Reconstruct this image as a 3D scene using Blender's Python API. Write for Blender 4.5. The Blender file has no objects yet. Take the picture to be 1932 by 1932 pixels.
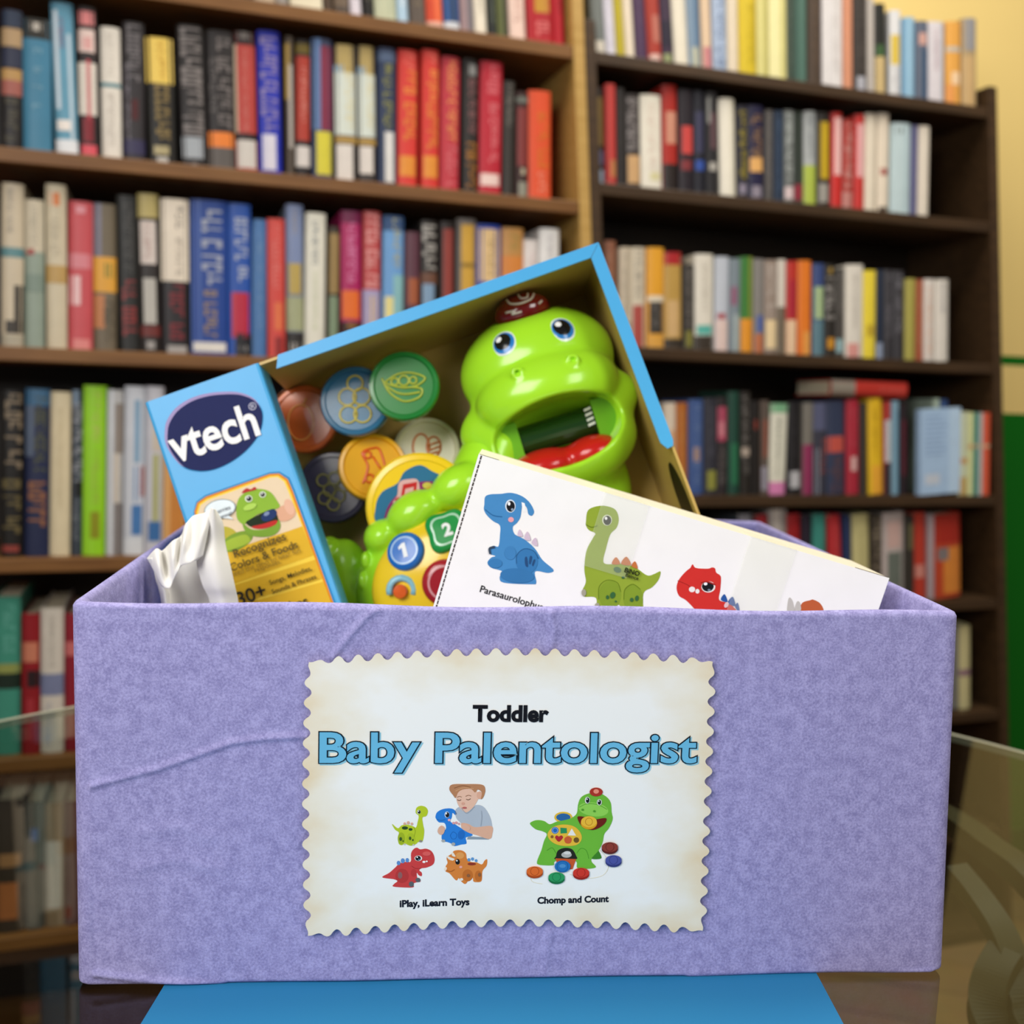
import bpy, math, random
import numpy as np
from mathutils import Vector, Matrix
from mathutils.geometry import tessellate_polygon

S = bpy.context.scene
COL = S.collection

# ------------------------------------------------------------------ camera, world, lights, exposure
cam_data = bpy.data.cameras.new('camera')
cam = bpy.data.objects.new('camera', cam_data)
COL.objects.link(cam)
PITCH, ROLL, CAM_H = math.radians(5.78), math.radians(1.6), 1.0
F = Vector((0, math.cos(PITCH), -math.sin(PITCH)))
r0 = Vector((1, 0, 0)); u0 = Vector((0, math.sin(PITCH), math.cos(PITCH)))
R = math.cos(ROLL) * r0 + math.sin(ROLL) * u0
U = -math.sin(ROLL) * r0 + math.cos(ROLL) * u0

def frame(ex, ey, ez, o):
    m = Matrix.Identity(4)
    for i in range(3):
        m[i][0], m[i][1], m[i][2], m[i][3] = ex[i], ey[i], ez[i], o[i]
    return m

cam.matrix_world = frame(R, U, -F, (0, 0, CAM_H))
cam_data.sensor_width = 36.0
cam_data.lens = 1937.0 / 1932.0 * 36.0
cam_data.clip_start = 0.01
cam_data.dof.use_dof = True
cam_data.dof.focus_distance = 0.462
cam_data.dof.aperture_fstop = 7.8
S.camera = cam

world = bpy.data.worlds.new('room_light'); S.world = world; world.use_nodes = True
bg = world.node_tree.nodes['Background']
bg.inputs[0].default_value = (1.0, 0.93, 0.84, 1); bg.inputs[1].default_value = 0.13

def area(name, loc, target, sx, sy, power, color):
    l = bpy.data.lights.new(name, 'AREA'); l.shape = 'RECTANGLE'; l.size = sx; l.size_y = sy
    l.energy = power; l.color = color
    o = bpy.data.objects.new(name, l); COL.objects.link(o)
    d = Vector(target) - Vector(loc)
    o.location = loc; o.rotation_euler = d.to_track_quat('-Z', 'Y').to_euler()
    return o
area('ceiling_lamp_light', (-0.45, 1.0, 2.7), (-0.45, 1.1, 0), 0.9, 0.9, 25, (1.0, 0.93, 0.84))
area('wall_fill_light', (1.0, 1.15, 2.7), (1.1, 1.3, 0), 0.9, 0.9, 32, (1.0, 0.94, 0.85))  # overhead fill lamp added at the right to brighten the yellow wall
area('front_key_light', (-0.65, -0.5, 1.55), (0.05, 0.5, 0.9), 0.75, 0.7, 16.8, (1.0, 0.985, 0.965))  # key lamp added close behind the camera to light the foreground, not a window
area('side_key_light', (0.75, -0.45, 1.6), (0.1, 0.55, 0.9), 0.4, 0.6, 6.2, (1.0, 0.98, 0.95))  # weaker key lamp added on the right side, also no window

S.view_settings.view_transform = 'Standard'
S.view_settings.look = 'None'
S.view_settings.gamma = 1.0
S.view_settings.use_curve_mapping = False
S.view_settings.exposure = 0.0
S.cycles.use_denoising = True
S.cycles.max_bounces = 10
S.cycles.transparent_max_bounces = 16
S.cycles.caustics_reflective = False
S.cycles.caustics_refractive = False

# ------------------------------------------------------------------ helpers
def lin(h):
    out = []
    for i in (0, 2, 4):
        c = int(h[i:i+2], 16) / 255.0
        out.append(c / 12.92 if c <= 0.04045 else ((c + 0.055) / 1.055) ** 2.4)
    return tuple(out) + (1.0,)

def principled(name, color=None, rough=0.5, spec=0.5, coat=0.0, sss=0.0):
    m = bpy.data.materials.new(name); m.use_nodes = True
    b = m.node_tree.nodes['Principled BSDF']
    if color: b.inputs['Base Color'].default_value = lin(color)
    b.inputs['Roughness'].default_value = rough
    b.inputs['Specular IOR Level'].default_value = spec
    if coat:
        b.inputs['Coat Weight'].default_value = coat; b.inputs['Coat Roughness'].default_value = 0.06
    return m, m.node_tree, b

def node(nt, kind, **kw):
    n = nt.nodes.new(kind)
    for k, v in kw.items(): setattr(n, k, v)
    return n

def colmat(name, rough, spec=0.4, coat=0.0, noise=0.0, nscale=60):
    """colour comes from the face attribute 'col' (printed or dyed colour of that patch)"""
    m, nt, b = principled(name, None, rough, spec, coat)
    a = node(nt, 'ShaderNodeAttribute', attribute_name='col')
    if noise:
        tc = node(nt, 'ShaderNodeTexCoord'); n = node(nt, 'ShaderNodeTexNoise')
        n.inputs['Scale'].default_value = nscale; n.inputs['Detail'].default_value = 4
        nt.links.new(tc.outputs['Object'], n.inputs['Vector'])
        mr = node(nt, 'ShaderNodeMapRange'); mr.inputs[3].default_value = 1 - noise; mr.inputs[4].default_value = 1 + noise
        nt.links.new(n.outputs['Fac'], mr.inputs[0])
        mx = node(nt, 'ShaderNodeVectorMath', operation='SCALE')
        nt.links.new(a.outputs['Color'], mx.inputs[0]); nt.links.new(mr.outputs[0], mx.inputs['Scale'])
        nt.links.new(mx.outputs[0], b.inputs['Base Color'])
    else:
        nt.links.new(a.outputs['Color'], b.inputs['Base Color'])
    return m

M_BOOK = colmat('book_cover', 0.42, 0.35, noise=0.10, nscale=45)
M_PRINT = colmat('printed_ink', 0.55, 0.12, noise=0.05, nscale=120)
M_CARD = colmat('printed_carton', 0.38, 0.4, noise=0.04, nscale=60)
M_TOY = colmat('coloured_plastic', 0.2, 0.45, coat=0.15)
M_WALL = colmat('painted_wall', 0.7, 0.2, noise=0.03, nscale=5)

class MB:
    """collects faces (with colours) of ONE mesh"""
    def __init__(s): s.v = []; s.f = []; s.c = []
    def add(s, vs, fs, col):
        o = len(s.v); s.v += [tuple(p) for p in vs]
        for f in fs: s.f.append(tuple(i + o for i in f)); s.c.append(col)
    def box(s, a, b, col, cols=None):
        x0, y0, z0 = a; x1, y1, z1 = b
        vs = [(x0,y0,z0),(x1,y0,z0),(x1,y1,z0),(x0,y1,z0),(x0,y0,z1),(x1,y0,z1),(x1,y1,z1),(x0,y1,z1)]
        fs = [(0,3,2,1),(4,5,6,7),(0,1,5,4),(1,2,6,5),(2,3,7,6),(3,0,4,7)]
        for i, f in enumerate(fs): s.add([vs[k] for k in f], [(0,1,2,3)], (cols or {}).get(i, col))
    def poly(s, pts2, w, col):
        """flat filled polygon in the x-y plane at height w"""
        tri = tessellate_polygon([[Vector((p[0], p[1], 0)) for p in pts2]])
        a = sum(pts2[i][0]*pts2[(i+1)%len(pts2)][1] - pts2[(i+1)%len(pts2)][0]*pts2[i][1] for i in range(len(pts2)))
        fs = []
        for t in tri:
            (x1,y1),(x2,y2),(x3,y3) = [pts2[i] for i in t]
            cr = (x2-x1)*(y3-y1)-(x3-x1)*(y2-y1)
            if abs(cr) < 1e-14: continue
            fs.append(tuple(t) if cr > 0 else tuple(reversed(t)))
        s.add([(p[0], p[1], w) for p in pts2], fs, col)
    def tube(s, pts, rad, col, n=8, cap=True):
        pts = [Vector(p) for p in pts]; rings = []
        up = Vector((0.13, 0.21, 0.97)); N = len(pts)
        for i, p in enumerate(pts):
            t = (pts[min(i+1, N-1)] - pts[max(i-1, 0)]).normalized()
            a = t.cross(up).normalized(); b = t.cross(a)
            r = rad[i] if isinstance(rad, (list, tuple)) else rad
            rings.append([p + r*(math.cos(2*math.pi*k/n)*a + math.sin(2*math.pi*k/n)*b) for k in range(n)])
        vs = [q for rg in rings for q in rg]
        fs = [(i*n+k, i*n+(k+1) % n, (i+1)*n+(k+1) % n, (i+1)*n+k) for i in range(N-1) for k in range(n)]
        if cap: fs += [tuple(range(n))[::-1], tuple((N-1)*n+k for k in range(n))]
        s.add(vs, fs, col)
    def lathe(s, prof, col, n=40, cols=None, o=(0,0,0)):
        """profile [(r,z)...] about the local z axis"""
        vs = [(o[0]+r*math.cos(2*math.pi*k/n), o[1]+r*math.sin(2*math.pi*k/n), o[2]+z) for r, z in prof for k in range(n)]
        for i in range(len(prof)-1):
            o0 = len(s.v)
            s.add([vs[i*n+k] for k in range(n)] + [vs[(i+1)*n+k] for k in range(n)],
                  [(k, (k+1) % n, n+(k+1) % n, n+k) for k in range(n)], (cols[i] if cols else col))
    def grid(s, P, col, flip=False):
        """P rows x cols of points"""
        nr, nc = len(P), len(P[0])
        vs = [p for r in P for p in r]
        fs = []
        for i in range(nr-1):
            for j in range(nc-1):
                q = (i*nc+j, i*nc+j+1, (i+1)*nc+j+1, (i+1)*nc+j)
                fs.append(q[::-1] if flip else q)
        s.add(vs, fs, col)
    def build(s, name, mat, parent=None, smooth=False, weld=False):
        me = bpy.data.meshes.new(name)
        me.from_pydata(s.v, [], s.f); me.materials.append(mat)
        at = me.attributes.new('col', 'FLOAT_COLOR', 'FACE')
        cache = {}
        arr = []
        for c in s.c:
            if c not in cache: cache[c] = lin(c)
            arr += cache[c]
        at.data.foreach_set('color', arr)
        if smooth: me.polygons.foreach_set('use_smooth', [True]*len(me.polygons))
        if weld:
            import bmesh
            bm = bmesh.new(); bm.from_mesh(me); bmesh.ops.remove_doubles(bm, verts=bm.verts, dist=weld)
            bm.to_mesh(me); bm.free()
        me.update()
        o = bpy.data.objects.new(name, me); COL.objects.link(o)
        if parent: o.parent = parent
        return o

def smooth_closed(pts, k=5):
    n = len(pts); out = []
    for i in range(n):
        p0, p1, p2, p3 = pts[i-1], pts[i], pts[(i+1) % n], pts[(i+2) % n]
        for j in range(k):
            t = j / k
            out.append(tuple(0.5*((2*p1[d]) + (-p0[d]+p2[d])*t + (2*p0[d]-5*p1[d]+4*p2[d]-p3[d])*t*t + (-p0[d]+3*p1[d]-3*p2[d]+p3[d])*t**3) for d in (0, 1)))
    return out

def smooth_open(pts, k=8):
    out = []; n = len(pts)
    for i in range(n-1):
        p0, p1, p2, p3 = pts[max(i-1, 0)], pts[i], pts[i+1], pts[min(i+2, n-1)]
        for j in range(k):
            t = j / k
            out.append(tuple(0.5*((2*p1[d]) + (-p0[d]+p2[d])*t + (2*p0[d]-5*p1[d]+4*p2[d]-p3[d])*t*t + (-p0[d]+3*p1[d]-3*p2[d]+p3[d])*t**3) for d in range(len(p1))))
    out.append(tuple(pts[-1])); return out

def ribbon(pts, w):
    L, Rr = [], []
    for i, p in enumerate(pts):
        q0, q1 = pts[max(i-1, 0)], pts[min(i+1, len(pts)-1)]
        dx, dy = q1[0]-q0[0], q1[1]-q0[1]; d = math.hypot(dx, dy) or 1
        nx, ny = -dy/d*w/2, dx/d*w/2
        L.append((p[0]+nx, p[1]+ny)); Rr.append((p[0]-nx, p[1]-ny))
    return L, Rr

def artwork(name, parent, aff, w0, shapes, step=0.00004, mat=None):
    """a printed picture: shapes drawn in the artwork's own units, laid on the parent's x-y plane by the affine map"""
    (a, b, c), (d, e, f) = aff
    mp = lambda p: (a*p[0]+b*p[1]+c, d*p[0]+e*p[1]+f)
    sc = math.sqrt(abs(a*e-b*d))
    mb = MB()
    for i, sh in enumerate(shapes):
        w = w0 + i*step
        if sh[0] == 'p': mb.poly([mp(p) for p in sh[2]], w, sh[1])
        elif sh[0] == 's': mb.poly([mp(p) for p in smooth_closed(sh[2])], w, sh[1])
        elif sh[0] == 'e':
            _, col, cx, cy, rx, ry = sh[:6]; ro = math.radians(sh[6] if len(sh) > 6 else 0)
            pts = []
            for k in range(28):
                t = 2*math.pi*k/28; x, y = rx*math.cos(t), ry*math.sin(t)
                pts.append(mp((cx+x*math.cos(ro)-y*math.sin(ro), cy+x*math.sin(ro)+y*math.cos(ro))))
            mb.poly(pts, w, col)
        elif sh[0] in 'lc':
            _, col, wid, pts = sh
            if sh[0] == 'c': pts = smooth_open(pts)
            L, Q = ribbon([mp(p) for p in pts], wid*sc)
            n = len(L)
            mb.add([(p[0], p[1], w) for p in L+Q], [(k+1, k, n+k, n+k+1) if True else 0 for k in range(n-1)], col)
        elif sh[0] == 'o':
            _, col, cx, cy, r, wid = sh
            n = 32; vs = []
            for rr in (r-wid/2, r+wid/2):
                for k in range(n):
                    q = mp((cx+rr*math.cos(2*math.pi*k/n), cy+rr*math.sin(2*math.pi*k/n))); vs.append((q[0], q[1], w))
            mb.add(vs, [(k, n+k, n+(k+1) % n, (k+1) % n) for k in range(n)], col)
    return mb.build(name, mat or M_PRINT, parent)

_font_cache = {}
def lettering(name, parent, body, cx, cy, width, col, w=0.0, bold=0.0, height=None, rot=0.0, spacing=1.0, depth=0.0, label=None):
    """a line of type, centred at (cx,cy) on the parent's x-y plane, exactly `width` wide"""
    cu = bpy.data.curves.new('type', 'FONT'); cu.body = body; cu.size = 1.0; cu.offset = bold; cu.space_character = spacing
    cu.resolution_u = 4; cu.extrude = 0
    t = bpy.data.objects.new('type', cu); COL.objects.link(t)
    dg = bpy.context.evaluated_depsgraph_get(); dg.update()
    me = bpy.data.meshes.new_from_object(t.evaluated_get(dg))
    bpy.data.objects.remove(t); bpy.data.curves.remove(cu)
    n = len(me.vertices); co = np.empty(n*3); me.vertices.foreach_get('co', co); co = co.reshape(-1, 3)
    lo, hi = co.min(0), co.max(0)
    sx = width / (hi[0]-lo[0]); sy = height / (hi[1]-lo[1]) if height else sx
    q = np.zeros_like(co); q[:, 0] = (co[:, 0]-(lo[0]+hi[0])/2)*sx; q[:, 1] = (co[:, 1]-(lo[1]+hi[1])/2)*sy
    cr, sr = math.cos(rot), math.sin(rot)
    p = q.copy(); p[:, 0] = cx + q[:, 0]*cr - q[:, 1]*sr; p[:, 1] = cy + q[:, 0]*sr + q[:, 1]*cr; p[:, 2] = w
    me.vertices.foreach_set('co', p.ravel()); me.name = name
    me.materials.clear(); me.materials.append(M_PRINT)
    at = me.attributes.new('col', 'FLOAT_COLOR', 'FACE'); at.data.foreach_set('color', list(lin(col))*len(me.polygons))
    me.update()
    o = bpy.data.objects.new(name, me); COL.objects.link(o); o.parent = parent
    if label: o['label'] = label
    return o

def empty(name, mat):
    o = bpy.data.objects.new(name, None); COL.objects.link(o); o.empty_display_size = 0.02
    o.matrix_world = mat; return o
def tag(o, label, cat, group=None, kind=None):
    o['label'] = label; o['category'] = cat
    if group: o['group'] = group
    if kind: o['kind'] = kind
    return o

# ---- implicit surfaces (for moulded plastic): numpy fields meshed by surface nets
def f_ell(P, c, r):
    q = [(P[i]-c[i])/r[i] for i in range(3)]
    k0 = np.sqrt(q[0]**2+q[1]**2+q[2]**2)+1e-9
    k1 = np.sqrt((q[0]/r[0])**2+(q[1]/r[1])**2+(q[2]/r[2])**2)+1e-9
    return k0*(k0-1)/k1
def f_cap(P, a, b, ra, rb):
    a = np.array(a, float); b = np.array(b, float); ba = b-a
    pa = [P[i]-a[i] for i in range(3)]
    h = np.clip((pa[0]*ba[0]+pa[1]*ba[1]+pa[2]*ba[2])/ba.dot(ba), 0, 1)
    return np.sqrt(sum((pa[i]-ba[i]*h)**2 for i in range(3))) - (ra+(rb-ra)*h)
def smin(a, b, k):
    h = np.clip(0.5+0.5*(b-a)/k, 0, 1); return b+(a-b)*h-k*h*(1-h)
def smax(a, b, k): return -smin(-a, -b, k)

def surface_net(fn, lo, hi, st):
    ax = [np.arange(lo[i], hi[i]+st, st) for i in range(3)]
    P = np.meshgrid(*ax, indexing='ij'); V = fn(P); nx, ny, nz = V.shape
    ins = V < 0
    acc = np.zeros((nx-1, ny-1, nz-1, 3)); cnt = np.zeros((nx-1, ny-1, nz-1))
    sl = lambda d, n: slice(d, n-1+d)
    for axis in range(3):
        others = [i for i in range(3) if i != axis]
        for d1 in (0, 1):
            for d2 in (0, 1):
                off = [0, 0, 0]; off[others[0]] = d1; off[others[1]] = d2
                o2 = list(off); o2[axis] = 1
                A = V[sl(off[0], nx), sl(off[1], ny), sl(off[2], nz)]; B = V[sl(o2[0], nx), sl(o2[1], ny), sl(o2[2], nz)]
                m = (A < 0) != (B < 0)
                t = np.where(m, A/np.where(A-B == 0, 1, A-B), 0)
                for i in range(3):
                    acc[..., i] += m*(off[i] + (t if i == axis else 0))
                cnt += m
    ok = cnt > 0
    idx = -np.ones(cnt.shape, int); idx[ok] = np.arange(ok.sum())
    cells = np.argwhere(ok)
    verts = (cells + acc[ok]/cnt[ok][:, None])*st + np.array([a[0] for a in ax])
    faces = []
    for axis in range(3):
        b, c = [(1, 2), (2, 0), (0, 1)][axis]
        s0 = [slice(None)]*3; s1 = [slice(None)]*3
        s0[axis] = slice(0, -1); s1[axis] = slice(1, None)
        A, B = ins[tuple(s0)], ins[tuple(s1)]
        E = np.argwhere(A != B)
        for e in E:
            if e[b] == 0 or e[c] == 0 or e[b] >= cnt.shape[b] or e[c] >= cnt.shape[c]: continue
            q = []
            for (db, dc) in ((-1, -1), (0, -1), (0, 0), (-1, 0)):
                k = list(e); k[b] += db; k[c] += dc; q.append(idx[tuple(k)])
            if min(q) < 0: continue
            faces.append(tuple(q) if A[tuple(e)] else tuple(q[::-1]))
    return verts, faces

def net_obj(name, fn, lo, hi, st, col, mat, parent, scale, rot=0.0, off=(0, 0, 0)):
    v, f = surface_net(fn, lo, hi, st)
    c, s = math.cos(rot), math.sin(rot)
    w = np.empty_like(v); w[:, 0] = v[:, 0]*c - v[:, 1]*s + off[0]; w[:, 1] = v[:, 0]*s + v[:, 1]*c + off[1]; w[:, 2] = v[:, 2] + off[2]
    mb = MB(); mb.add((w*scale).tolist(), f, col)
    return mb.build(name, mat, parent, smooth=True)

# ------------------------------------------------------------------ setting: floor, walls
YAW = math.radians(18.1)
SD = Vector((math.cos(YAW), math.sin(YAW), 0)); SB = Vector((-math.sin(YAW), math.cos(YAW), 0))
CASE0 = Vector((0, 1.75*math.cos(PITCH), 0))            # foot of the bookcases' common front plane
CASE = frame(SD, SB, Vector((0, 0, 1)), CASE0)           # x along the shelves, y to the back, z up

m, nt, b = principled('wood_floor', 'a0794c', 0.4, 0.4)
tc = node(nt, 'ShaderNodeTexCoord'); mp_ = node(nt, 'ShaderNodeMapping'); mp_.inputs['Rotation'].default_value[2] = 0.25
br = node(nt, 'ShaderNodeTexBrick'); br.inputs['Scale'].default_value = 1.0
br.inputs['Brick Width'].default_value = 1.1; br.inputs['Row Height'].default_value = 0.12; br.inputs['Mortar Size'].default_value = 0.002
br.inputs['Color1'].default_value = lin('957650'); br.inputs['Color2'].default_value = lin('826444'); br.inputs['Mortar'].default_value = lin('5c4426')
ns = node(nt, 'ShaderNodeTexNoise'); ns.inputs['Scale'].default_value = 14
mx = node(nt, 'ShaderNodeMix', data_type='RGBA', blend_type='MULTIPLY'); mx.inputs['Factor'].default_value = 0.35
nt.links.new(tc.outputs['Object'], mp_.inputs['Vector']); nt.links.new(mp_.outputs[0], br.inputs['Vector']); nt.links.new(mp_.outputs[0], ns.inputs['Vector'])
nt.links.new(br.outputs['Color'], mx.inputs['A']); nt.links.new(ns.outputs['Color'], mx.inputs['B']); nt.links.new(mx.outputs['Result'], b.inputs['Base Color'])
mb = MB(); FZ = -0.10      # floor level
mb.box((-3.2, -3.0, FZ-.05), (3.4, 4.2, FZ), 'a0794c')
fl = mb.build('floor', m); fl['kind'] = 'structure'

YEL, GRN = 'f0d488', '0b6a12'
mb = MB()
for z0, z1, c in ((FZ, 1.02, GRN), (1.02, 1.132, YEL), (1.132, 1.154, GRN), (1.154, 3.1, YEL)):
    mb.box((-2.3, 0.30, z0), (2.6, 0.38, z1), c)
wl = mb.build('wall_back', M_WALL); wl.matrix_world = CASE; wl['kind'] = 'structure'
mb = MB(); mb.box((-2.3, 0.288, FZ), (2.6, 0.30, FZ+0.09), '0b5210')
bb = mb.build('baseboard_back', M_WALL); bb.matrix_world = CASE; bb['kind'] = 'structure'

# ------------------------------------------------------------------ bookcases
def wood(name, c1, c2, rough=0.45):
    m, nt, b = principled(name, c1, rough, 0.35)
    tc = node(nt, 'ShaderNodeTexCoord'); mp = node(nt, 'ShaderNodeMapping'); mp.inputs['Scale'].default_value = (3, 30, 30)
    n = node(nt, 'ShaderNodeTexNoise'); n.inputs['Scale'].default_value = 3; n.inputs['Detail'].default_value = 5
    r = node(nt, 'ShaderNodeValToRGB'); r.color_ramp.elements[0].color = lin(c1); r.color_ramp.elements[1].color = lin(c2)
    r.color_ramp.elements[0].position = 0.35; r.color_ramp.elements[1].position = 0.7
    nt.links.new(tc.outputs['Object'], mp.inputs['Vector']); nt.links.new(mp.outputs[0], n.inputs['Vector'])
    nt.links.new(n.outputs['Fac'], r.inputs['Fac']); nt.links.new(r.outputs['Color'], b.inputs['Base Color'])
    return m
W_LEFT = wood('brown_laminate', '6c4722', '80582e')
W_GOLD = wood('faded_golden_laminate', 'ae8a48', 'be9a58')
W_DARK = wood('dark_walnut_laminate', '3a2a1a', '483420')
W_BACK = wood('dark_backboard', '1c140d', '261b12')

def case_part(name, mat, parent, x0b, x0t, x1b, x1t, y0, y1, z0, z1):
    """a board whose sides may lean: x limits at its bottom (b) and top (t)"""
    mb = MB()
    vs = [(x0b,y0,z0),(x1b,y0,z0),(x1b,y1,z0),(x0b,y1,z0),(x0t,y0,z1),(x1t,y0,z1),(x1t,y1,z1),(x0t,y1,z1)]
    mb.add(vs, [(0,3,2,1),(4,5,6,7),(0,1,5,4),(1,2,6,5),(2,3,7,6),(3,0,4,7)], '5a4028')
    o = mb.build(name, mat, parent)
    bv = o.modifiers.new('soft_edges', 'BEVEL'); bv.width = 0.0015; bv.segments = 2
    return o

XL = lambda z: 0.081 + (1.646-z)*0.078      # left face of the left case's right side board
XRL = lambda z: XL(z) + 0.021               # right case, left board
XRR = lambda z: 0.951 + (1.636-z)*0.118     # right case, outer face of its right board
caseL = empty('bookcase', CASE); tag(caseL, 'brown bookcase on the left with a faded golden right edge, packed with hardbacks', 'bookcase', 'bookcases along the wall')
case_part('side_panel', W_GOLD, caseL, XL(FZ), XL(2.0), XL(FZ)+.02, XL(2.0)+.02, 0.0, 0.27, FZ, 2.0)
case_part('side_panel', W_LEFT, caseL, -1.06, -1.06, -1.04, -1.04, 0.0, 0.27, FZ, 2.0)
case_part('back_panel', W_BACK, caseL, -1.04, -1.04, XL(FZ+.02), XL(2.0), 0.262, 0.27, FZ+0.02, 1.98)
LZ = [1.600, 1.350, 1.069, 0.757, 0.452, 0.17, -0.07]
for z in LZ: case_part('shelf', W_LEFT, caseL, -1.04, -1.04, XL(z-.02), XL(z), 0.003, 0.262, z-0.021, z)
case_part('top_board', W_LEFT, caseL, -1.06, -1.06, XL(2.0)+.02, XL(2.02)+.02, 0.0, 0.27, 2.0, 2.02)
caseR = empty('bookcase', CASE); tag(caseR, 'dark walnut bookcase on the right against the yellow wall, leaning slightly left', 'bookcase', 'bookcases along the wall')
case_part('side_panel', W_DARK, caseR, XRL(FZ), XRL(1.645), XRL(FZ)+.019, XRL(1.645)+.019, 0.0, 0.25, FZ, 1.645)
case_part('side_panel', W_DARK, caseR, XRR(FZ)-.02, XRR(1.636)-.02, XRR(FZ), XRR(1.636), 0.0, 0.25, FZ, 1.636)
case_part('back_panel', W_BACK, caseR, XRL(FZ+.02)+.019, XRL(1.597)+.019, XRR(FZ+.02)-.02, XRR(1.597)-.02, 0.242, 0.25, FZ+0.02, 1.597)
RZ = [1.597, 1.385, 1.113, 0.851, 0.64, 0.405, 0.15, -0.07]
for z in RZ: case_part('shelf', W_DARK, caseR, XRL(z-.02)+.019, XRL(z)+.019, XRR(z-.02)-.02, XRR(z)-.02, 0.003, 0.242, z-0.02, z)

# ------------------------------------------------------------------ books
rng = random.Random(4)
def brighten(h, k=1.0):
    return '%02x%02x%02x' % tuple(min(255, int(int(h[i:i+2], 16)*k)) for i in (0, 2, 4))
def blend(a, b, k): return '%02x%02x%02x' % tuple(int(int(a[i:i+2], 16)*(1-k)+int(b[i:i+2], 16)*k) for i in (0, 2, 4))
def bands_base(bands, i, base):
    v = (bands[i][1]+bands[i][2])/2; u = (bands[i][4]+bands[i][5])/2
    for bd in bands[:i]:
        if bd[0] != 't' and bd[0] <= v <= bd[1] and (len(bd) < 5 or bd[3] <= u <= bd[4]): base = bd[2]
    return base
M_PAGES = principled('book_pages', 'd8ccb0', 0.8, 0.1)[0]
def book(w, h, d, base, bands):
    """cover (spine at y=0, boards to y=d) as the thing's mesh, page block as its child"""
    mb = MB(); t = min(0.0022, w*0.12); base0 = base; base = brighten(base)
    ys = lambda u: 0.0045*abs(2*u-1)**3
    N = 8
    fr = [(w*k/N, ys(k/N)) for k in range(N+1)]
    out = [(0, d)] + fr + [(w, d)]
    inn = [(w-t, d), (w-t, t+.005), (t, t+.005), (t, d)]
    pr = out + inn; n = len(pr)
    vs = [(x, y, z) for z in (0, h) for x, y in pr]
    fs = [(k, (k+1) % n, n+(k+1) % n, n+k) for k in range(n)]
    mb.add(vs, fs, base)
    for zz, rev in ((0, True), (h, False)):       # end strips of the U
        q = [(0, d), fr[0], (t, t+.005), (t, d)]
        for poly in ([(0, d), fr[0], (t, t+.005), (t, d)], fr + [(w-t, t+.005), (t, t+.005)], [fr[-1], (w, d), (w-t, d), (w-t, t+.005)]):
            idx = list(range(len(poly)))
            mb.add([(x, y, zz) for x, y in poly], [tuple(idx if not rev else idx[::-1])], base)
    def strip(v0, v1, u0, u1, col, lift):
        u0 = max(u0, -0.0); u1 = min(u1, 1.0)
        k = max(1, int((u1-u0)*6)); pts = [u0+(u1-u0)*i/k for i in range(k+1)]
        P = [[(u*w, ys(u)-lift, h*(1-v)) for u in pts] for v in (v1, v0)]
        mb.grid(P, brighten(col))
    for i, bd in enumerate(bands):
        if bd[0] == 't':
            _, v0, v1, col, u0, u1 = bd; col = blend(col, bands_base(bands, i, base0), 0.35)
            v = v0; unit = min((u1-u0)*w/h*0.6, .055)
            while v < v1 - unit*0.4:              # a title: letters stacked along the spine
                ln = unit*rng.choice((0.5, 0.8, 0.8, 1.0, 0.9))
                kind = rng.random(); e = min(v+ln, v1)
                a, b2 = u0 + (u1-u0)*rng.choice((0, 0, .28)), u1
                th = ln*0.34; wu = (b2-a)*0.26
                lift = 0.00035 + 0.00002*i
                strip(v, min(v+th, e), a, b2, col, lift)
                if kind < .75: strip(v+th, e, a, a+wu, col, lift)
                if kind > .35: strip(v+th, e, b2-wu, b2, col, lift)
                if .25 < kind < .6: strip(max(v+th, e-th), e, a+wu, b2-wu, col, lift)
                v += ln + unit*(0.22 if rng.random() < .82 else 0.8)
        else:
            v0, v1, col = bd[:3]; u0, u1 = bd[3:5] if len(bd) > 3 else (0, 1)
            strip(v0, v1, u0, u1, col, 0.0002 + 0.00004*i)
    o = mb.build('book', M_BOOK)
    pg = MB(); pg.box((t+.0002, t+.0055, 0.003), (w-t-.0002, d-0.003, h-0.003), 'd8ccb0')
    pg.build('page_block', M_PAGES, o)
    return o

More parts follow.
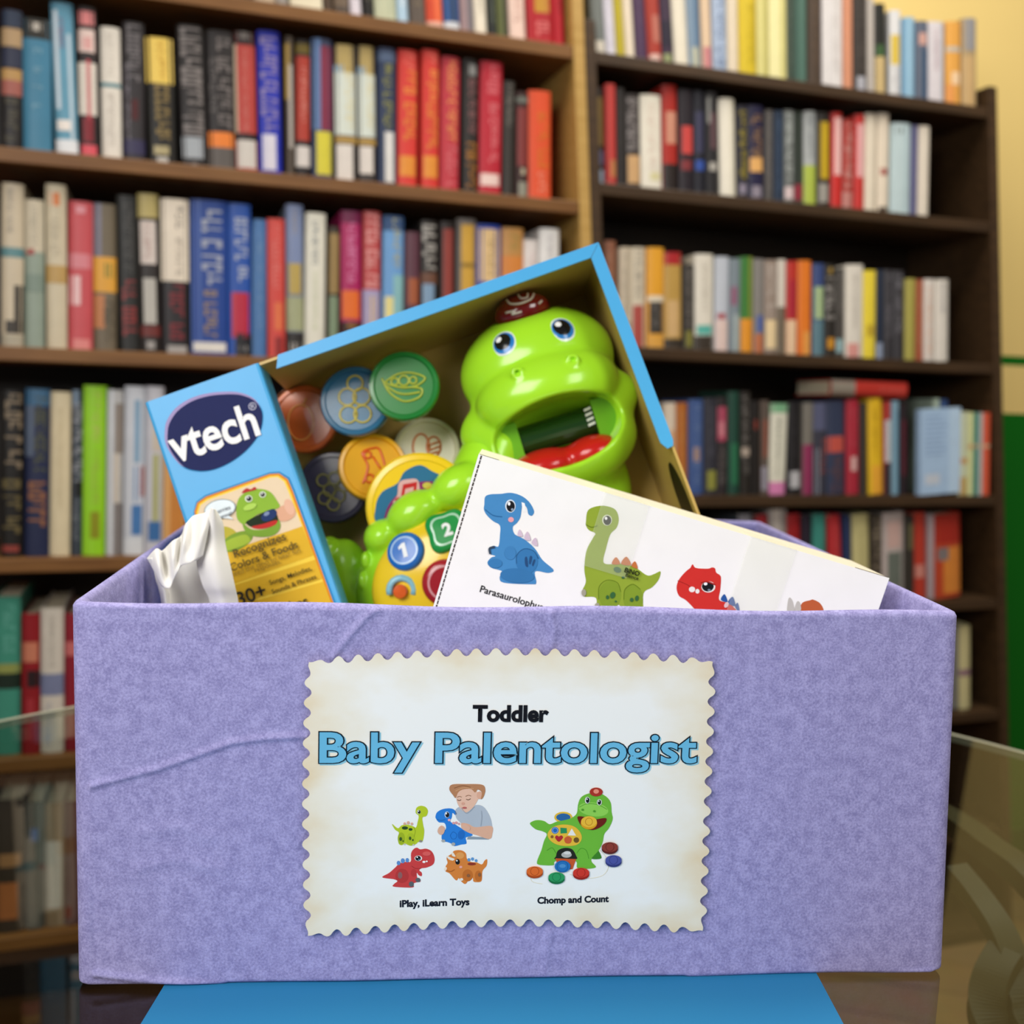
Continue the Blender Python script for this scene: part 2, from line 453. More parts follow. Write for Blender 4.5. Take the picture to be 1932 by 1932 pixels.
BOOKS = [
(-0.4271,0.0308,1.6004,0.2065,-4.7,0.0204,0.16,"black paperback with beige foot on the left bookcase's first visible shelf","books on the left bookcase's first visible shelf",'2a2422',[(0.922,1.0,'b7a68c')]),
(-0.3947,0.0192,1.6004,0.203,-4.7,0.0239,0.16,"grey book on the left bookcase's first visible shelf","books on the left bookcase's first visible shelf",'8f8b84',[('t',0.533,0.883,'333030',0.3,0.7)]),
(-0.3729,0.0486,1.6004,0.213,-4.7,0.0183,0.16,"wide cream book on the left bookcase's first visible shelf","books on the left bookcase's first visible shelf",'d8cfb4',[('t',0.579,0.921,'5b5345',0.3,0.7)]),
(-0.3224,0.0154,1.6004,0.2014,-4.7,0.0232,0.16,"dark brown book on the left bookcase's first visible shelf","books on the left bookcase's first visible shelf",'4a3a2c',[('t',0.494,0.873,'a08a68',0.3,0.7)]),
(-0.3058,0.0231,1.6004,0.2107,-4.7,0.0197,0.16,"brown grey book on the left bookcase's first visible shelf","books on the left bookcase's first visible shelf",'6a5a4a',[(0.94,1.0,'4a4038')]),
(-0.2806,0.0173,1.6004,0.2073,-4.7,0.0189,0.16,"white book with lilac shading on the left bookcase's first visible shelf","books on the left bookcase's first visible shelf",'d3ccd4',[('t',0.472,0.868,'55505a',0.3,0.7)]),
(-0.2605,0.0153,1.6004,0.2012,-4.7,0.0187,0.16,"black book beside the white one on the left bookcase's first visible shelf","books on the left bookcase's first visible shelf",'1c1a18',[('t',0.443,0.861,'b0a890',0.3,0.7)]),
(-0.2419,0.0344,1.6004,0.2101,-4.7,0.0199,0.16,"pale sage and cream book on the left bookcase's first visible shelf","books on the left bookcase's first visible shelf",'b9bda0',[(0.349,1.0,'82977a',0.7,1)]),
(-0.2055,0.0184,1.6004,0.2007,-4.7,0.0229,0.16,"pale blue book on the left bookcase's first visible shelf","books on the left bookcase's first visible shelf",'a9c4d8',[('t',0.457,0.864,'ffffff',0.3,0.7)]),
(-0.1851,0.0253,1.6004,0.2087,-4.7,0.0191,0.16,"dark taupe book on the left bookcase's first visible shelf","books on the left bookcase's first visible shelf",'5a5048',[('t',0.351,0.856,'8a7a60',0.3,0.7)]),
(-0.1583,0.0269,1.6004,0.2014,-4.7,0.0215,0.16,"orange red book with pink foot on the left bookcase's first visible shelf","books on the left bookcase's first visible shelf",'c9482c',[(0.283,1.0,'e0663a',0.5,1),(0.943,1.0,'d9a894')]),
(-0.1293,0.0258,1.6004,0.2018,-4.7,0.0218,0.16,"blue book with white foot and black stripe on the left bookcase's first visible shelf","books on the left bookcase's first visible shelf",'2f5288',[(0.262,1.0,'1e2a33',0.5,0.7),(0.926,1.0,'c9cdd2')]),
(-0.1017,0.0223,1.6004,0.2085,-4.7,0.0202,0.16,"dusty rose and grey book on the left bookcase's first visible shelf","books on the left bookcase's first visible shelf",'9a8284',[(0.216,1.0,'6f6a70',0.5,1)]),
(-0.0779,0.021,1.6004,0.2165,-4.7,0.0213,0.16,"thin cream white book on the left bookcase's first visible shelf","books on the left bookcase's first visible shelf",'e2d9c6',[('t',0.401,0.85,'8a7f70',0.35,0.65)]),
(-0.055,0.0138,1.6004,0.2025,-4.7,0.0184,0.16,"black book with green edge on the left bookcase's first visible shelf","books on the left bookcase's first visible shelf",'262a28',[('t',0.337,0.917,'88927a',0.3,0.7)]),
(-0.0406,0.0192,1.6004,0.2045,-4.7,0.0184,0.16,"olive green and black book on the left bookcase's first visible shelf","books on the left bookcase's first visible shelf",'5c6238',[(0.192,1.0,'24241c',0.6,1)]),
(-0.0189,0.0275,1.6004,0.2125,-4.7,0.0192,0.16,"pale pink book on the left bookcase's first visible shelf","books on the left bookcase's first visible shelf",'e3c6b8',[('t',0.333,0.875,'b98c80',0.3,0.7)]),
(0.0142,0.0454,1.6004,0.219,-4.7,0.0221,0.16,"thick red book with golden centre panel on the left bookcase's first visible shelf","books on the left bookcase's first visible shelf",'a81f28',[(0.266,0.772,'b8862c',0.28,0.85),('t',0.837,0.959,'e08a84',0.3,0.8)]),
(0.0604,0.0187,1.6004,0.2115,-4.7,0.0206,0.16,"crimson book against the divider on the left bookcase's first visible shelf","books on the left bookcase's first visible shelf",'b4222e',[('t',0.239,0.746,'8a1a22',0.3,0.7)]),
(-0.7803,0.0263,1.3504,0.1931,1.1,0.0199,0.16,"navy and black book with tan bands on the left bookcase's second shelf","books on the left bookcase's second shelf",'1f1c1c',[(0,0.12,'2a3448'),(0.13,0.26,'a88c68'),(0.27,0.41,'2a2e42'),(0.42,0.5,'b08a54'),(0.5,0.61,'9a5a50'),('t',0.63,0.97,'5a5440',0.2,0.8)]),
(-0.7519,0.0376,1.3504,0.1863,0.51,0.0215,0.16,"wide teal blue book with black arched top on the left bookcase's second shelf","books on the left bookcase's second shelf",'3f7894',[(0,0.15,'26241e'),(0.03,0.09,'bdb5aa',0.3,0.7),('t',0.22,0.26,'7fa0b0',0.3,0.7),('t',0.36,0.4,'7fa0b0',0.3,0.7),('t',0.5,0.54,'7fa0b0',0.3,0.7),('t',0.64,0.7,'8fb0be',0.35,0.65)]),
(-0.7077,0.0296,1.3504,0.2126,-1.44,0.0207,0.16,"leaning sky blue book with white streaks on the left bookcase's second shelf","books on the left bookcase's second shelf",'5d93ab',[(0.05,0.7,'c9d4dc',0.12,0.3),(0.2,1,'b8c8d2',0.7,0.85),('t',0.1,0.3,'a05068',0.35,0.55),(0.77,0.84,'e4dcd4',0.1,0.7),(0.9,1,'dadde0')]),
(-0.6759,0.0259,1.3504,0.2115,-0.48,0.0198,0.16,"black red and white paperback on the left bookcase's second shelf","books on the left bookcase's second shelf",'2b2424',[(0.03,0.12,'cf7c7c',0.1,0.9),(0.15,0.3,'d8c0b8',0.05,0.9),(0.2,0.28,'d08080',0.3,0.7),(0.37,0.72,'d6cec2',0.0,0.95),(0.35,0.76,'b8404c',0.45,0.65),(0.74,0.9,'7a1c26',0.2,0.75),(0.92,1,'d0505c',0.1,0.9)]),
(-0.6456,0.0273,1.3504,0.1883,-0.35,0.0228,0.16,"white book with one teal line on the left bookcase's second shelf","books on the left bookcase's second shelf",'dbd4c8',[('t',0.05,0.38,'c0b8ac',0.35,0.65),(0.42,0.45,'4a808a'),('t',0.5,0.9,'b8aca0',0.35,0.65)]),
(-0.6155,0.03,1.3504,0.1997,-0.17,0.0222,0.16,"charcoal book with grey lettering on the left bookcase's second shelf","books on the left bookcase's second shelf",'2e2a2c',[('t',0.02,0.45,'8a8486',0.2,0.8),('t',0.3,0.85,'a09aa4',0.05,0.3),(0.55,0.7,'4a1a1c',0.4,0.7),(0.84,0.95,'34304e')]),
(-0.5802,0.0391,1.3504,0.1811,-1.5,0.0195,0.16,"black book with bright gold top panel on the left bookcase's second shelf","books on the left bookcase's second shelf",'1d1b18',[(0,0.36,'e2c25c',-0.02,0.98),('t',0.04,0.32,'a8701c',0.45,0.7),('t',0.37,0.82,'b89a58',0.3,0.8),(0.86,0.93,'a89c74',0.2,0.75),(0.95,1,'b8b4ac',0.3,0.7)]),
(-0.5333,0.0375,1.3504,0.2058,-2.06,0.0214,0.16,"black book with big grey lettering on the left bookcase's second shelf","books on the left bookcase's second shelf",'242020',[('t',0.02,0.78,'a49c98',0.12,0.9),(0.79,0.94,'9ea4aa',0.05,0.85),(0.97,1,'77706c',0.4,0.6)]),
(-0.4935,0.0388,1.3504,0.2033,-1.47,0.0212,0.16,"black book with orange slanting band on the left bookcase's second shelf","books on the left bookcase's second shelf",'262222',[('t',0.05,0.7,'948c88',0.4,0.9),('t',0.2,0.6,'7d7672',0.1,0.35),(0.73,0.84,'e07c30',0,0.97),(0.84,1,'5a5450',0,0.97)]),
(-0.4527,0.031,1.3504,0.207,-1.46,0.0233,0.16,"red book with black head and white foot on the left bookcase's second shelf","books on the left bookcase's second shelf",'b04038',[(0,0.09,'2a2020'),(0,0.05,'807874',0.2,0.8),(0.09,0.72,'c8b8a0',0,0.12),('t',0.12,0.7,'d89488',0.4,0.6),(0.72,0.77,'2a1c1c'),(0.77,0.97,'c8c2ba',0.05,0.95)]),
(-0.4183,0.0339,1.3504,0.213,-1.44,0.0224,0.16,"royal blue book with tan lettering on the left bookcase's second shelf","books on the left bookcase's second shelf",'2430a8',[('t',0.04,0.7,'b49ca8',0.12,0.85),(0.72,0.97,'d0ccd8',0.15,0.75)]),
(-0.3783,0.0131,1.3504,0.2087,-1.03,0.0197,0.16,"thin tan and grey book on the left bookcase's second shelf","books on the left bookcase's second shelf",'4c4238',[(0.05,0.45,'a48848',0.0,0.5),(0.2,0.8,'b0a8a0',0.4,0.8)]),
(-0.3642,0.0244,1.3504,0.208,-0.42,0.0239,0.16,"black book with red panel and white splash on the left bookcase's second shelf","books on the left bookcase's second shelf",'262020',[(0.03,0.1,'6a5a20'),(0.12,0.73,'a83a2c',0.05,0.9),('t',0.2,0.6,'e0a89c',0.4,0.7),(0.77,0.92,'cfc8c2',0.05,0.95)]),
(-0.3378,0.0313,1.3504,0.2114,-0.94,0.0187,0.16,"blue and maroon book with yellow foot on the left bookcase's second shelf","books on the left bookcase's second shelf",'37405c',[(0,0.65,'5f7ca8',0,0.42),(0.05,0.65,'7c2c44',0.42,1),(0.66,0.97,'cfc43c',0.2,0.95)]),
(-0.3012,0.0339,1.3504,0.2074,-1.39,0.0205,0.16,"left one of two tan and sky blue books on the left bookcase's second shelf","books on the left bookcase's second shelf",'3a3432',[(0,0.2,'b09a60',0.1,0.85),(0.15,0.3,'82aed0',0,0.4),(0.2,0.66,'cfd6cc',0,0.95),('t',0.2,0.62,'d8c890',0.5,0.85),(0.67,0.72,'a88848'),(0.73,1,'d6cec6',0.05,0.8)]),
(-0.2639,0.0282,1.3504,0.2103,-1.51,0.0225,0.16,"right one of two tan and sky blue books on the left bookcase's second shelf","books on the left bookcase's second shelf",'3a3432',[(0,0.2,'b09a60',0.1,0.85),(0.15,0.3,'82aed0',0,0.4),(0.2,0.66,'cfd6cc',0,0.95),('t',0.2,0.62,'d8c890',0.5,0.85),(0.67,0.72,'a88848'),(0.73,0.93,'d6cec6',0.05,0.8)]),
(-0.233,0.0288,1.3504,0.2109,-1.34,0.0189,0.16,"navy book with yellow lettering and white foot on the left bookcase's second shelf","books on the left bookcase's second shelf",'2c3854',[(0.03,0.1,'50607c'),('t',0.12,0.58,'b8b03c',0.3,0.75),(0.61,0.98,'d6d4d0',0.35,0.85)]),
(-0.2019,0.0316,1.3504,0.2129,-0.68,0.0209,0.16,"first of two red books with gold lettering on the left bookcase's second shelf","books on the left bookcase's second shelf",'d23c34',[('t',0.03,0.14,'e88474',0.3,0.8),('t',0.15,0.35,'e8a440',0.3,0.9),('t',0.38,0.72,'e0a038',0.3,0.9),(0.77,0.92,'dc8c34',0.1,0.9)]),
(-0.1629,0.0282,1.3504,0.2169,-0.95,0.0182,0.16,"second of two red books with gold lettering on the left bookcase's second shelf","books on the left bookcase's second shelf",'d03a32',[('t',0.03,0.12,'e88474',0.3,0.8),('t',0.14,0.36,'eca846',0.3,0.9),('t',0.38,0.72,'e0a038',0.3,0.9),(0.76,0.92,'dc8c34',0.1,0.9)]),
(-0.131,0.0311,1.3504,0.2118,-0.7,0.022,0.16,"crimson book with long gold title on the left bookcase's second shelf","books on the left bookcase's second shelf",'b83440',[('t',0.03,0.63,'eeb45c',0.35,0.8),('t',0.66,0.96,'dc8488',0.35,0.85)]),
(-0.0929,0.0253,1.3504,0.2127,-1.27,0.0226,0.16,"black book with orange foot lettering on the left bookcase's second shelf","books on the left bookcase's second shelf",'2a2624',[(0.04,0.12,'8a8a88',0.4,0.9),('t',0.15,0.55,'b8787a',0.4,0.85),('t',0.62,0.97,'d88a28',0.25,0.9)]),
(-0.0648,0.0372,1.3504,0.2129,-0.65,0.0214,0.16,"tall crimson book with pink lettering on the left bookcase's second shelf","books on the left bookcase's second shelf",'b42434',[('t',0.03,0.24,'d87c80',0.3,0.8),('t',0.31,0.76,'dc8c8c',0.4,0.8),(0.84,0.93,'e4c8c0',0.05,0.9)]),
(-0.0234,0.0207,1.3504,0.1861,-1.31,0.0233,0.16,"short black and grey book on the left bookcase's second shelf","books on the left bookcase's second shelf",'34302c',[('t',0.03,0.4,'8a867c',0.3,0.75)]),
(-0.0015,0.0215,1.3504,0.1709,-1.36,0.0199,0.16,"short maroon and black book on the left bookcase's second shelf","books on the left bookcase's second shelf",'3a2422',[(0.05,0.1,'6a7068'),(0.15,0.7,'7a3230',0.1,0.9),(0.72,0.78,'b4a890',0.4,0.7),(0.85,1,'8a8a7c',0.2,0.9)]),
(0.0224,0.0393,1.3504,0.1767,-1.88,0.0222,0.16,"short bright orange red book on the left bookcase's second shelf","books on the left bookcase's second shelf",'d8502c',[('t',0.2,0.7,'c47c20',0.4,0.85),('t',0.75,0.95,'e8a490',0.4,0.75)]),
(-0.7866,0.0292,1.0694,0.2338,1.2,0.0216,0.16,"cream book with black figure and teal band on the left bookcase's third shelf","books on the left bookcase's third shelf",'c6b89f',[('t',0.03,0.3,'7a7268',0.3,0.5),(0.39,0.45,'5a8488'),(0.62,0.9,'35302a',0.6,1),(0.84,0.92,'3a342c',0.2,1),(0.93,1,'a8a08c')]),
(-0.7552,0.0262,1.0694,0.213,0.87,0.0215,0.16,"cream and sage green book on the left bookcase's third shelf","books on the left bookcase's third shelf",'8d9a8c',[(0,0.35,'c8bca4'),('t',0.05,0.3,'98907c',0.35,0.65),(0.33,0.37,'9a3030',0.1,0.5),(0.5,0.62,'7c8c80')]),
(-0.7255,0.0279,1.0694,0.2377,0.45,0.0207,0.16,"cream book with orange dot and tan band on the left bookcase's third shelf","books on the left bookcase's third shelf",'c9bda2',[(0.05,0.13,'d07840',0.2,0.7),(0.49,0.6,'b8965a'),('t',0.15,0.45,'b0a48c',0.3,0.7)]),
(-0.6958,0.0332,1.0694,0.2162,0.88,0.023,0.16,"salmon pink book on the left bookcase's third shelf","books on the left bookcase's third shelf",'c25056',[(0.03,0.08,'d89098',0.3,0.7),(0.35,0.45,'d08088',0,0.95),(0.5,0.7,'e4bcbc',0.05,0.5),(0.93,1,'d88480',0.2,0.9)]),
(-0.6608,0.0319,1.0694,0.2159,0.45,0.0237,0.16,"grey brown book with yellow orange panel on the left bookcase's third shelf","books on the left bookcase's third shelf",'6d6250',[(0,0.36,'7a7888',0,0.35),(0.36,0.6,'dca03c',0,1),(0.4,0.5,'6a7838',0.5,0.9),(0.62,0.85,'b8784c',0,0.5),('t',0.66,0.95,'4a4438',0.45,0.9)]),
(-0.6245,0.0293,1.0694,0.2303,-0.67,0.0208,0.16,"black book with red lettering on the left bookcase's third shelf","books on the left bookcase's third shelf",'262624',[('t',0.05,0.5,'5c5a58',0.35,0.75),('t',0.54,0.9,'b43434',0.2,0.85)]),
(-0.5941,0.0296,1.0694,0.2356,-0.84,0.022,0.16,"black book with gold top and white label on the left bookcase's third shelf","books on the left bookcase's third shelf",'2c2624',[(0,0.15,'b4a468'),(0.17,0.44,'d0c4bc',0.1,0.85),('t',0.19,0.42,'a8847c',0.3,0.6),(0.53,0.82,'b4b0a8',0.2,0.8),(0.83,0.9,'6a2c28'),(0.93,0.98,'9c9894',0.3,0.7)]),
(-0.5633,0.0401,1.0694,0.2305,-0.32,0.0184,0.16,"black book with big white top panel and red letters on the left bookcase's third shelf","books on the left bookcase's third shelf",'242022',[(0,0.53,'ded2c0'),('t',0.05,0.2,'3a3434',0.55,0.8),('t',0.25,0.5,'887c70',0.55,0.75),('t',0.55,0.94,'a02830',0.3,0.8),(0.95,1,'a09c98',0.2,0.9)]),
(-0.5201,0.0539,1.0694,0.2336,-0.23,0.0222,0.16,"thick blue book with white and tan lettering on the left bookcase's third shelf","books on the left bookcase's third shelf",'24448e',[(0,1,'4a68ac',0,0.25),('t',0.06,0.22,'e0d8c8',0.3,0.85),('t',0.25,0.56,'dcd4c8',0.3,0.85),('t',0.58,0.9,'c89858',0.35,0.7),(0.92,0.98,'dcd8d0',0.05,0.95)]),
(-0.4649,0.0339,1.0694,0.2323,-0.32,0.0219,0.16,"blue book with white title and red figure on the left bookcase's third shelf","books on the left bookcase's third shelf",'2a52a4',[('t',0.09,0.52,'e0d8cc',0.3,0.85),(0.58,0.88,'b42840',0.15,0.9),(0.85,1,'242428',0.3,1),(0.93,0.97,'b4b0ac',0.5,0.8)]),
(-0.429,0.0217,1.0694,0.2116,-0.04,0.024,0.16,"steel blue book on the left bookcase's third shelf","books on the left bookcase's third shelf",'4a74a8',[('t',0.1,0.8,'7c9cc0',0.4,0.7),(0.05,1,'6890c0',0,0.2)]),
(-0.4048,0.0275,1.0694,0.2145,-0.67,0.0229,0.16,"coral red book on the left bookcase's third shelf","books on the left bookcase's third shelf",'cf4a42',[('t',0.05,0.5,'e08880',0.3,0.7),(0.6,0.8,'dc7448',0.4,0.85),(0.85,1,'8a2c2c',0.4,0.85)]),
(-0.3755,0.0265,1.0694,0.238,-0.87,0.0197,0.16,"pale blue and olive book on the left bookcase's third shelf","books on the left bookcase's third shelf",'7c8490',[(0,0.38,'7a88ac'),('t',0.03,0.2,'a49078',0.4,0.6),(0.38,0.58,'b49c54',0.15,0.85),(0.6,0.82,'a0a480'),(0.83,1,'2c2826'),(0.9,0.96,'cfc8c0',0.2,0.7)]),
(-0.3479,0.0312,1.0694,0.2282,0.03,0.0203,0.16,"white book with small dark lettering on the left bookcase's third shelf","books on the left bookcase's third shelf",'dedbcc',[('t',0.06,0.35,'56606a',0.35,0.6),('t',0.4,0.8,'c8d0a8',0.4,0.6),(0.9,1,'3a4448',0.35,1)]),
(-0.3125,0.0195,1.0694,0.2095,-0.02,0.022,0.16,"dark book with tan and green panels on the left bookcase's third shelf","books on the left bookcase's third shelf",'3a3228',[(0.05,0.5,'9a8050',0.1,0.9),(0.52,0.9,'7a8c70',0.15,0.85)]),
(-0.2896,0.0319,1.0694,0.2352,-0.91,0.0181,0.16,"magenta and orange book on the left bookcase's third shelf","books on the left bookcase's third shelf",'a8225c',[(0,0.08,'6a1c44'),('t',0.08,0.5,'e4a4c4',0.35,0.75),(0.53,0.72,'e06c28',0.05,0.9),(0.74,1,'3a2820'),('t',0.75,0.98,'c88c30',0.3,0.75)]),
(-0.2549,0.0283,1.0694,0.2377,-0.56,0.0208,0.16,"pink and lavender book with yellow strip on the left bookcase's third shelf","books on the left bookcase's third shelf",'b84848',[('t',0.02,0.5,'e8bcb8',0.2,0.85),(0.52,1,'a49cc0'),(0.56,1,'d8b868',0.3,0.75)]),
(-0.2228,0.0338,1.0694,0.2334,-0.55,0.019,0.16,"sky blue and yellow book on the left bookcase's third shelf","books on the left bookcase's third shelf",'6a9cd0',[('t',0.02,0.35,'d0b050',0.45,0.8),(0.4,0.9,'88b8bc',0.5,1),(0.55,0.9,'e0d48c',0.1,0.5),(0,0.1,'32507c')]),
(-0.1851,0.0237,1.0694,0.2104,-0.91,0.0187,0.16,"dull purple and rust book on the left bookcase's third shelf","books on the left bookcase's third shelf",'5c3844',[(0.35,0.55,'a05838',0.2,0.9),(0.58,0.85,'2c2834'),(0.8,0.88,'8a2c34',0.4,0.8)]),
(-0.1586,0.0273,1.0694,0.2303,-1.16,0.0184,0.16,"black book with white title and blue panel on the left bookcase's third shelf","books on the left bookcase's third shelf",'2e2a28',[('t',0.03,0.34,'e0dcd4',0.1,0.9),(0.36,0.44,'6a4838'),(0.44,0.75,'7c98b4',0.1,0.8)]),
(-0.1262,0.0265,1.0694,0.2322,-1.0,0.0226,0.16,"black book with dark red stripe on the left bookcase's third shelf","books on the left bookcase's third shelf",'2c2422',[(0.05,0.8,'8c3c34',0.2,0.8)]),
(-0.0968,0.0325,1.0694,0.2387,-1.26,0.0188,0.16,"grey book with golden yellow stripe on the left bookcase's third shelf","books on the left bookcase's third shelf",'6a6460',[(0.04,0.8,'c89c3c',0.2,0.95),(0.3,0.33,'8a6c28',0.2,0.95)]),
(-0.0625,0.0417,1.0694,0.2322,-1.4,0.0195,0.16,"royal blue book with ragged cream panel on the left bookcase's third shelf","books on the left bookcase's third shelf",'24409c',[(0.03,0.4,'dcbc88',0.1,0.9),('t',0.08,0.36,'a08458',0.45,0.75),(0.42,0.6,'3454b4',0.0,0.8)]),
(-0.0184,0.0379,1.0694,0.2305,-1.41,0.0203,0.16,"orange and tan book on the left bookcase's third shelf","books on the left bookcase's third shelf",'d0823c',[(0,0.2,'b8884c'),('t',0.05,0.16,'8c8444',0.35,0.75),(0.35,0.6,'dca070')]),
(0.0201,0.0265,1.0694,0.214,-1.52,0.0232,0.16,"short white book with pink lettering on the left bookcase's third shelf","books on the left bookcase's third shelf",'dcd4d0',[('t',0.1,0.5,'d0a4a4',0.4,0.75)]),
(0.0478,0.0355,1.0694,0.2342,-1.49,0.0185,0.16,"white book at the right end on the left bookcase's third shelf","books on the left bookcase's third shelf",'dedcda',[('t',0.05,0.5,'a8a4a8',0.4,0.65)]),
(-0.7937,0.0295,0.7574,0.2476,1.25,0.0207,0.16,"black book with tan and olive lettering on the left bookcase's fourth shelf","books on the left bookcase's fourth shelf",'1c1a18',[('t',0.02,0.48,'b09c80',0.2,0.95),('t',0.53,0.87,'8c7c4c',0.1,0.9),(0.93,0.97,'8a3c34',0.1,0.85)]),
(-0.7613,0.0334,0.7574,0.2511,1.43,0.0213,0.16,"navy book with orange lettering on the left bookcase's fourth shelf","books on the left bookcase's fourth shelf",'232a48',[(0,0.1,'3c6484'),(0.1,0.4,'586478',0.0,0.35),('t',0.05,0.5,'686838',0.4,0.85),('t',0.55,0.88,'c07840',0.15,0.85)]),
(-0.727,0.0284,0.7574,0.2478,1.28,0.0233,0.16,"plain cream book on the left bookcase's fourth shelf","books on the left bookcase's fourth shelf",'d6c8a6',[('t',0.1,0.7,'c8b890',0.4,0.6)]),
(-0.6969,0.0152,0.7574,0.2513,1.1,0.0229,0.16,"thin slate book with white lettering on the left bookcase's fourth shelf","books on the left bookcase's fourth shelf",'38404a',[(0,0.1,'7c90a4',0,0.6),('t',0.08,0.55,'c8c8cc',0.2,0.95),(0.55,0.64,'1c1c1c',0.4,1),('t',0.66,0.92,'8c9094',0.1,0.7)]),
(-0.6811,0.0328,0.7574,0.2586,1.15,0.0232,0.16,"lime green book on the left bookcase's fourth shelf","books on the left bookcase's fourth shelf",'93cf24',[(0,1,'a8e04c',0.1,0.4),('t',0.04,0.33,'c0bc74',0.4,0.75),('t',0.38,0.7,'a8b850',0.4,0.7),(0.74,0.9,'8a8c1c',0.35,0.75)]),
(-0.6473,0.0229,0.7574,0.253,1.15,0.0197,0.16,"grey white book with taupe stripe on the left bookcase's fourth shelf","books on the left bookcase's fourth shelf",'b4b4b4',[(0,1,'d0d4da',0.0,0.4),(0.08,0.38,'8a8078',0.5,1),(0.38,0.68,'c8beb0',0.45,0.8),(0.68,1,'7c7674',0.5,1)]),
(-0.6226,0.0296,0.7574,0.2595,1.12,0.0205,0.16,"white book with blue and red blocks on the left bookcase's fourth shelf","books on the left bookcase's fourth shelf",'c8ccd4',[(0.08,0.45,'7ca0bc',0.5,0.95),(0.47,0.68,'5888b8',0.5,0.8),(0.47,0.65,'a85848',0.8,1),(0.7,0.88,'4878b0',0.4,0.9),(0.9,1,'d4d8dc')]),
(-0.5916,0.0261,0.7574,0.2601,1.02,0.0202,0.16,"white and blue book with olive blocks on the left bookcase's fourth shelf","books on the left bookcase's fourth shelf",'c4c4cc',[(0.4,0.8,'a8a860',0.45,0.9),(0.8,0.92,'3c6ca4',0.2,0.9),(0.2,0.38,'c8bcac',0.4,0.9)]),
(-0.5644,0.0334,0.7574,0.2293,0.91,0.0233,0.16,"cream and orange book beside the blue carton on the left bookcase's fourth shelf","books on the left bookcase's fourth shelf",'dca868',[(0.3,1,'c8823c',0.3,1),(0,0.3,'e8d8b0')]),
(-0.8101,0.0373,0.4524,0.2439,1.12,0.0237,0.16,"teal green book with a landscape picture on the left bookcase's fifth shelf","books on the left bookcase's fifth shelf",'3f8c78',[(0.42,0.5,'8c9450'),(0.48,0.58,'1c2c24'),('t',0.05,0.35,'6cb0a0',0.4,0.8)]),
(-0.7701,0.0247,0.4524,0.2177,1.01,0.0189,0.16,"dark red book with a peach label on the left bookcase's fifth shelf","books on the left bookcase's fifth shelf",'8c1c24',[(0.2,0.34,'c47a60',0.0,0.9),(0.4,0.52,'2a1c20',0.3,1),(0.6,0.9,'a03038',0.3,0.7)]),
(-0.7437,0.0321,0.4524,0.2252,0.9,0.0191,0.16,"white book with a grey blue band on the left bookcase's fifth shelf","books on the left bookcase's fifth shelf",'cfc8bc',[('t',0.05,0.4,'a49c90',0.4,0.6),(0.45,0.6,'7880a0'),('t',0.65,0.95,'8a98b0',0.2,0.45)]),
(-0.7098,0.0218,0.4524,0.2156,0.81,0.0194,0.16,"wine red book behind the purple box corner on the left bookcase's fifth shelf","books on the left bookcase's fifth shelf",'8c2030',[(0.2,0.3,'c86c6c')]),
(-0.8126,0.04,0.1704,0.2108,1.1,0.0194,0.16,"dark book with an orange brown slanting figure on the left bookcase's sixth shelf","books on the left bookcase's sixth shelf",'3c342c',[(0.4,0.5,'a07850',0.0,0.9),(0.62,0.9,'a8683c',0.1,0.8)]),
(-0.7705,0.0261,0.1704,0.2036,0.99,0.0209,0.16,"grey black book on the left bookcase's sixth shelf","books on the left bookcase's sixth shelf",'5a5c58',[(0.2,0.3,'5c74a4',0.3,0.7)]),
(-0.7429,0.0271,0.1704,0.199,0.89,0.0215,0.16,"tan book with white ruled panel on the left bookcase's sixth shelf","books on the left bookcase's sixth shelf",'8c7860',[(0.3,0.85,'c0bcb4',0.0,0.9)]),
(-0.7143,0.0225,0.1704,0.2004,0.81,0.0196,0.16,"dark plum book on the left bookcase's sixth shelf","books on the left bookcase's sixth shelf",'4a1c28',[]),
(0.1292,0.023,1.5974,0.2001,-6.5,0.019,0.115,'slate grey book with white foot in the first row atop the right bookcase','books in the first row atop the right bookcase','6f7470',[(0.893,1.0,'d8d0c0',0,0.95)]),
(0.1539,0.018,1.5974,0.2084,-6.5,0.02,0.115,'white book with lilac tint in the first row atop the right bookcase','books in the first row atop the right bookcase','d8d4de',[('t',0.5,0.937,'b4b0c0',0.3,0.6)]),
(0.1729,0.0147,1.5974,0.2074,-6.5,0.0183,0.115,'thin mustard yellow book in the first row atop the right bookcase','books in the first row atop the right bookcase','b8a82c',[]),
(0.1885,0.0173,1.5974,0.2113,-6.5,0.018,0.115,'thin cream book in the first row atop the right bookcase','books in the first row atop the right bookcase','e0d2bc',[]),
(0.2077,0.0223,1.5974,0.2191,-6.5,0.0189,0.115,'dark purple book in the first row atop the right bookcase','books in the first row atop the right bookcase','4a3450',[('t',0.519,0.94,'6c5474',0.3,0.6)]),
(0.2314,0.0255,1.5974,0.2138,-6.5,0.0186,0.115,'red book in the first row atop the right bookcase','books in the first row atop the right bookcase','a43a2c',[(0.64,0.85,'b87060',0.4,1),(0.94,1.0,'d8b4a8',0.1,0.8)]),
(0.258,0.0222,1.5974,0.2103,-6.26,0.0202,0.115,'dark violet book with green foot in the first row atop the right bookcase','books in the first row atop the right bookcase','3c2c40',[(0.918,1.0,'8c9468',0.1,0.8),(0.659,0.864,'2a2434')]),
(0.2817,0.0264,1.5974,0.2124,-6.5,0.0182,0.115,'wide cream white book in the first row atop the right bookcase','books in the first row atop the right bookcase','e2dac6',[(0.29,1.0,'c4c0bc',0.7,1)]),
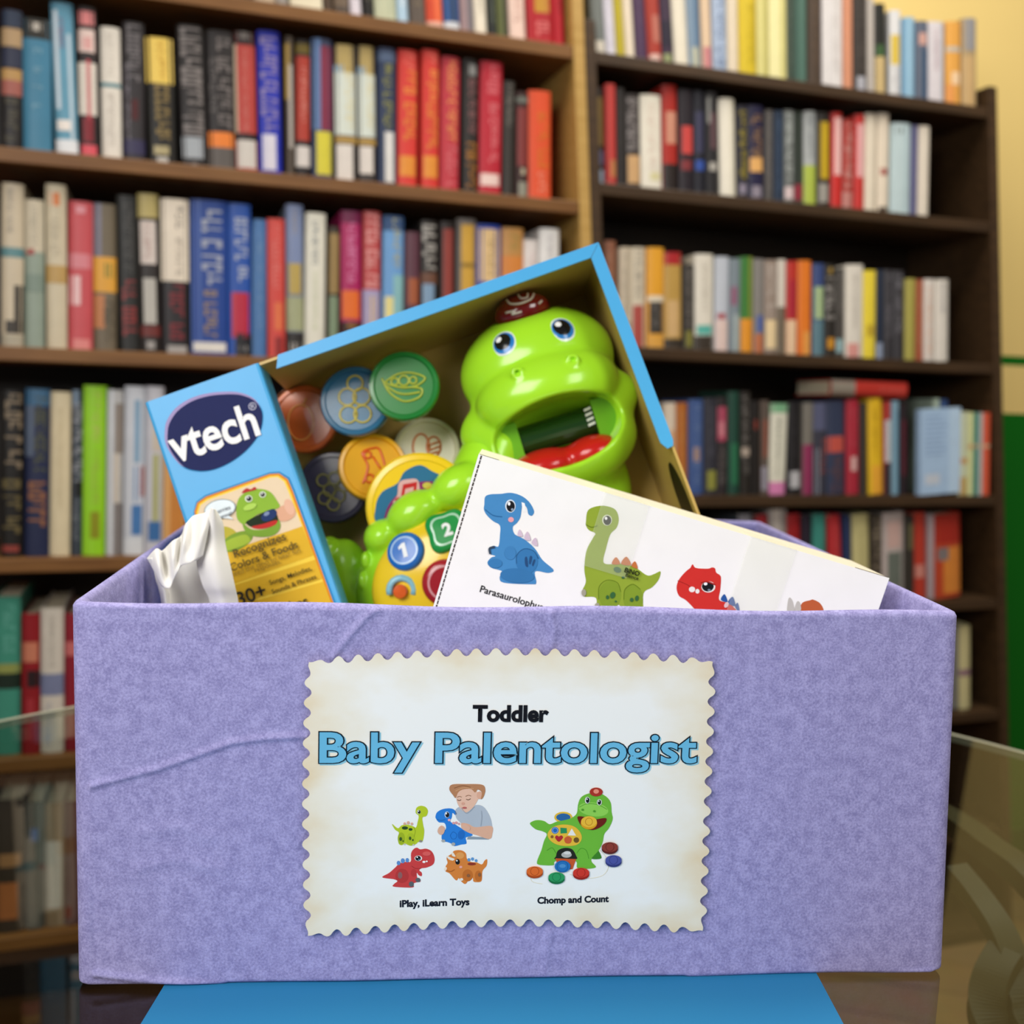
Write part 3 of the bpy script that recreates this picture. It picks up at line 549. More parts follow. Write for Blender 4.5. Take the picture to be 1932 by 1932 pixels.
(0.3092,0.0262,1.5974,0.2135,-5.8,0.0232,0.115,'steel blue book with pale foot in the first row atop the right bookcase','books in the first row atop the right bookcase','7f94a8',[(0.327,1.0,'5c7894',0.5,1),(0.832,1.0,'b8b8a0',0.3,0.8)]),
(0.337,0.0187,1.5974,0.2011,-5.31,0.0217,0.115,'peach book with red foot in the first row atop the right bookcase','books in the first row atop the right bookcase','dcc0a0',[(0.803,1.0,'c47880',0.1,0.9)]),
(0.3577,0.0262,1.5974,0.218,-4.81,0.0189,0.115,'pale blue book with dark checks in the first row atop the right bookcase','books in the first row atop the right bookcase','a8b8d0',[('t',0.325,0.986,'5c6c8c',0.2,0.8)]),
(0.3854,0.0218,1.5974,0.2156,-4.19,0.0195,0.115,'cream book left of the yellow book in the first row atop the right bookcase','books in the first row atop the right bookcase','dccdb4',[]),
(0.4088,0.0337,1.5974,0.2175,-4.21,0.0201,0.115,'bright yellow book in the first row atop the right bookcase','books in the first row atop the right bookcase','d2b82c',[(0.303,0.373,'5c5420'),('t',0.442,0.93,'b49c20',0.5,0.9)]),
(0.4447,0.0227,1.5974,0.216,-4.19,0.0202,0.115,'pale butter yellow book in the first row atop the right bookcase','books in the first row atop the right bookcase','d4cc84',[(0.169,1.0,'c0b868',0.6,1)]),
(0.469,0.0358,1.5974,0.2078,-4.18,0.0187,0.115,'wide pale yellow book in the first row atop the right bookcase','books in the first row atop the right bookcase','e6dfa4',[(0.152,1.0,'d2ca80',0.6,0.95)]),
(0.5065,0.0178,1.5974,0.208,-4.12,0.0231,0.115,'dark grey green book in the first row atop the right bookcase','books in the first row atop the right bookcase','3c4a40',[('t',0.236,0.915,'687868',0.3,0.7)]),
(0.526,0.0238,1.5974,0.2021,-4.18,0.024,0.115,'dark teal green book in the first row atop the right bookcase','books in the first row atop the right bookcase','456458',[(0.071,1.0,'5c7c70',0.5,0.9)]),
(0.552,0.0265,1.5974,0.2127,-4.31,0.0208,0.115,'dark brown book in the first row atop the right bookcase','books in the first row atop the right bookcase','4a3c30',[('t',0.324,0.831,'6c5848',0.3,0.7)]),
(0.5812,0.0432,1.5974,0.2012,-4.29,0.0209,0.115,'wide white book with grey edge in the first row atop the right bookcase','books in the first row atop the right bookcase','dad6d4',[(0.04,1.0,'a49ca4',0,0.3),('t',0.136,0.904,'b4aca8',0.5,0.7)]),
(0.6262,0.0186,1.5974,0.2013,-4.41,0.0185,0.115,'thin salmon book in the first row atop the right bookcase','books in the first row atop the right bookcase','cc8c6c',[]),
(0.647,0.0288,1.5974,0.2042,-4.53,0.0186,0.115,'charcoal book right of the salmon book in the first row atop the right bookcase','books in the first row atop the right bookcase','38322e',[(0.869,1.0,'a8a8b0',0.2,0.8),('t',0.217,0.826,'5c5450',0.3,0.8)]),
(0.6775,0.0163,1.5974,0.169,-4.63,0.0201,0.115,'thin grey white book in the first row atop the right bookcase','books in the first row atop the right bookcase','b8b0a8',[]),
(0.695,0.0226,1.5974,0.1617,-4.73,0.0196,0.115,'black book with tan foot in the first row atop the right bookcase','books in the first row atop the right bookcase','23231f',[(0.45,0.58,'3c5c34',0,0.8),(0.58,1,'c4ac78',0.0,0.9)]),
(0.7293,0.0249,1.5974,0.1557,-4.5,0.023,0.115,'white book with yellow block in the first row atop the right bookcase','books in the first row atop the right bookcase','d8d8d8',[(0.28,0.62,'d4b848',0.1,0.8),('t',0.65,0.98,'a8a4a8',0.3,0.7)]),
(0.7576,0.0251,1.5974,0.146,-4.61,0.019,0.115,'light blue book in the first row atop the right bookcase','books in the first row atop the right bookcase','7fa8c4',[(0,1,'9cc0d4',0.3,0.6)]),
(0.7845,0.028,1.5974,0.1428,-4.71,0.0181,0.115,'dark blue and pink grey book in the first row atop the right bookcase','books in the first row atop the right bookcase','5c6474',[(0.15,0.3,'c89c90',0.2,0.8),(0.35,1,'2c4c6c',0.5,1)]),
(0.815,0.0385,1.5974,0.1476,-4.85,0.0237,0.115,'lilac white book in the first row atop the right bookcase','books in the first row atop the right bookcase','d2ccd0',[('t',0.1,0.6,'b08c98',0.4,0.6),(0,1,'a4bccc',0.85,1)]),
(0.857,0.0335,1.5974,0.1529,-5.0,0.0212,0.115,'orange and white book in the first row atop the right bookcase','books in the first row atop the right bookcase','dca04c',[(0.3,0.36,'b8b4a8'),(0.6,0.75,'e8c8a0',0.3,0.9),(0.75,1,'dc9450',0,0.5)]),
(0.8926,0.0333,1.5974,0.1627,-5.13,0.0189,0.115,'grey and amber book at the end in the first row atop the right bookcase','books in the first row atop the right bookcase','a8926c',[(0,0.36,'8c8c90',0.1,0.9),(0.42,1,'c0a070',0,0.8)]),
(0.1428,0.0152,1.3854,0.1597,-3.18,0.0213,0.115,"black book with tan and blue panels in the right bookcase's second row","books in the right bookcase's second row",'2c2824',[(0.1,0.6,'806838',0.1,0.9),(0.65,0.8,'5c5c78',0.1,0.9),(0.85,1,'98a8bc',0.1,0.9)]),
(0.1607,0.0191,1.3854,0.1669,-3.08,0.0182,0.115,"red book in the right bookcase's second row","books in the right bookcase's second row",'bb3f3a',[(0.75,0.92,'b87c4c',0.4,0.9)]),
(0.1821,0.0171,1.3854,0.1635,-3.17,0.0212,0.115,"black book right of the red book in the right bookcase's second row","books in the right bookcase's second row",'282422',[('t',0.1,0.6,'4c4844',0.3,0.7)]),
(0.201,0.0274,1.3854,0.1567,-3.31,0.0239,0.115,"grey black book with tan foot in the right bookcase's second row","books in the right bookcase's second row",'3c3634',[('t',0.05,0.6,'b0a8a8',0.1,0.7),(0.65,0.95,'c8a070',0.1,0.95)]),
(0.2294,0.0393,1.3854,0.1587,-3.61,0.0232,0.115,"thick cream white book in the right bookcase's second row","books in the right bookcase's second row",'e2dccc',[('t',0.1,0.8,'d0b4a8',0.35,0.65),(0.82,0.9,'d4cc9c',0.4,0.9)]),
(0.2711,0.0276,1.3854,0.1796,-3.48,0.0222,0.115,"red and black book with a face in the right bookcase's second row","books in the right bookcase's second row",'a82c24',[(0.25,0.55,'c88c74',0.2,0.9),(0.74,1,'2a2220')]),
(0.3016,0.0274,1.3854,0.1742,-3.47,0.0196,0.115,"black book with red emblem in the right bookcase's second row","books in the right bookcase's second row",'282228',[(0.35,0.62,'c84844',0.15,0.9),(0.68,0.78,'7c3438',0.1,0.8)]),
(0.3309,0.0212,1.3854,0.1761,-3.56,0.0202,0.115,"black book with blue foot emblem in the right bookcase's second row","books in the right bookcase's second row",'24242c',[(0.2,0.6,'3c3c54',0.1,0.8),(0.67,0.77,'34509c',0.1,0.9)]),
(0.3545,0.0237,1.3854,0.1762,-3.66,0.019,0.115,"black book with grey emblem in the right bookcase's second row","books in the right bookcase's second row",'262426',[(0.2,0.55,'5c4448',0.3,0.8),(0.68,0.76,'a8a49c',0.2,0.8),(0.05,0.3,'8c8c88',0.1,0.3)]),
(0.384,0.031,1.3854,0.1699,-4.44,0.0226,0.115,"bright cream book among black books in the right bookcase's second row","books in the right bookcase's second row",'e6e0d0',[(0,1,'d4ccb4',0.7,0.9)]),
(0.417,0.0213,1.3854,0.1616,-3.29,0.0212,0.115,"dark book with yellow lettering in the right bookcase's second row","books in the right bookcase's second row",'2c2a34',[('t',0.06,0.78,'c4b030',0.2,0.9),(0.84,0.95,'8c8494',0.2,0.8)]),
(0.4409,0.0311,1.3854,0.1647,-3.73,0.0227,0.115,"navy book with tan and orange figures in the right bookcase's second row","books in the right bookcase's second row",'262440',[('t',0.1,0.55,'b88c50',0.2,0.8),(0.55,0.7,'dca864',0.1,0.9),(0.85,0.97,'8c8490',0.2,0.8)]),
(0.4736,0.0164,1.3854,0.1596,-3.48,0.02,0.115,"dark grey book in the right bookcase's second row","books in the right bookcase's second row",'54504e',[('t',0.05,0.9,'8c8884',0.3,0.7)]),
(0.4915,0.0204,1.3854,0.1598,-3.56,0.0193,0.115,"midnight blue book in the right bookcase's second row","books in the right bookcase's second row",'263448',[('t',0.1,0.9,'4c607c',0.3,0.7)]),
(0.514,0.022,1.3854,0.1644,-3.64,0.0229,0.115,"grey book with white lettering in the right bookcase's second row","books in the right bookcase's second row",'6c706e',[('t',0.03,0.75,'c4ccc8',0.2,0.8),(0.82,0.95,'d4c0c0',0.1,0.9)]),
(0.5376,0.0173,1.3854,0.1647,-3.72,0.0239,0.115,"black green book with red foot in the right bookcase's second row","books in the right bookcase's second row",'2c342c',[(0.78,0.95,'8c2838')]),
(0.557,0.0258,1.3854,0.1673,-3.81,0.0231,0.115,"silver and lime book in the right bookcase's second row","books in the right bookcase's second row",'a8acac',[('t',0.03,0.5,'70767a',0.3,0.7),(0.57,1,'a8b84c')]),
(0.586,0.0261,1.3854,0.1685,-3.58,0.0228,0.115,"black book with yellow stripe in the right bookcase's second row","books in the right bookcase's second row",'2c2824',[(0.1,0.7,'c4a420',0.15,0.8),(0.75,0.95,'98948c',0.1,0.8)]),
(0.6157,0.0228,1.3854,0.1717,-3.52,0.0229,0.115,"left red and white book of three in the right bookcase's second row","books in the right bookcase's second row",'c4302c',[(0.05,0.65,'e4b4b0',0.2,0.9)]),
(0.6402,0.0214,1.3854,0.1619,-3.39,0.0224,0.115,"middle red and grey book of three in the right bookcase's second row","books in the right bookcase's second row",'a83c34',[('t',0.05,0.75,'d4c4bc',0.2,0.8),(0.8,1,'b87c74')]),
(0.6633,0.0216,1.3854,0.1727,-3.51,0.0194,0.115,"right red and pink book of three in the right bookcase's second row","books in the right bookcase's second row",'c03430',[(0.1,0.65,'e0a8a8',0.2,0.9)]),
(0.6871,0.0254,1.3854,0.1777,-3.46,0.0211,0.115,"plain ivory book in the right bookcase's second row","books in the right bookcase's second row",'ddd2be',[(0,1,'c4b8a4',0.75,1)]),
(0.7147,0.0256,1.3854,0.1807,-3.57,0.0201,0.115,"ivory book with brown mark in the right bookcase's second row","books in the right bookcase's second row",'ddd0bc',[(0.55,0.62,'a8645c',0.2,0.8),(0.94,1,'4c4038',0.1,0.8)]),
(0.7437,0.0433,1.3854,0.166,-3.46,0.0182,0.115,"pale blue book in the right bookcase's second row","books in the right bookcase's second row",'b4c8cc',[(0.05,0.12,'3c4440',0.2,0.5),(0,1,'c8d4d4',0.1,0.4)]),
(0.7888,0.0155,1.3854,0.166,-3.35,0.0182,0.115,"thin navy lavender book in the right bookcase's second row","books in the right bookcase's second row",'5c5c80',[]),
(0.8055,0.0258,1.3854,0.1675,-3.26,0.0197,0.115,"cream book at the right end in the right bookcase's second row","books in the right bookcase's second row",'dcd2c2',[(0,1,'c0b4a4',0,0.25)]),
(0.1682,0.0238,1.1134,0.1787,-2.89,0.0196,0.115,"rust brown book half behind the blue carton in the right bookcase's third row","books in the right bookcase's third row",'8a5a44',[('t',0.1,0.5,'b08468',0.3,0.7)]),
(0.199,0.021,1.1134,0.1702,-2.44,0.0222,0.115,"cream book with grey lettering in the right bookcase's third row","books in the right bookcase's third row",'cdbfa8',[('t',0.03,0.7,'7c7468',0.3,0.7),(0.75,1,'98886c')]),
(0.2217,0.0273,1.1134,0.172,-2.54,0.0237,0.115,"cream book with grey lettering and red foot in the right bookcase's third row","books in the right bookcase's third row",'cdc2ac',[('t',0.03,0.5,'8c8478',0.25,0.7),(0.58,1,'a84c44',0.1,0.8)]),
(0.2518,0.0321,1.1134,0.1736,-2.66,0.0207,0.115,"amber and black book in the right bookcase's third row","books in the right bookcase's third row",'e0a030',[(0.48,0.54,'dcd0b8'),(0.54,0.86,'3c3834',0.1,0.95),('t',0.58,0.82,'7c7874',0.3,0.7),(0.88,1,'d8a048',0.05,0.95)]),
(0.2857,0.0352,1.1134,0.1682,-3.23,0.0236,0.115,"tan book with red head in the right bookcase's third row","books in the right bookcase's third row",'b8944c',[(0,0.13,'a8282c'),(0.5,0.88,'cca874',0.2,0.8),(0.9,1,'3c342c')]),
(0.3237,0.0219,1.1134,0.1499,-2.9,0.0239,0.115,"black and grey book in the right bookcase's third row","books in the right bookcase's third row",'34302c',[('t',0.05,0.75,'948c84',0.3,0.8),(0.78,0.97,'7c7838',0.2,0.8)]),
(0.3475,0.0368,1.1134,0.1695,-3.02,0.0237,0.115,"white book with teal foot in the right bookcase's third row","books in the right bookcase's third row",'ded8ca',[(0,1,'ccc4b0',0.7,0.95),('t',0.1,0.6,'b0a898',0.35,0.6),(0.74,0.84,'5cb0a4',0.1,0.9),(0.85,1,'3c342c')]),
(0.3862,0.027,1.1134,0.1673,-2.5,0.0202,0.115,"pale lilac book with red spot in the right bookcase's third row","books in the right bookcase's third row",'bcc2cc',[(0.6,0.66,'a83438',0.1,0.7),(0.67,1,'dcc4bc',0.0,0.9)]),
(0.4147,0.0221,1.1134,0.1658,-2.58,0.0193,0.115,"grey and teal book in the right bookcase's third row","books in the right bookcase's third row",'7c8890',[(0.3,0.5,'8c5c74',0.1,0.6),(0.6,1,'a0acac',0.3,0.9)]),
(0.4383,0.0246,1.1134,0.1707,-3.0,0.0194,0.115,"green book with orange foot in the right bookcase's third row","books in the right bookcase's third row",'3c7834',[(0.0,0.65,'8c9440',0.6,1),(0.65,1,'e0942c')]),
(0.4644,0.022,1.1134,0.1684,-3.08,0.0192,0.115,"grey book with blue figure in the right bookcase's third row","books in the right bookcase's third row",'84807c',[(0.6,0.78,'4860a4',0.3,0.8),(0.8,1,'b8704c',0.1,0.9)]),
(0.4878,0.0265,1.1134,0.1681,-3.17,0.0192,0.115,"taupe book with cream foot in the right bookcase's third row","books in the right bookcase's third row",'948478',[('t',0.05,0.6,'c0b4ac',0.2,0.8),(0.64,0.95,'e4cca0',0.1,0.95)]),
(0.5158,0.0189,1.1134,0.171,-3.26,0.0217,0.115,"white and brown book in the right bookcase's third row","books in the right bookcase's third row",'d4ccc0',[(0.5,1,'6c6050')]),
(0.5358,0.0235,1.1134,0.1702,-3.01,0.0234,0.115,"red book with cream foot in the right bookcase's third row","books in the right bookcase's third row",'b8342c',[(0.2,0.6,'a82838',0.2,0.9),(0.63,1,'e4c4a0',0.0,0.9)]),
(0.5603,0.0296,1.1134,0.1727,-3.3,0.023,0.115,"orange book in the right bookcase's third row","books in the right bookcase's third row",'e07a28',[(0,1,'c86420',0.0,0.2),(0.75,1,'e4a050',0.4,0.9)]),
(0.5929,0.0239,1.1134,0.1691,-3.54,0.0209,0.115,"navy and mint book in the right bookcase's third row","books in the right bookcase's third row",'3c4c7c',[(0.25,0.6,'a8c08c',0.1,0.9),(0.62,1,'5c7c88')]),
(0.6199,0.0221,1.1134,0.17,-3.63,0.0219,0.115,"black book with white lettering in the right bookcase's third row","books in the right bookcase's third row",'2a2622',[('t',0.14,0.62,'c4c0bc',0.1,0.9),(0.04,0.1,'a88838',0.3,0.6),(0.8,0.92,'c88c28',0.2,0.9)]),
(0.6435,0.0177,1.1134,0.1639,-3.69,0.0228,0.115,"dark grey book in the right bookcase's third row","books in the right bookcase's third row",'44403c',[('t',0.05,0.5,'8c8884',0.3,0.8),(0.8,0.95,'90b0b4',0.1,0.9)]),
(0.6633,0.0388,1.1134,0.1718,-3.83,0.0185,0.115,"wide white book in the right bookcase's third row","books in the right bookcase's third row",'dad4c8',[('t',0.1,0.7,'b4aca0',0.4,0.6),(0.85,1,'d4948c',0.1,0.7)]),
(0.7027,0.0304,1.1134,0.1641,-3.57,0.022,0.115,"bright yellow book in the right bookcase's third row","books in the right bookcase's third row",'e6d040',[(0.62,0.75,'b89c30',0.3,0.9)]),
(0.7342,0.0177,1.1134,0.1674,-3.89,0.0235,0.115,"navy book right of the yellow one in the right bookcase's third row","books in the right bookcase's third row",'222c40',[(0.82,1,'8c98b0',0.1,0.8)]),
(0.7535,0.0215,1.1134,0.1687,-4.37,0.0227,0.115,"left charcoal book with grey lettering in the right bookcase's third row","books in the right bookcase's third row",'38363a',[('t',0.05,0.75,'74727a',0.2,0.8)]),
(0.7766,0.0227,1.1134,0.1686,-4.53,0.0225,0.115,"right charcoal book with grey lettering in the right bookcase's third row","books in the right bookcase's third row",'38363a',[('t',0.05,0.75,'8a8890',0.2,0.8)]),
(0.8004,0.0234,1.1134,0.1549,-3.84,0.0209,0.115,"olive yellow book in the right bookcase's third row","books in the right bookcase's third row",'a49c4c',[(0,1,'b8b064',0.5,0.8)]),
(0.8255,0.0166,1.1134,0.1545,-4.3,0.0191,0.115,"thin red brown book in the right bookcase's third row","books in the right bookcase's third row",'a05438',[('t',0.05,0.9,'c89c78',0.3,0.7)]),
(0.8432,0.0264,1.1134,0.1568,-4.39,0.0227,0.115,"white book with orange lettering in the right bookcase's third row","books in the right bookcase's third row",'dcd4cc',[('t',0.1,0.95,'dca888',0.35,0.7)]),
(0.8713,0.0304,1.1134,0.1578,-4.5,0.02,0.115,"white book at the right end in the right bookcase's third row","books in the right bookcase's third row",'d6d0c6',[('t',0.05,0.4,'8c8c94',0.35,0.6)]),
(0.2981,0.0238,0.8514,0.1657,-2.76,0.0228,0.115,"cream and peach book beside the carton in the right bookcase's fourth row","books in the right bookcase's fourth row",'d8c8b4',[(0.3,1,'d8a880',0.4,1)]),
(0.3233,0.0222,0.8514,0.1663,-2.85,0.0238,0.115,"copper brown book in the right bookcase's fourth row","books in the right bookcase's fourth row",'b0682c',[('t',0.1,0.8,'c89058',0.3,0.7)]),
(0.3469,0.0289,0.8514,0.1728,-2.95,0.0204,0.115,"denim blue book in the right bookcase's fourth row","books in the right bookcase's fourth row",'40588c',[('t',0.05,0.9,'7c90b4',0.4,0.7),(0.5,0.65,'b49070',0.3,0.7)]),
(0.3782,0.0259,0.8514,0.1762,-3.05,0.0204,0.115,"dark slate book with olive foot in the right bookcase's fourth row","books in the right bookcase's fourth row",'34343c',[('t',0.1,0.6,'5c5c68',0.3,0.7),(0.75,0.95,'8c8c40',0.2,0.9)]),
(0.405,0.0228,0.8514,0.179,-3.14,0.0237,0.115,"black book with pink emblem in the right bookcase's fourth row","books in the right bookcase's fourth row",'302a2c',[(0.1,0.45,'b04c64',0.1,0.9),(0.25,0.4,'d08c94',0.2,0.6),('t',0.5,0.9,'74706c',0.2,0.8)]),
(0.4292,0.0225,0.8514,0.19,-3.22,0.0223,0.115,"dark green book in the right bookcase's fourth row","books in the right bookcase's fourth row",'24483c',[(0.5,0.9,'2c6c4c',0.2,0.8)]),
(0.4532,0.0207,0.8514,0.1907,-3.3,0.019,0.115,"black book with grey stripes in the right bookcase's fourth row","books in the right bookcase's fourth row",'2c2824',[('t',0.05,0.8,'94908c',0.2,0.7),(0.54,0.62,'c0b0a0',0.1,0.8)]),
(0.4753,0.018,0.8514,0.1738,-3.38,0.0188,0.115,"plain black book in the right bookcase's fourth row","books in the right bookcase's fourth row",'221e1c',[(0.2,0.3,'84382c',0.3,0.6)]),
(0.4952,0.0183,0.8514,0.1752,-3.45,0.0189,0.115,"grey and rust book in the right bookcase's fourth row","books in the right bookcase's fourth row",'5c5048',[(0.2,0.6,'94503c',0.2,0.7),(0.7,0.95,'94909c',0.1,0.7)]),
(0.5141,0.0362,0.8514,0.1703,-1.26,0.0234,0.115,"white book with mint head and pink foot in the right bookcase's fourth row","books in the right bookcase's fourth row",'dedccb',[(0,0.1,'7cb088'),('t',0.15,0.5,'4c5448',0.35,0.55),('t',0.5,0.8,'8c8c80',0.35,0.55),(0.86,1,'d884b4')]),
(0.5582,0.026,0.8514,0.1746,-3.69,0.0228,0.115,"black book with white square at foot in the right bookcase's fourth row","books in the right bookcase's fourth row",'222022',[(0.75,0.93,'c0c0c4',0.1,0.9),('t',0.1,0.6,'3c3a3c',0.3,0.7)]),
(0.5867,0.0216,0.8514,0.1737,-3.12,0.0189,0.115,"grey and magenta book in the right bookcase's fourth row","books in the right bookcase's fourth row",'78746c',[(0.45,1,'8c3058')]),
(0.6114,0.0305,0.8514,0.1744,-3.89,0.023,0.115,"slate book with coral lines in the right bookcase's fourth row","books in the right bookcase's fourth row",'3c3c48',[(0,0.3,'585c78'),('t',0.4,0.8,'a85048',0.5,1),(0.5,1,'9ca0ac',0.1,0.4)]),
(0.6439,0.0401,0.8514,0.1789,-4.03,0.0239,0.115,"navy book with coral band in the right bookcase's fourth row","books in the right bookcase's fourth row",'343c54',[(0.38,0.55,'c05448',0.0,0.9),('t',0.6,1,'6c4844',0.2,0.8)]),
(0.6871,0.0281,0.8514,0.1825,-4.15,0.0219,0.115,"crimson book in the right bookcase's fourth row","books in the right bookcase's fourth row",'a82c3c',[(0.6,0.75,'d4b0ac',0.3,0.7),('t',0.1,0.5,'c0505c',0.3,0.7)]),
(0.7162,0.0157,0.8514,0.1771,-4.22,0.0201,0.115,"dark charcoal book in the right bookcase's fourth row","books in the right bookcase's fourth row",'3a3430',[]),
(0.7372,0.0328,0.8514,0.1866,-4.97,0.0213,0.115,"golden yellow book in the right bookcase's fourth row","books in the right bookcase's fourth row",'e2b828',[('t',0.1,0.6,'b48c20',0.3,0.6),(0.7,1,'e8a838',0.2,0.9)]),
(0.771,0.016,0.8514,0.1821,-4.42,0.0188,0.115,"red and white book in the right bookcase's fourth row","books in the right bookcase's fourth row",'a83830',[(0.2,0.65,'c4ccd0',0.1,0.9),(0.66,1,'3c2c30')]),
(0.788,0.0171,0.8514,0.1826,-4.48,0.0181,0.115,"thin sky blue book in the right bookcase's fourth row","books in the right bookcase's fourth row",'7ca0b4',[(0.1,1,'5c88a0',0.5,1)]),
(0.8073,0.0226,0.8514,0.1832,-4.56,0.0238,0.115,"black book with wine stripe in the right bookcase's fourth row","books in the right bookcase's fourth row",'2c2226',[(0.2,0.8,'58242f',0.3,0.7)]),
(0.8922,0.0133,0.8514,0.1899,-4.84,0.0219,0.115,"mint topped book peeking out behind the pale blue cover in the right bookcase's fourth row","books in the right bookcase's fourth row",'a0b0a0',[]),
(0.9066,0.0189,0.8514,0.1887,-4.9,0.0212,0.115,"navy book peeking out behind the pale blue cover in the right bookcase's fourth row","books in the right bookcase's fourth row",'2c4470',[]),
(0.4637,0.0279,0.6404,0.1736,-3.32,0.0236,0.115,"dark blue grey book in the right bookcase's fifth row","books in the right bookcase's fifth row",'3c444c',[(0,0.1,'8c8c94')]),
(0.4929,0.0335,0.6404,0.1729,-3.43,0.0206,0.115,"black book with red head in the right bookcase's fifth row","books in the right bookcase's fifth row",'2c2424',[(0,0.3,'a82c34',0.1,0.9)]),
(0.5276,0.0399,0.6404,0.183,-3.57,0.0232,0.115,"light grey book in the right bookcase's fifth row","books in the right bookcase's fifth row",'a49c98',[(0,1,'c4bcb4',0.2,0.6)]),
(0.5694,0.0282,0.6404,0.1736,-3.69,0.023,0.115,"red book right of the light grey book in the right bookcase's fifth row","books in the right bookcase's fifth row",'a42428',[('t',0.2,0.8,'8c1c20',0.3,0.7)]),
(0.5989,0.0224,0.6404,0.1729,-3.77,0.0193,0.115,"dark plum book in the right bookcase's fifth row","books in the right bookcase's fifth row",'2a2230',[]),
(0.6226,0.0287,0.6404,0.1727,-3.43,0.0195,0.115,"teal book in the right bookcase's fifth row","books in the right bookcase's fifth row",'3c8c80',[('t',0.1,0.9,'58a498',0.4,0.7)]),
(0.6636,0.0284,0.6404,0.1714,-6.28,0.0198,0.115,"tilted red book in the right bookcase's fifth row","books in the right bookcase's fifth row",'b83034',[('t',0.1,0.6,'cc5c5c',0.4,0.7)]),
(0.694,0.0181,0.6404,0.1712,-4.56,0.0194,0.115,"navy book in the right bookcase's fifth row","books in the right bookcase's fifth row",'28365c',[]),
(0.7162,0.0381,0.6404,0.1722,-4.91,0.0215,0.115,"pale yellow book in the right bookcase's fifth row","books in the right bookcase's fifth row",'c8c088',[('t',0.2,0.8,'b0a870',0.4,0.6)]),
(0.7563,0.0271,0.6404,0.1714,-4.34,0.0196,0.115,"dark book with tan lettering in the right bookcase's fifth row","books in the right bookcase's fifth row",'3c342c',[('t',0.05,0.9,'a89c84',0.2,0.9)]),
(0.7847,0.0505,0.6404,0.1748,-4.5,0.0205,0.115,"pinkish white book with green grey foot in the right bookcase's fifth row","books in the right bookcase's fifth row",'bcb0ac',[(0.45,1,'687068',0.2,0.95),(0.1,0.4,'c8a8a0',0.2,0.8)]),
(0.8373,0.0219,0.6404,0.1698,-4.61,0.0188,0.115,"dark olive book in the right bookcase's fifth row","books in the right bookcase's fifth row",'34302a',[(0.1,0.4,'6c6848',0.3,0.7)]),
(0.862,0.0302,0.6404,0.1744,-5.49,0.0235,0.115,"orange red book in the right bookcase's fifth row","books in the right bookcase's fifth row",'b83c2c',[(0.6,0.75,'c88478',0.1,0.8)]),
(0.8936,0.0156,0.6404,0.1713,-4.79,0.0201,0.115,"thin lilac grey book in the right bookcase's fifth row","books in the right bookcase's fifth row",'a8989c',[]),
(0.9113,0.0623,0.6404,0.1717,-5.43,0.0207,0.115,"wide red and orange book in the right bookcase's fifth row","books in the right bookcase's fifth row",'b44428',[(0,0.35,'a42c20'),(0.4,0.95,'d48438',0.3,1),(0.4,0.55,'7c7474',0.1,0.5)]),
(0.9365,0.0551,0.4054,0.175,-4.97,0.0215,0.115,"grey book behind the purple box edge in the right bookcase's sixth row","books in the right bookcase's sixth row",'7c7c78',[]),
(0.994,0.0284,0.4054,0.1761,-5.09,0.0234,0.115,"pale yellow book standing alone in the right bookcase's sixth row","books in the right bookcase's sixth row",'c8c090',[(0.52,0.6,'8c6c7c')])
]
for (s0, w, z, h, lean, off, d, label, group, base, bands) in BOOKS:
    o = book(w, h, d, base, bands)
    a = math.radians(lean)
    piv = s0 if a <= 0 else s0 + w
    loc = Matrix.Translation((piv, off, z)) @ Matrix.Rotation(a, 4, 'Y') @ Matrix.Translation((s0-piv, 0, 0))
    o.matrix_world = CASE @ loc
    tag(o, label, 'book', group)

def laid(o, mloc, label, group):
    o.matrix_world = CASE @ mloc; tag(o, label, 'book', group)
G4 = "books on the right bookcase's fourth row"
o = book(0.030, 0.172, 0.12, 'b8342a', [(.69, 1, '8c8478', .0, 1), ('t', .04, .38, 'cc7068', .35, .65)])
laid(o, Matrix.Translation((0.632, 0.015, 1.0405)) @ Matrix.Rotation(math.pi/2, 4, 'Y') @ Matrix.Translation((-0.030, 0, 0)), "red book with grey end lying flat across the right bookcase's fourth row", G4)
# a small set of thin books at the end of the fourth row: the first shows its pale blue back cover
mb = MB(); bw, bh = 0.095, 0.168
mb.box((0, 0, 0), (bw, 0.002, bh), 'a6c2e0'); mb.box((0, 0.012, 0), (bw, 0.014, bh), '9cb8d8'); mb.box((0, 0.002, 0), (0.002, 0.012, bh), '9cb8d8')
for k in range(9): mb.box((0.012, -0.0002, bh*(0.90-0.055*k)), (0.012+0.055*(0.7+0.3*((k*7) % 5)/5), 0.0, bh*(0.90-0.055*k)+0.003), '8aa4c8')
mb.box((0.012, -0.0002, bh*.12), (0.046, 0.0, bh*.24), 'c4ccd8'); mb.box((0.068, -0.0002, 0), (bw, 0.0, bh), 'b6d0e8')
o = mb.build('book', M_BOOK)
pg = MB(); pg.box((0.0022, 0.0022, 0.002), (bw-0.002, 0.0118, bh-0.002), 'd8ccb0'); pg.build('page_block', M_PAGES, o)
LEAN = Matrix.Rotation(math.radians(-4.2), 4, 'Y')
laid(o, Matrix.Translation((0.841, 0.004, 0.8515)) @ LEAN, "pale blue book showing its back cover at the right end of the fourth row", G4)
x = 0.9375
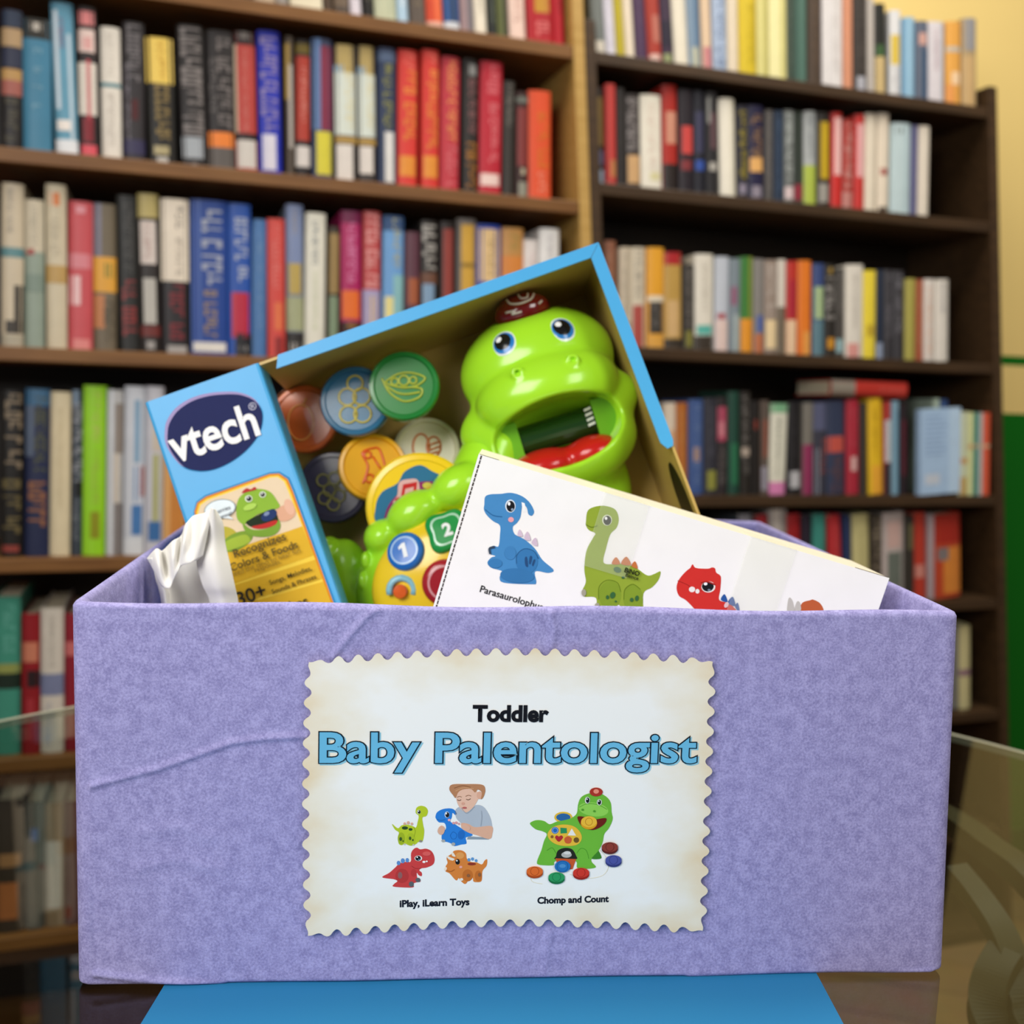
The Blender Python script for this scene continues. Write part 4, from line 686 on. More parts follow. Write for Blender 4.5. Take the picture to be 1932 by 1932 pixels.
for w, c, bands, lab in ((0.023, 'c8d0b4', [(.55, .62, 'c49c6c'), (.78, 1, 'c0a468', .1, .8)], 'pale green book with tan foot beside the pale blue cover'),
                    (0.013, 'd0d49c', [(.38, .44, 'c4a070')], 'thin yellow green book left of the teal one, fourth row'),
                    (0.011, '2c8478', [(.38, .42, 'b8a888')], 'thin teal book in the set at the right end, fourth row'),
                    (0.012, 'b4b4b0', [(.38, .42, 'b8a888')], 'thin grey book between teal and coral ones, fourth row'),
                    (0.018, 'd0583c', [(.38, .42, 'c8a888')], 'coral red book last at the right end, fourth row')):
    o = book(w-.0006, 0.165, 0.125, c, bands)
    laid(o, Matrix.Translation((x, 0.006, 0.8515)) @ LEAN, lab, G4); x += w

# ------------------------------------------------------------------ round glass table
TZ = 0.739
def glass_material():
    m = bpy.data.materials.new('clear_table_glass'); m.use_nodes = True; nt = m.node_tree; nt.nodes.clear()
    out = node(nt, 'ShaderNodeOutputMaterial'); mix = node(nt, 'ShaderNodeMixShader')
    tr = node(nt, 'ShaderNodeBsdfTransparent'); tr.inputs[0].default_value = (0.86, 0.90, 0.87, 1)
    gl = node(nt, 'ShaderNodeBsdfGlossy'); gl.inputs['Roughness'].default_value = 0.0
    fr = node(nt, 'ShaderNodeFresnel'); fr.inputs['IOR'].default_value = 1.5
    ge = node(nt, 'ShaderNodeNewGeometry'); fs = node(nt, 'ShaderNodeMath', operation='MULTIPLY_ADD'); fs.inputs[1].default_value = -1.0; fs.inputs[2].default_value = 1.0
    nt.links.new(ge.outputs['Backfacing'], fs.inputs[0]); ff = node(nt, 'ShaderNodeMath', operation='MULTIPLY')
    nt.links.new(fr.outputs[0], ff.inputs[0]); nt.links.new(fs.outputs[0], ff.inputs[1])
    nt.links.new(ff.outputs[0], mix.inputs[0]); nt.links.new(tr.outputs[0], mix.inputs[1]); nt.links.new(gl.outputs[0], mix.inputs[2])
    nt.links.new(mix.outputs[0], out.inputs[0]); return m
M_GLASS = glass_material()
M_IRON = principled('bronze_iron', '353018', 0.5, 0.35)[0]
table = empty('round_table', Matrix.Translation((0.0, 0.46, 0.0)))
tag(table, 'round clear glass table with bronze scroll base under the purple box', 'table')
TR = 0.535
mb = MB(); e = 0.003
mb.lathe([(0.0, TZ-.010), (TR-e, TZ-.010), (TR, TZ-.010+e), (TR, TZ-e), (TR-e, TZ), (0.0, TZ)], 'ffffff', n=128)
mb.build('glass_top', M_GLASS, table, weld=1e-6)
def flat_bar(pts, wid, thick, name):
    """a hammered flat bar bent along pts (x,y,z)"""
    pts = [Vector(p) for p in smooth_open(pts, 10)]; N = len(pts); rows = []
    for i, p in enumerate(pts):
        t = (pts[min(i+1, N-1)]-pts[max(i-1, 0)]).normalized()
        side = Vector((-t.y, t.x, 0)); side = side.normalized() if side.length > 1e-4 else Vector((1, 0, 0))
        nr = t.cross(side).normalized()
        rows.append([p+side*a*wid/2+nr*b*thick/2 for a, b in ((-1, -1), (1, -1), (1, 1), (-1, 1), (-1, -1))])
    mb = MB(); mb.grid(rows, '4a4226')
    return mb.build(name, M_IRON, table, smooth=False)
m, nt, b = principled('polished_glass_edge', 'c4c6b0', 0.2, 0.5); b.inputs['Alpha'].default_value = 0.55
mb = MB(); mb.lathe([(TR+.0002, TZ-.008), (TR+.0004, TZ-.002), (TR-.003, TZ+.0003), (TR-.008, TZ+.0002)], 'c4c6b0', n=128)
mb.build('polished_edge', m, table, smooth=True)['label'] = 'pale polished rim of the glass'
for ang in (100, 220):
    c, s = math.cos(math.radians(ang)), math.sin(math.radians(ang))
    prof = [(0.215, 0.60), (0.235, 0.575), (0.265, 0.585), (0.275, 0.63), (0.25, 0.685), (0.28, 0.7225), (0.31, 0.7225), (0.37, 0.66), (0.385, 0.56), (0.32, 0.43), (0.22, 0.28), (0.20, 0.12), (0.27, -0.02), (0.36, FZ+.010), (0.41, FZ+.03), (0.42, FZ+.06), (0.39, FZ+.075)]
    flat_bar([(r*c, r*s, z) for r, z in prof], 0.022, 0.011, 'leg')
flat_bar([(0.3504, 0.3718, 0.6783), (0.3532, 0.3124, 0.6867), (0.3568, 0.2623, 0.6885), (0.364, 0.2219, 0.6862), (0.3759, 0.1895, 0.6645), (0.3804, 0.1751, 0.6215), (0.3669, 0.157, 0.5422), (0.3595, 0.1467, 0.4402), (0.3645, 0.1347, 0.3217), (0.3763, 0.1254, 0.1801), (0.3933, 0.1159, 0.0366), (0.4143, 0.1143, -0.0786)], 0.020, 0.014, 'leg')
flat_bar([(0.3169, 0.232, 0.6869), (0.3249, 0.2108, 0.6763), (0.3302, 0.1896, 0.665), (0.3328, 0.173, 0.6505), (0.3332, 0.1611, 0.6323), (0.336, 0.154, 0.6119), (0.3518, 0.154, 0.5621), (0.3653, 0.1553, 0.5252)], 0.018, 0.010, 'scroll')
flat_bar([(0.33, 0.1767, 0.6573), (0.3173, 0.1674, 0.6443), (0.3117, 0.1607, 0.6283), (0.3143, 0.1538, 0.6096), (0.327, 0.1509, 0.6012), (0.3372, 0.1531, 0.6125)], 0.022, 0.010, 'scroll')
# ------------------------------------------------------------------ blue sheet under the box
m, nt, b = principled('blue_card', '2f84b4', 0.6, 0.2)
mb = MB(); mb.box((-0.149, 0.06, TZ+.0002), (0.149, 0.515, TZ+.0010), '2f86b8')
sheet = mb.build('card_sheet', m); tag(sheet, 'bright blue card sheet lying on the glass table under the purple box', 'sheet')

# ------------------------------------------------------------------ purple gift box
BYAW = math.radians(4.6)
BOX = frame((math.cos(BYAW), math.sin(BYAW), 0), (-math.sin(BYAW), math.cos(BYAW), 0), (0, 0, 1), (0.013, 0.4453, TZ+.0012))
m, nt, b = principled('purple_tissue_wrap', '9b95d0', 0.75, 0.2)
tc = node(nt, 'ShaderNodeTexCoord')
n1 = node(nt, 'ShaderNodeTexNoise'); n1.inputs['Scale'].default_value = 900; n1.inputs['Detail'].default_value = 5; n1.inputs['Roughness'].default_value = 0.7
n2 = node(nt, 'ShaderNodeTexNoise'); n2.inputs['Scale'].default_value = 170; n2.inputs['Detail'].default_value = 4
ad = node(nt, 'ShaderNodeMath', operation='ADD')
rp = node(nt, 'ShaderNodeValToRGB'); rp.color_ramp.elements[0].position = 0.40; rp.color_ramp.elements[1].position = 0.60
rp.color_ramp.elements[0].color = lin('8580b1'); rp.color_ramp.elements[1].color = lin('aaa5d5')
bp = node(nt, 'ShaderNodeBump'); bp.inputs['Strength'].default_value = 0.25; bp.inputs['Distance'].default_value = 0.0006
for q in (n1, n2): nt.links.new(tc.outputs['Object'], q.inputs['Vector'])
wa = node(nt, 'ShaderNodeMath', operation='MULTIPLY'); wa.inputs[1].default_value = 0.66; wb_ = node(nt, 'ShaderNodeMath', operation='MULTIPLY'); wb_.inputs[1].default_value = 0.34
nt.links.new(n1.outputs['Fac'], wa.inputs[0]); nt.links.new(n2.outputs['Fac'], wb_.inputs[0]); nt.links.new(wa.outputs[0], ad.inputs[0]); nt.links.new(wb_.outputs[0], ad.inputs[1])
nt.links.new(ad.outputs[0], rp.inputs['Fac']); nt.links.new(rp.outputs['Color'], b.inputs['Base Color'])
nt.links.new(n1.outputs['Fac'], bp.inputs['Height']); nt.links.new(bp.outputs[0], b.inputs['Normal'])
M_WRAP = m
gift = empty('gift_box', BOX); tag(gift, 'open cardboard box wrapped in purple paper with a toddler sign on its front', 'box')
BH = 0.1706; BD = 0.385
CREASES = [([(-0.19851, 0.0903), (-0.16373, 0.09976), (-0.13208, 0.11167), (-0.11844, 0.1136), (-0.10062, 0.11459)], 0.001, 0.0015), ([(-0.06874, 0.17272), (-0.07553, 0.16749), (-0.08341, 0.15802), (-0.08949, 0.14974)], 0.0009, 0.0015), ([(0.00557, 0.16963), (0.00721, 0.16251), (0.00604, 0.15487)], 0.0007, 0.0015), ([(-0.2013, 0.00749), (-0.17584, 0.00385), (-0.13668, -0.00082)], 0.0012, 0.0016), ([(0.00928, 0.02251), (0.00793, 0.00346)], 0.0005, 0.002), ([(0.07519, -0.00052), (0.15111, -0.00184), (0.19424, 0.00111)], 0.001, 0.0014), ([(-0.17071, 0.0711), (-0.15485, 0.07343), (-0.14121, 0.06853)], 0.0004, 0.003), ([(-0.17311, 0.05423), (-0.15719, 0.05895), (-0.13664, 0.05393)], 0.0004, 0.003)]
def crease(x, z):
    d = 0.0
    for pts, amp, wid in CREASES:
        for (ax, az), (bx_, bz) in zip(pts[:-1], pts[1:]):
            L2 = (bx_-ax)**2+(bz-az)**2; t = max(0, min(1, ((x-ax)*(bx_-ax)+(z-az)*(bz-az))/L2))
            q = math.hypot(x-ax-t*(bx_-ax), z-az-t*(bz-az))
            if q < wid*3: d = max(d, amp*math.exp(-(q/wid)**2))
    return 1.1*d + 0.0004*math.sin(x*61+z*23)*math.sin(z*55-x*17)
def box_outline(t, ins, dense):
    """outline at height fraction t (0 bottom, 1 top), inset by ins; starts at the front-left corner"""
    c = [(-.2005+.0*t+ins, ins), (.1985-.005*t-ins, ins), (.207+.018*t-ins, BD-ins), (-.212-.014*t+ins, BD-ins)]
    r = max(0.007-ins*.5, 0.002); out = []
    for i in range(4):
        p0, p1, p2 = Vector(c[i-1]), Vector(c[i]), Vector(c[(i+1) % 4])
        a = p1 + (p0-p1).normalized()*r; b2 = p1 + (p2-p1).normalized()*r
        for k in range(6):
            s = k/5; out.append(((1-s)**2)*a + 2*s*(1-s)*p1 + s*s*b2)
        nxt = c[(i+1) % 4]; e = Vector(nxt) + (p1-Vector(nxt)).normalized()*r
        nseg = 480 if (i == 0 and dense) else 6
        for k in range(1, nseg): out.append(b2.lerp(e, k/nseg))
    return out
mb = MB(); rows = []
NZ = 230
for j in range(NZ+1):
    t = j/NZ; ins = 0.0022*max(0, 1-t/0.012)**2
    rows.append([(p.x, p.y-(crease(p.x, t*BH) if p.y < 0.004 and abs(p.x) < .193 else 0), t*BH) for p in box_outline(t, ins, True)])
for ins, dz in ((0.0008, .0014), (0.0025, .0022), (0.0042, .0014), (0.005, 0.0)):
    rows.append([(p.x, p.y, BH+dz + .0007*math.sin(p.x*47)) for p in box_outline(1, ins, True)])
for t in (0.96, 0.5, 0.03):
    rows.append([(p.x, p.y, t*BH) for p in box_outline(t, 0.0052, True)])
rows = [r + [r[0]] for r in rows]
mb.grid(rows, '9b95d0')
inner = box_outline(0.03, 0.0052, True); mb.add([(p.x, p.y, 0.03*BH) for p in inner], [tuple(range(len(inner)))], '9b95d0')
base = box_outline(0, 0.0022, True); mb.add([(p.x, p.y, 0.0) for p in base], [tuple(range(len(base)))[::-1]], '9b95d0')
wrap = mb.build('wrapped_carton', M_WRAP, gift, smooth=True, weld=1e-6)

# ---- paper sign glued to the front
m, nt, b = principled('aged_sign_paper', 'ecebe6', 0.55, 0.3)
tc = node(nt, 'ShaderNodeTexCoord'); sp = node(nt, 'ShaderNodeSeparateXYZ'); nt.links.new(tc.outputs['Generated'], sp.inputs[0])
def edge(outp):
    a = node(nt, 'ShaderNodeMath', operation='SUBTRACT'); a.inputs[0].default_value = 1.0; nt.links.new(outp, a.inputs[1])
    k = node(nt, 'ShaderNodeMath', operation='MINIMUM'); nt.links.new(outp, k.inputs[0]); nt.links.new(a.outputs[0], k.inputs[1]); return k
ex, ey = edge(sp.outputs['X']), edge(sp.outputs['Y'])
mn = node(nt, 'ShaderNodeMath', operation='MINIMUM'); nt.links.new(ex.outputs[0], mn.inputs[0]); nt.links.new(ey.outputs[0], mn.inputs[1])
n1 = node(nt, 'ShaderNodeTexNoise'); n1.inputs['Scale'].default_value = 6; n1.inputs['Detail'].default_value = 5
nt.links.new(tc.outputs['Generated'], n1.inputs['Vector'])
sb_ = node(nt, 'ShaderNodeMath', operation='MULTIPLY_ADD'); sb_.inputs[1].default_value = -0.30; nt.links.new(n1.outputs['Fac'], sb_.inputs[0]); nt.links.new(mn.outputs[0], sb_.inputs[2])
rp = node(nt, 'ShaderNodeValToRGB'); cr = rp.color_ramp
mr = node(nt, 'ShaderNodeMapRange'); mr.inputs[1].default_value = -0.19; mr.inputs[2].default_value = 0.02; nt.links.new(sb_.outputs[0], mr.inputs[0])
cr.elements[0].color = lin('e2cfac'); cr.elements[0].position = 0.0; cr.elements[1].color = lin('efefec'); cr.elements[1].position = 1.0
q = cr.elements.new(0.45); q.color = lin('e9e2d0')
nt.links.new(mr.outputs[0], rp.inputs['Fac']); nt.links.new(rp.outputs['Color'], b.inputs['Base Color'])
FACE = Matrix(((1, 0, 0, 0), (0, 0, -1, 0), (0, 1, 0, 0), (0, 0, 0, 1)))     # sign plane: x right, y up, z out of the front
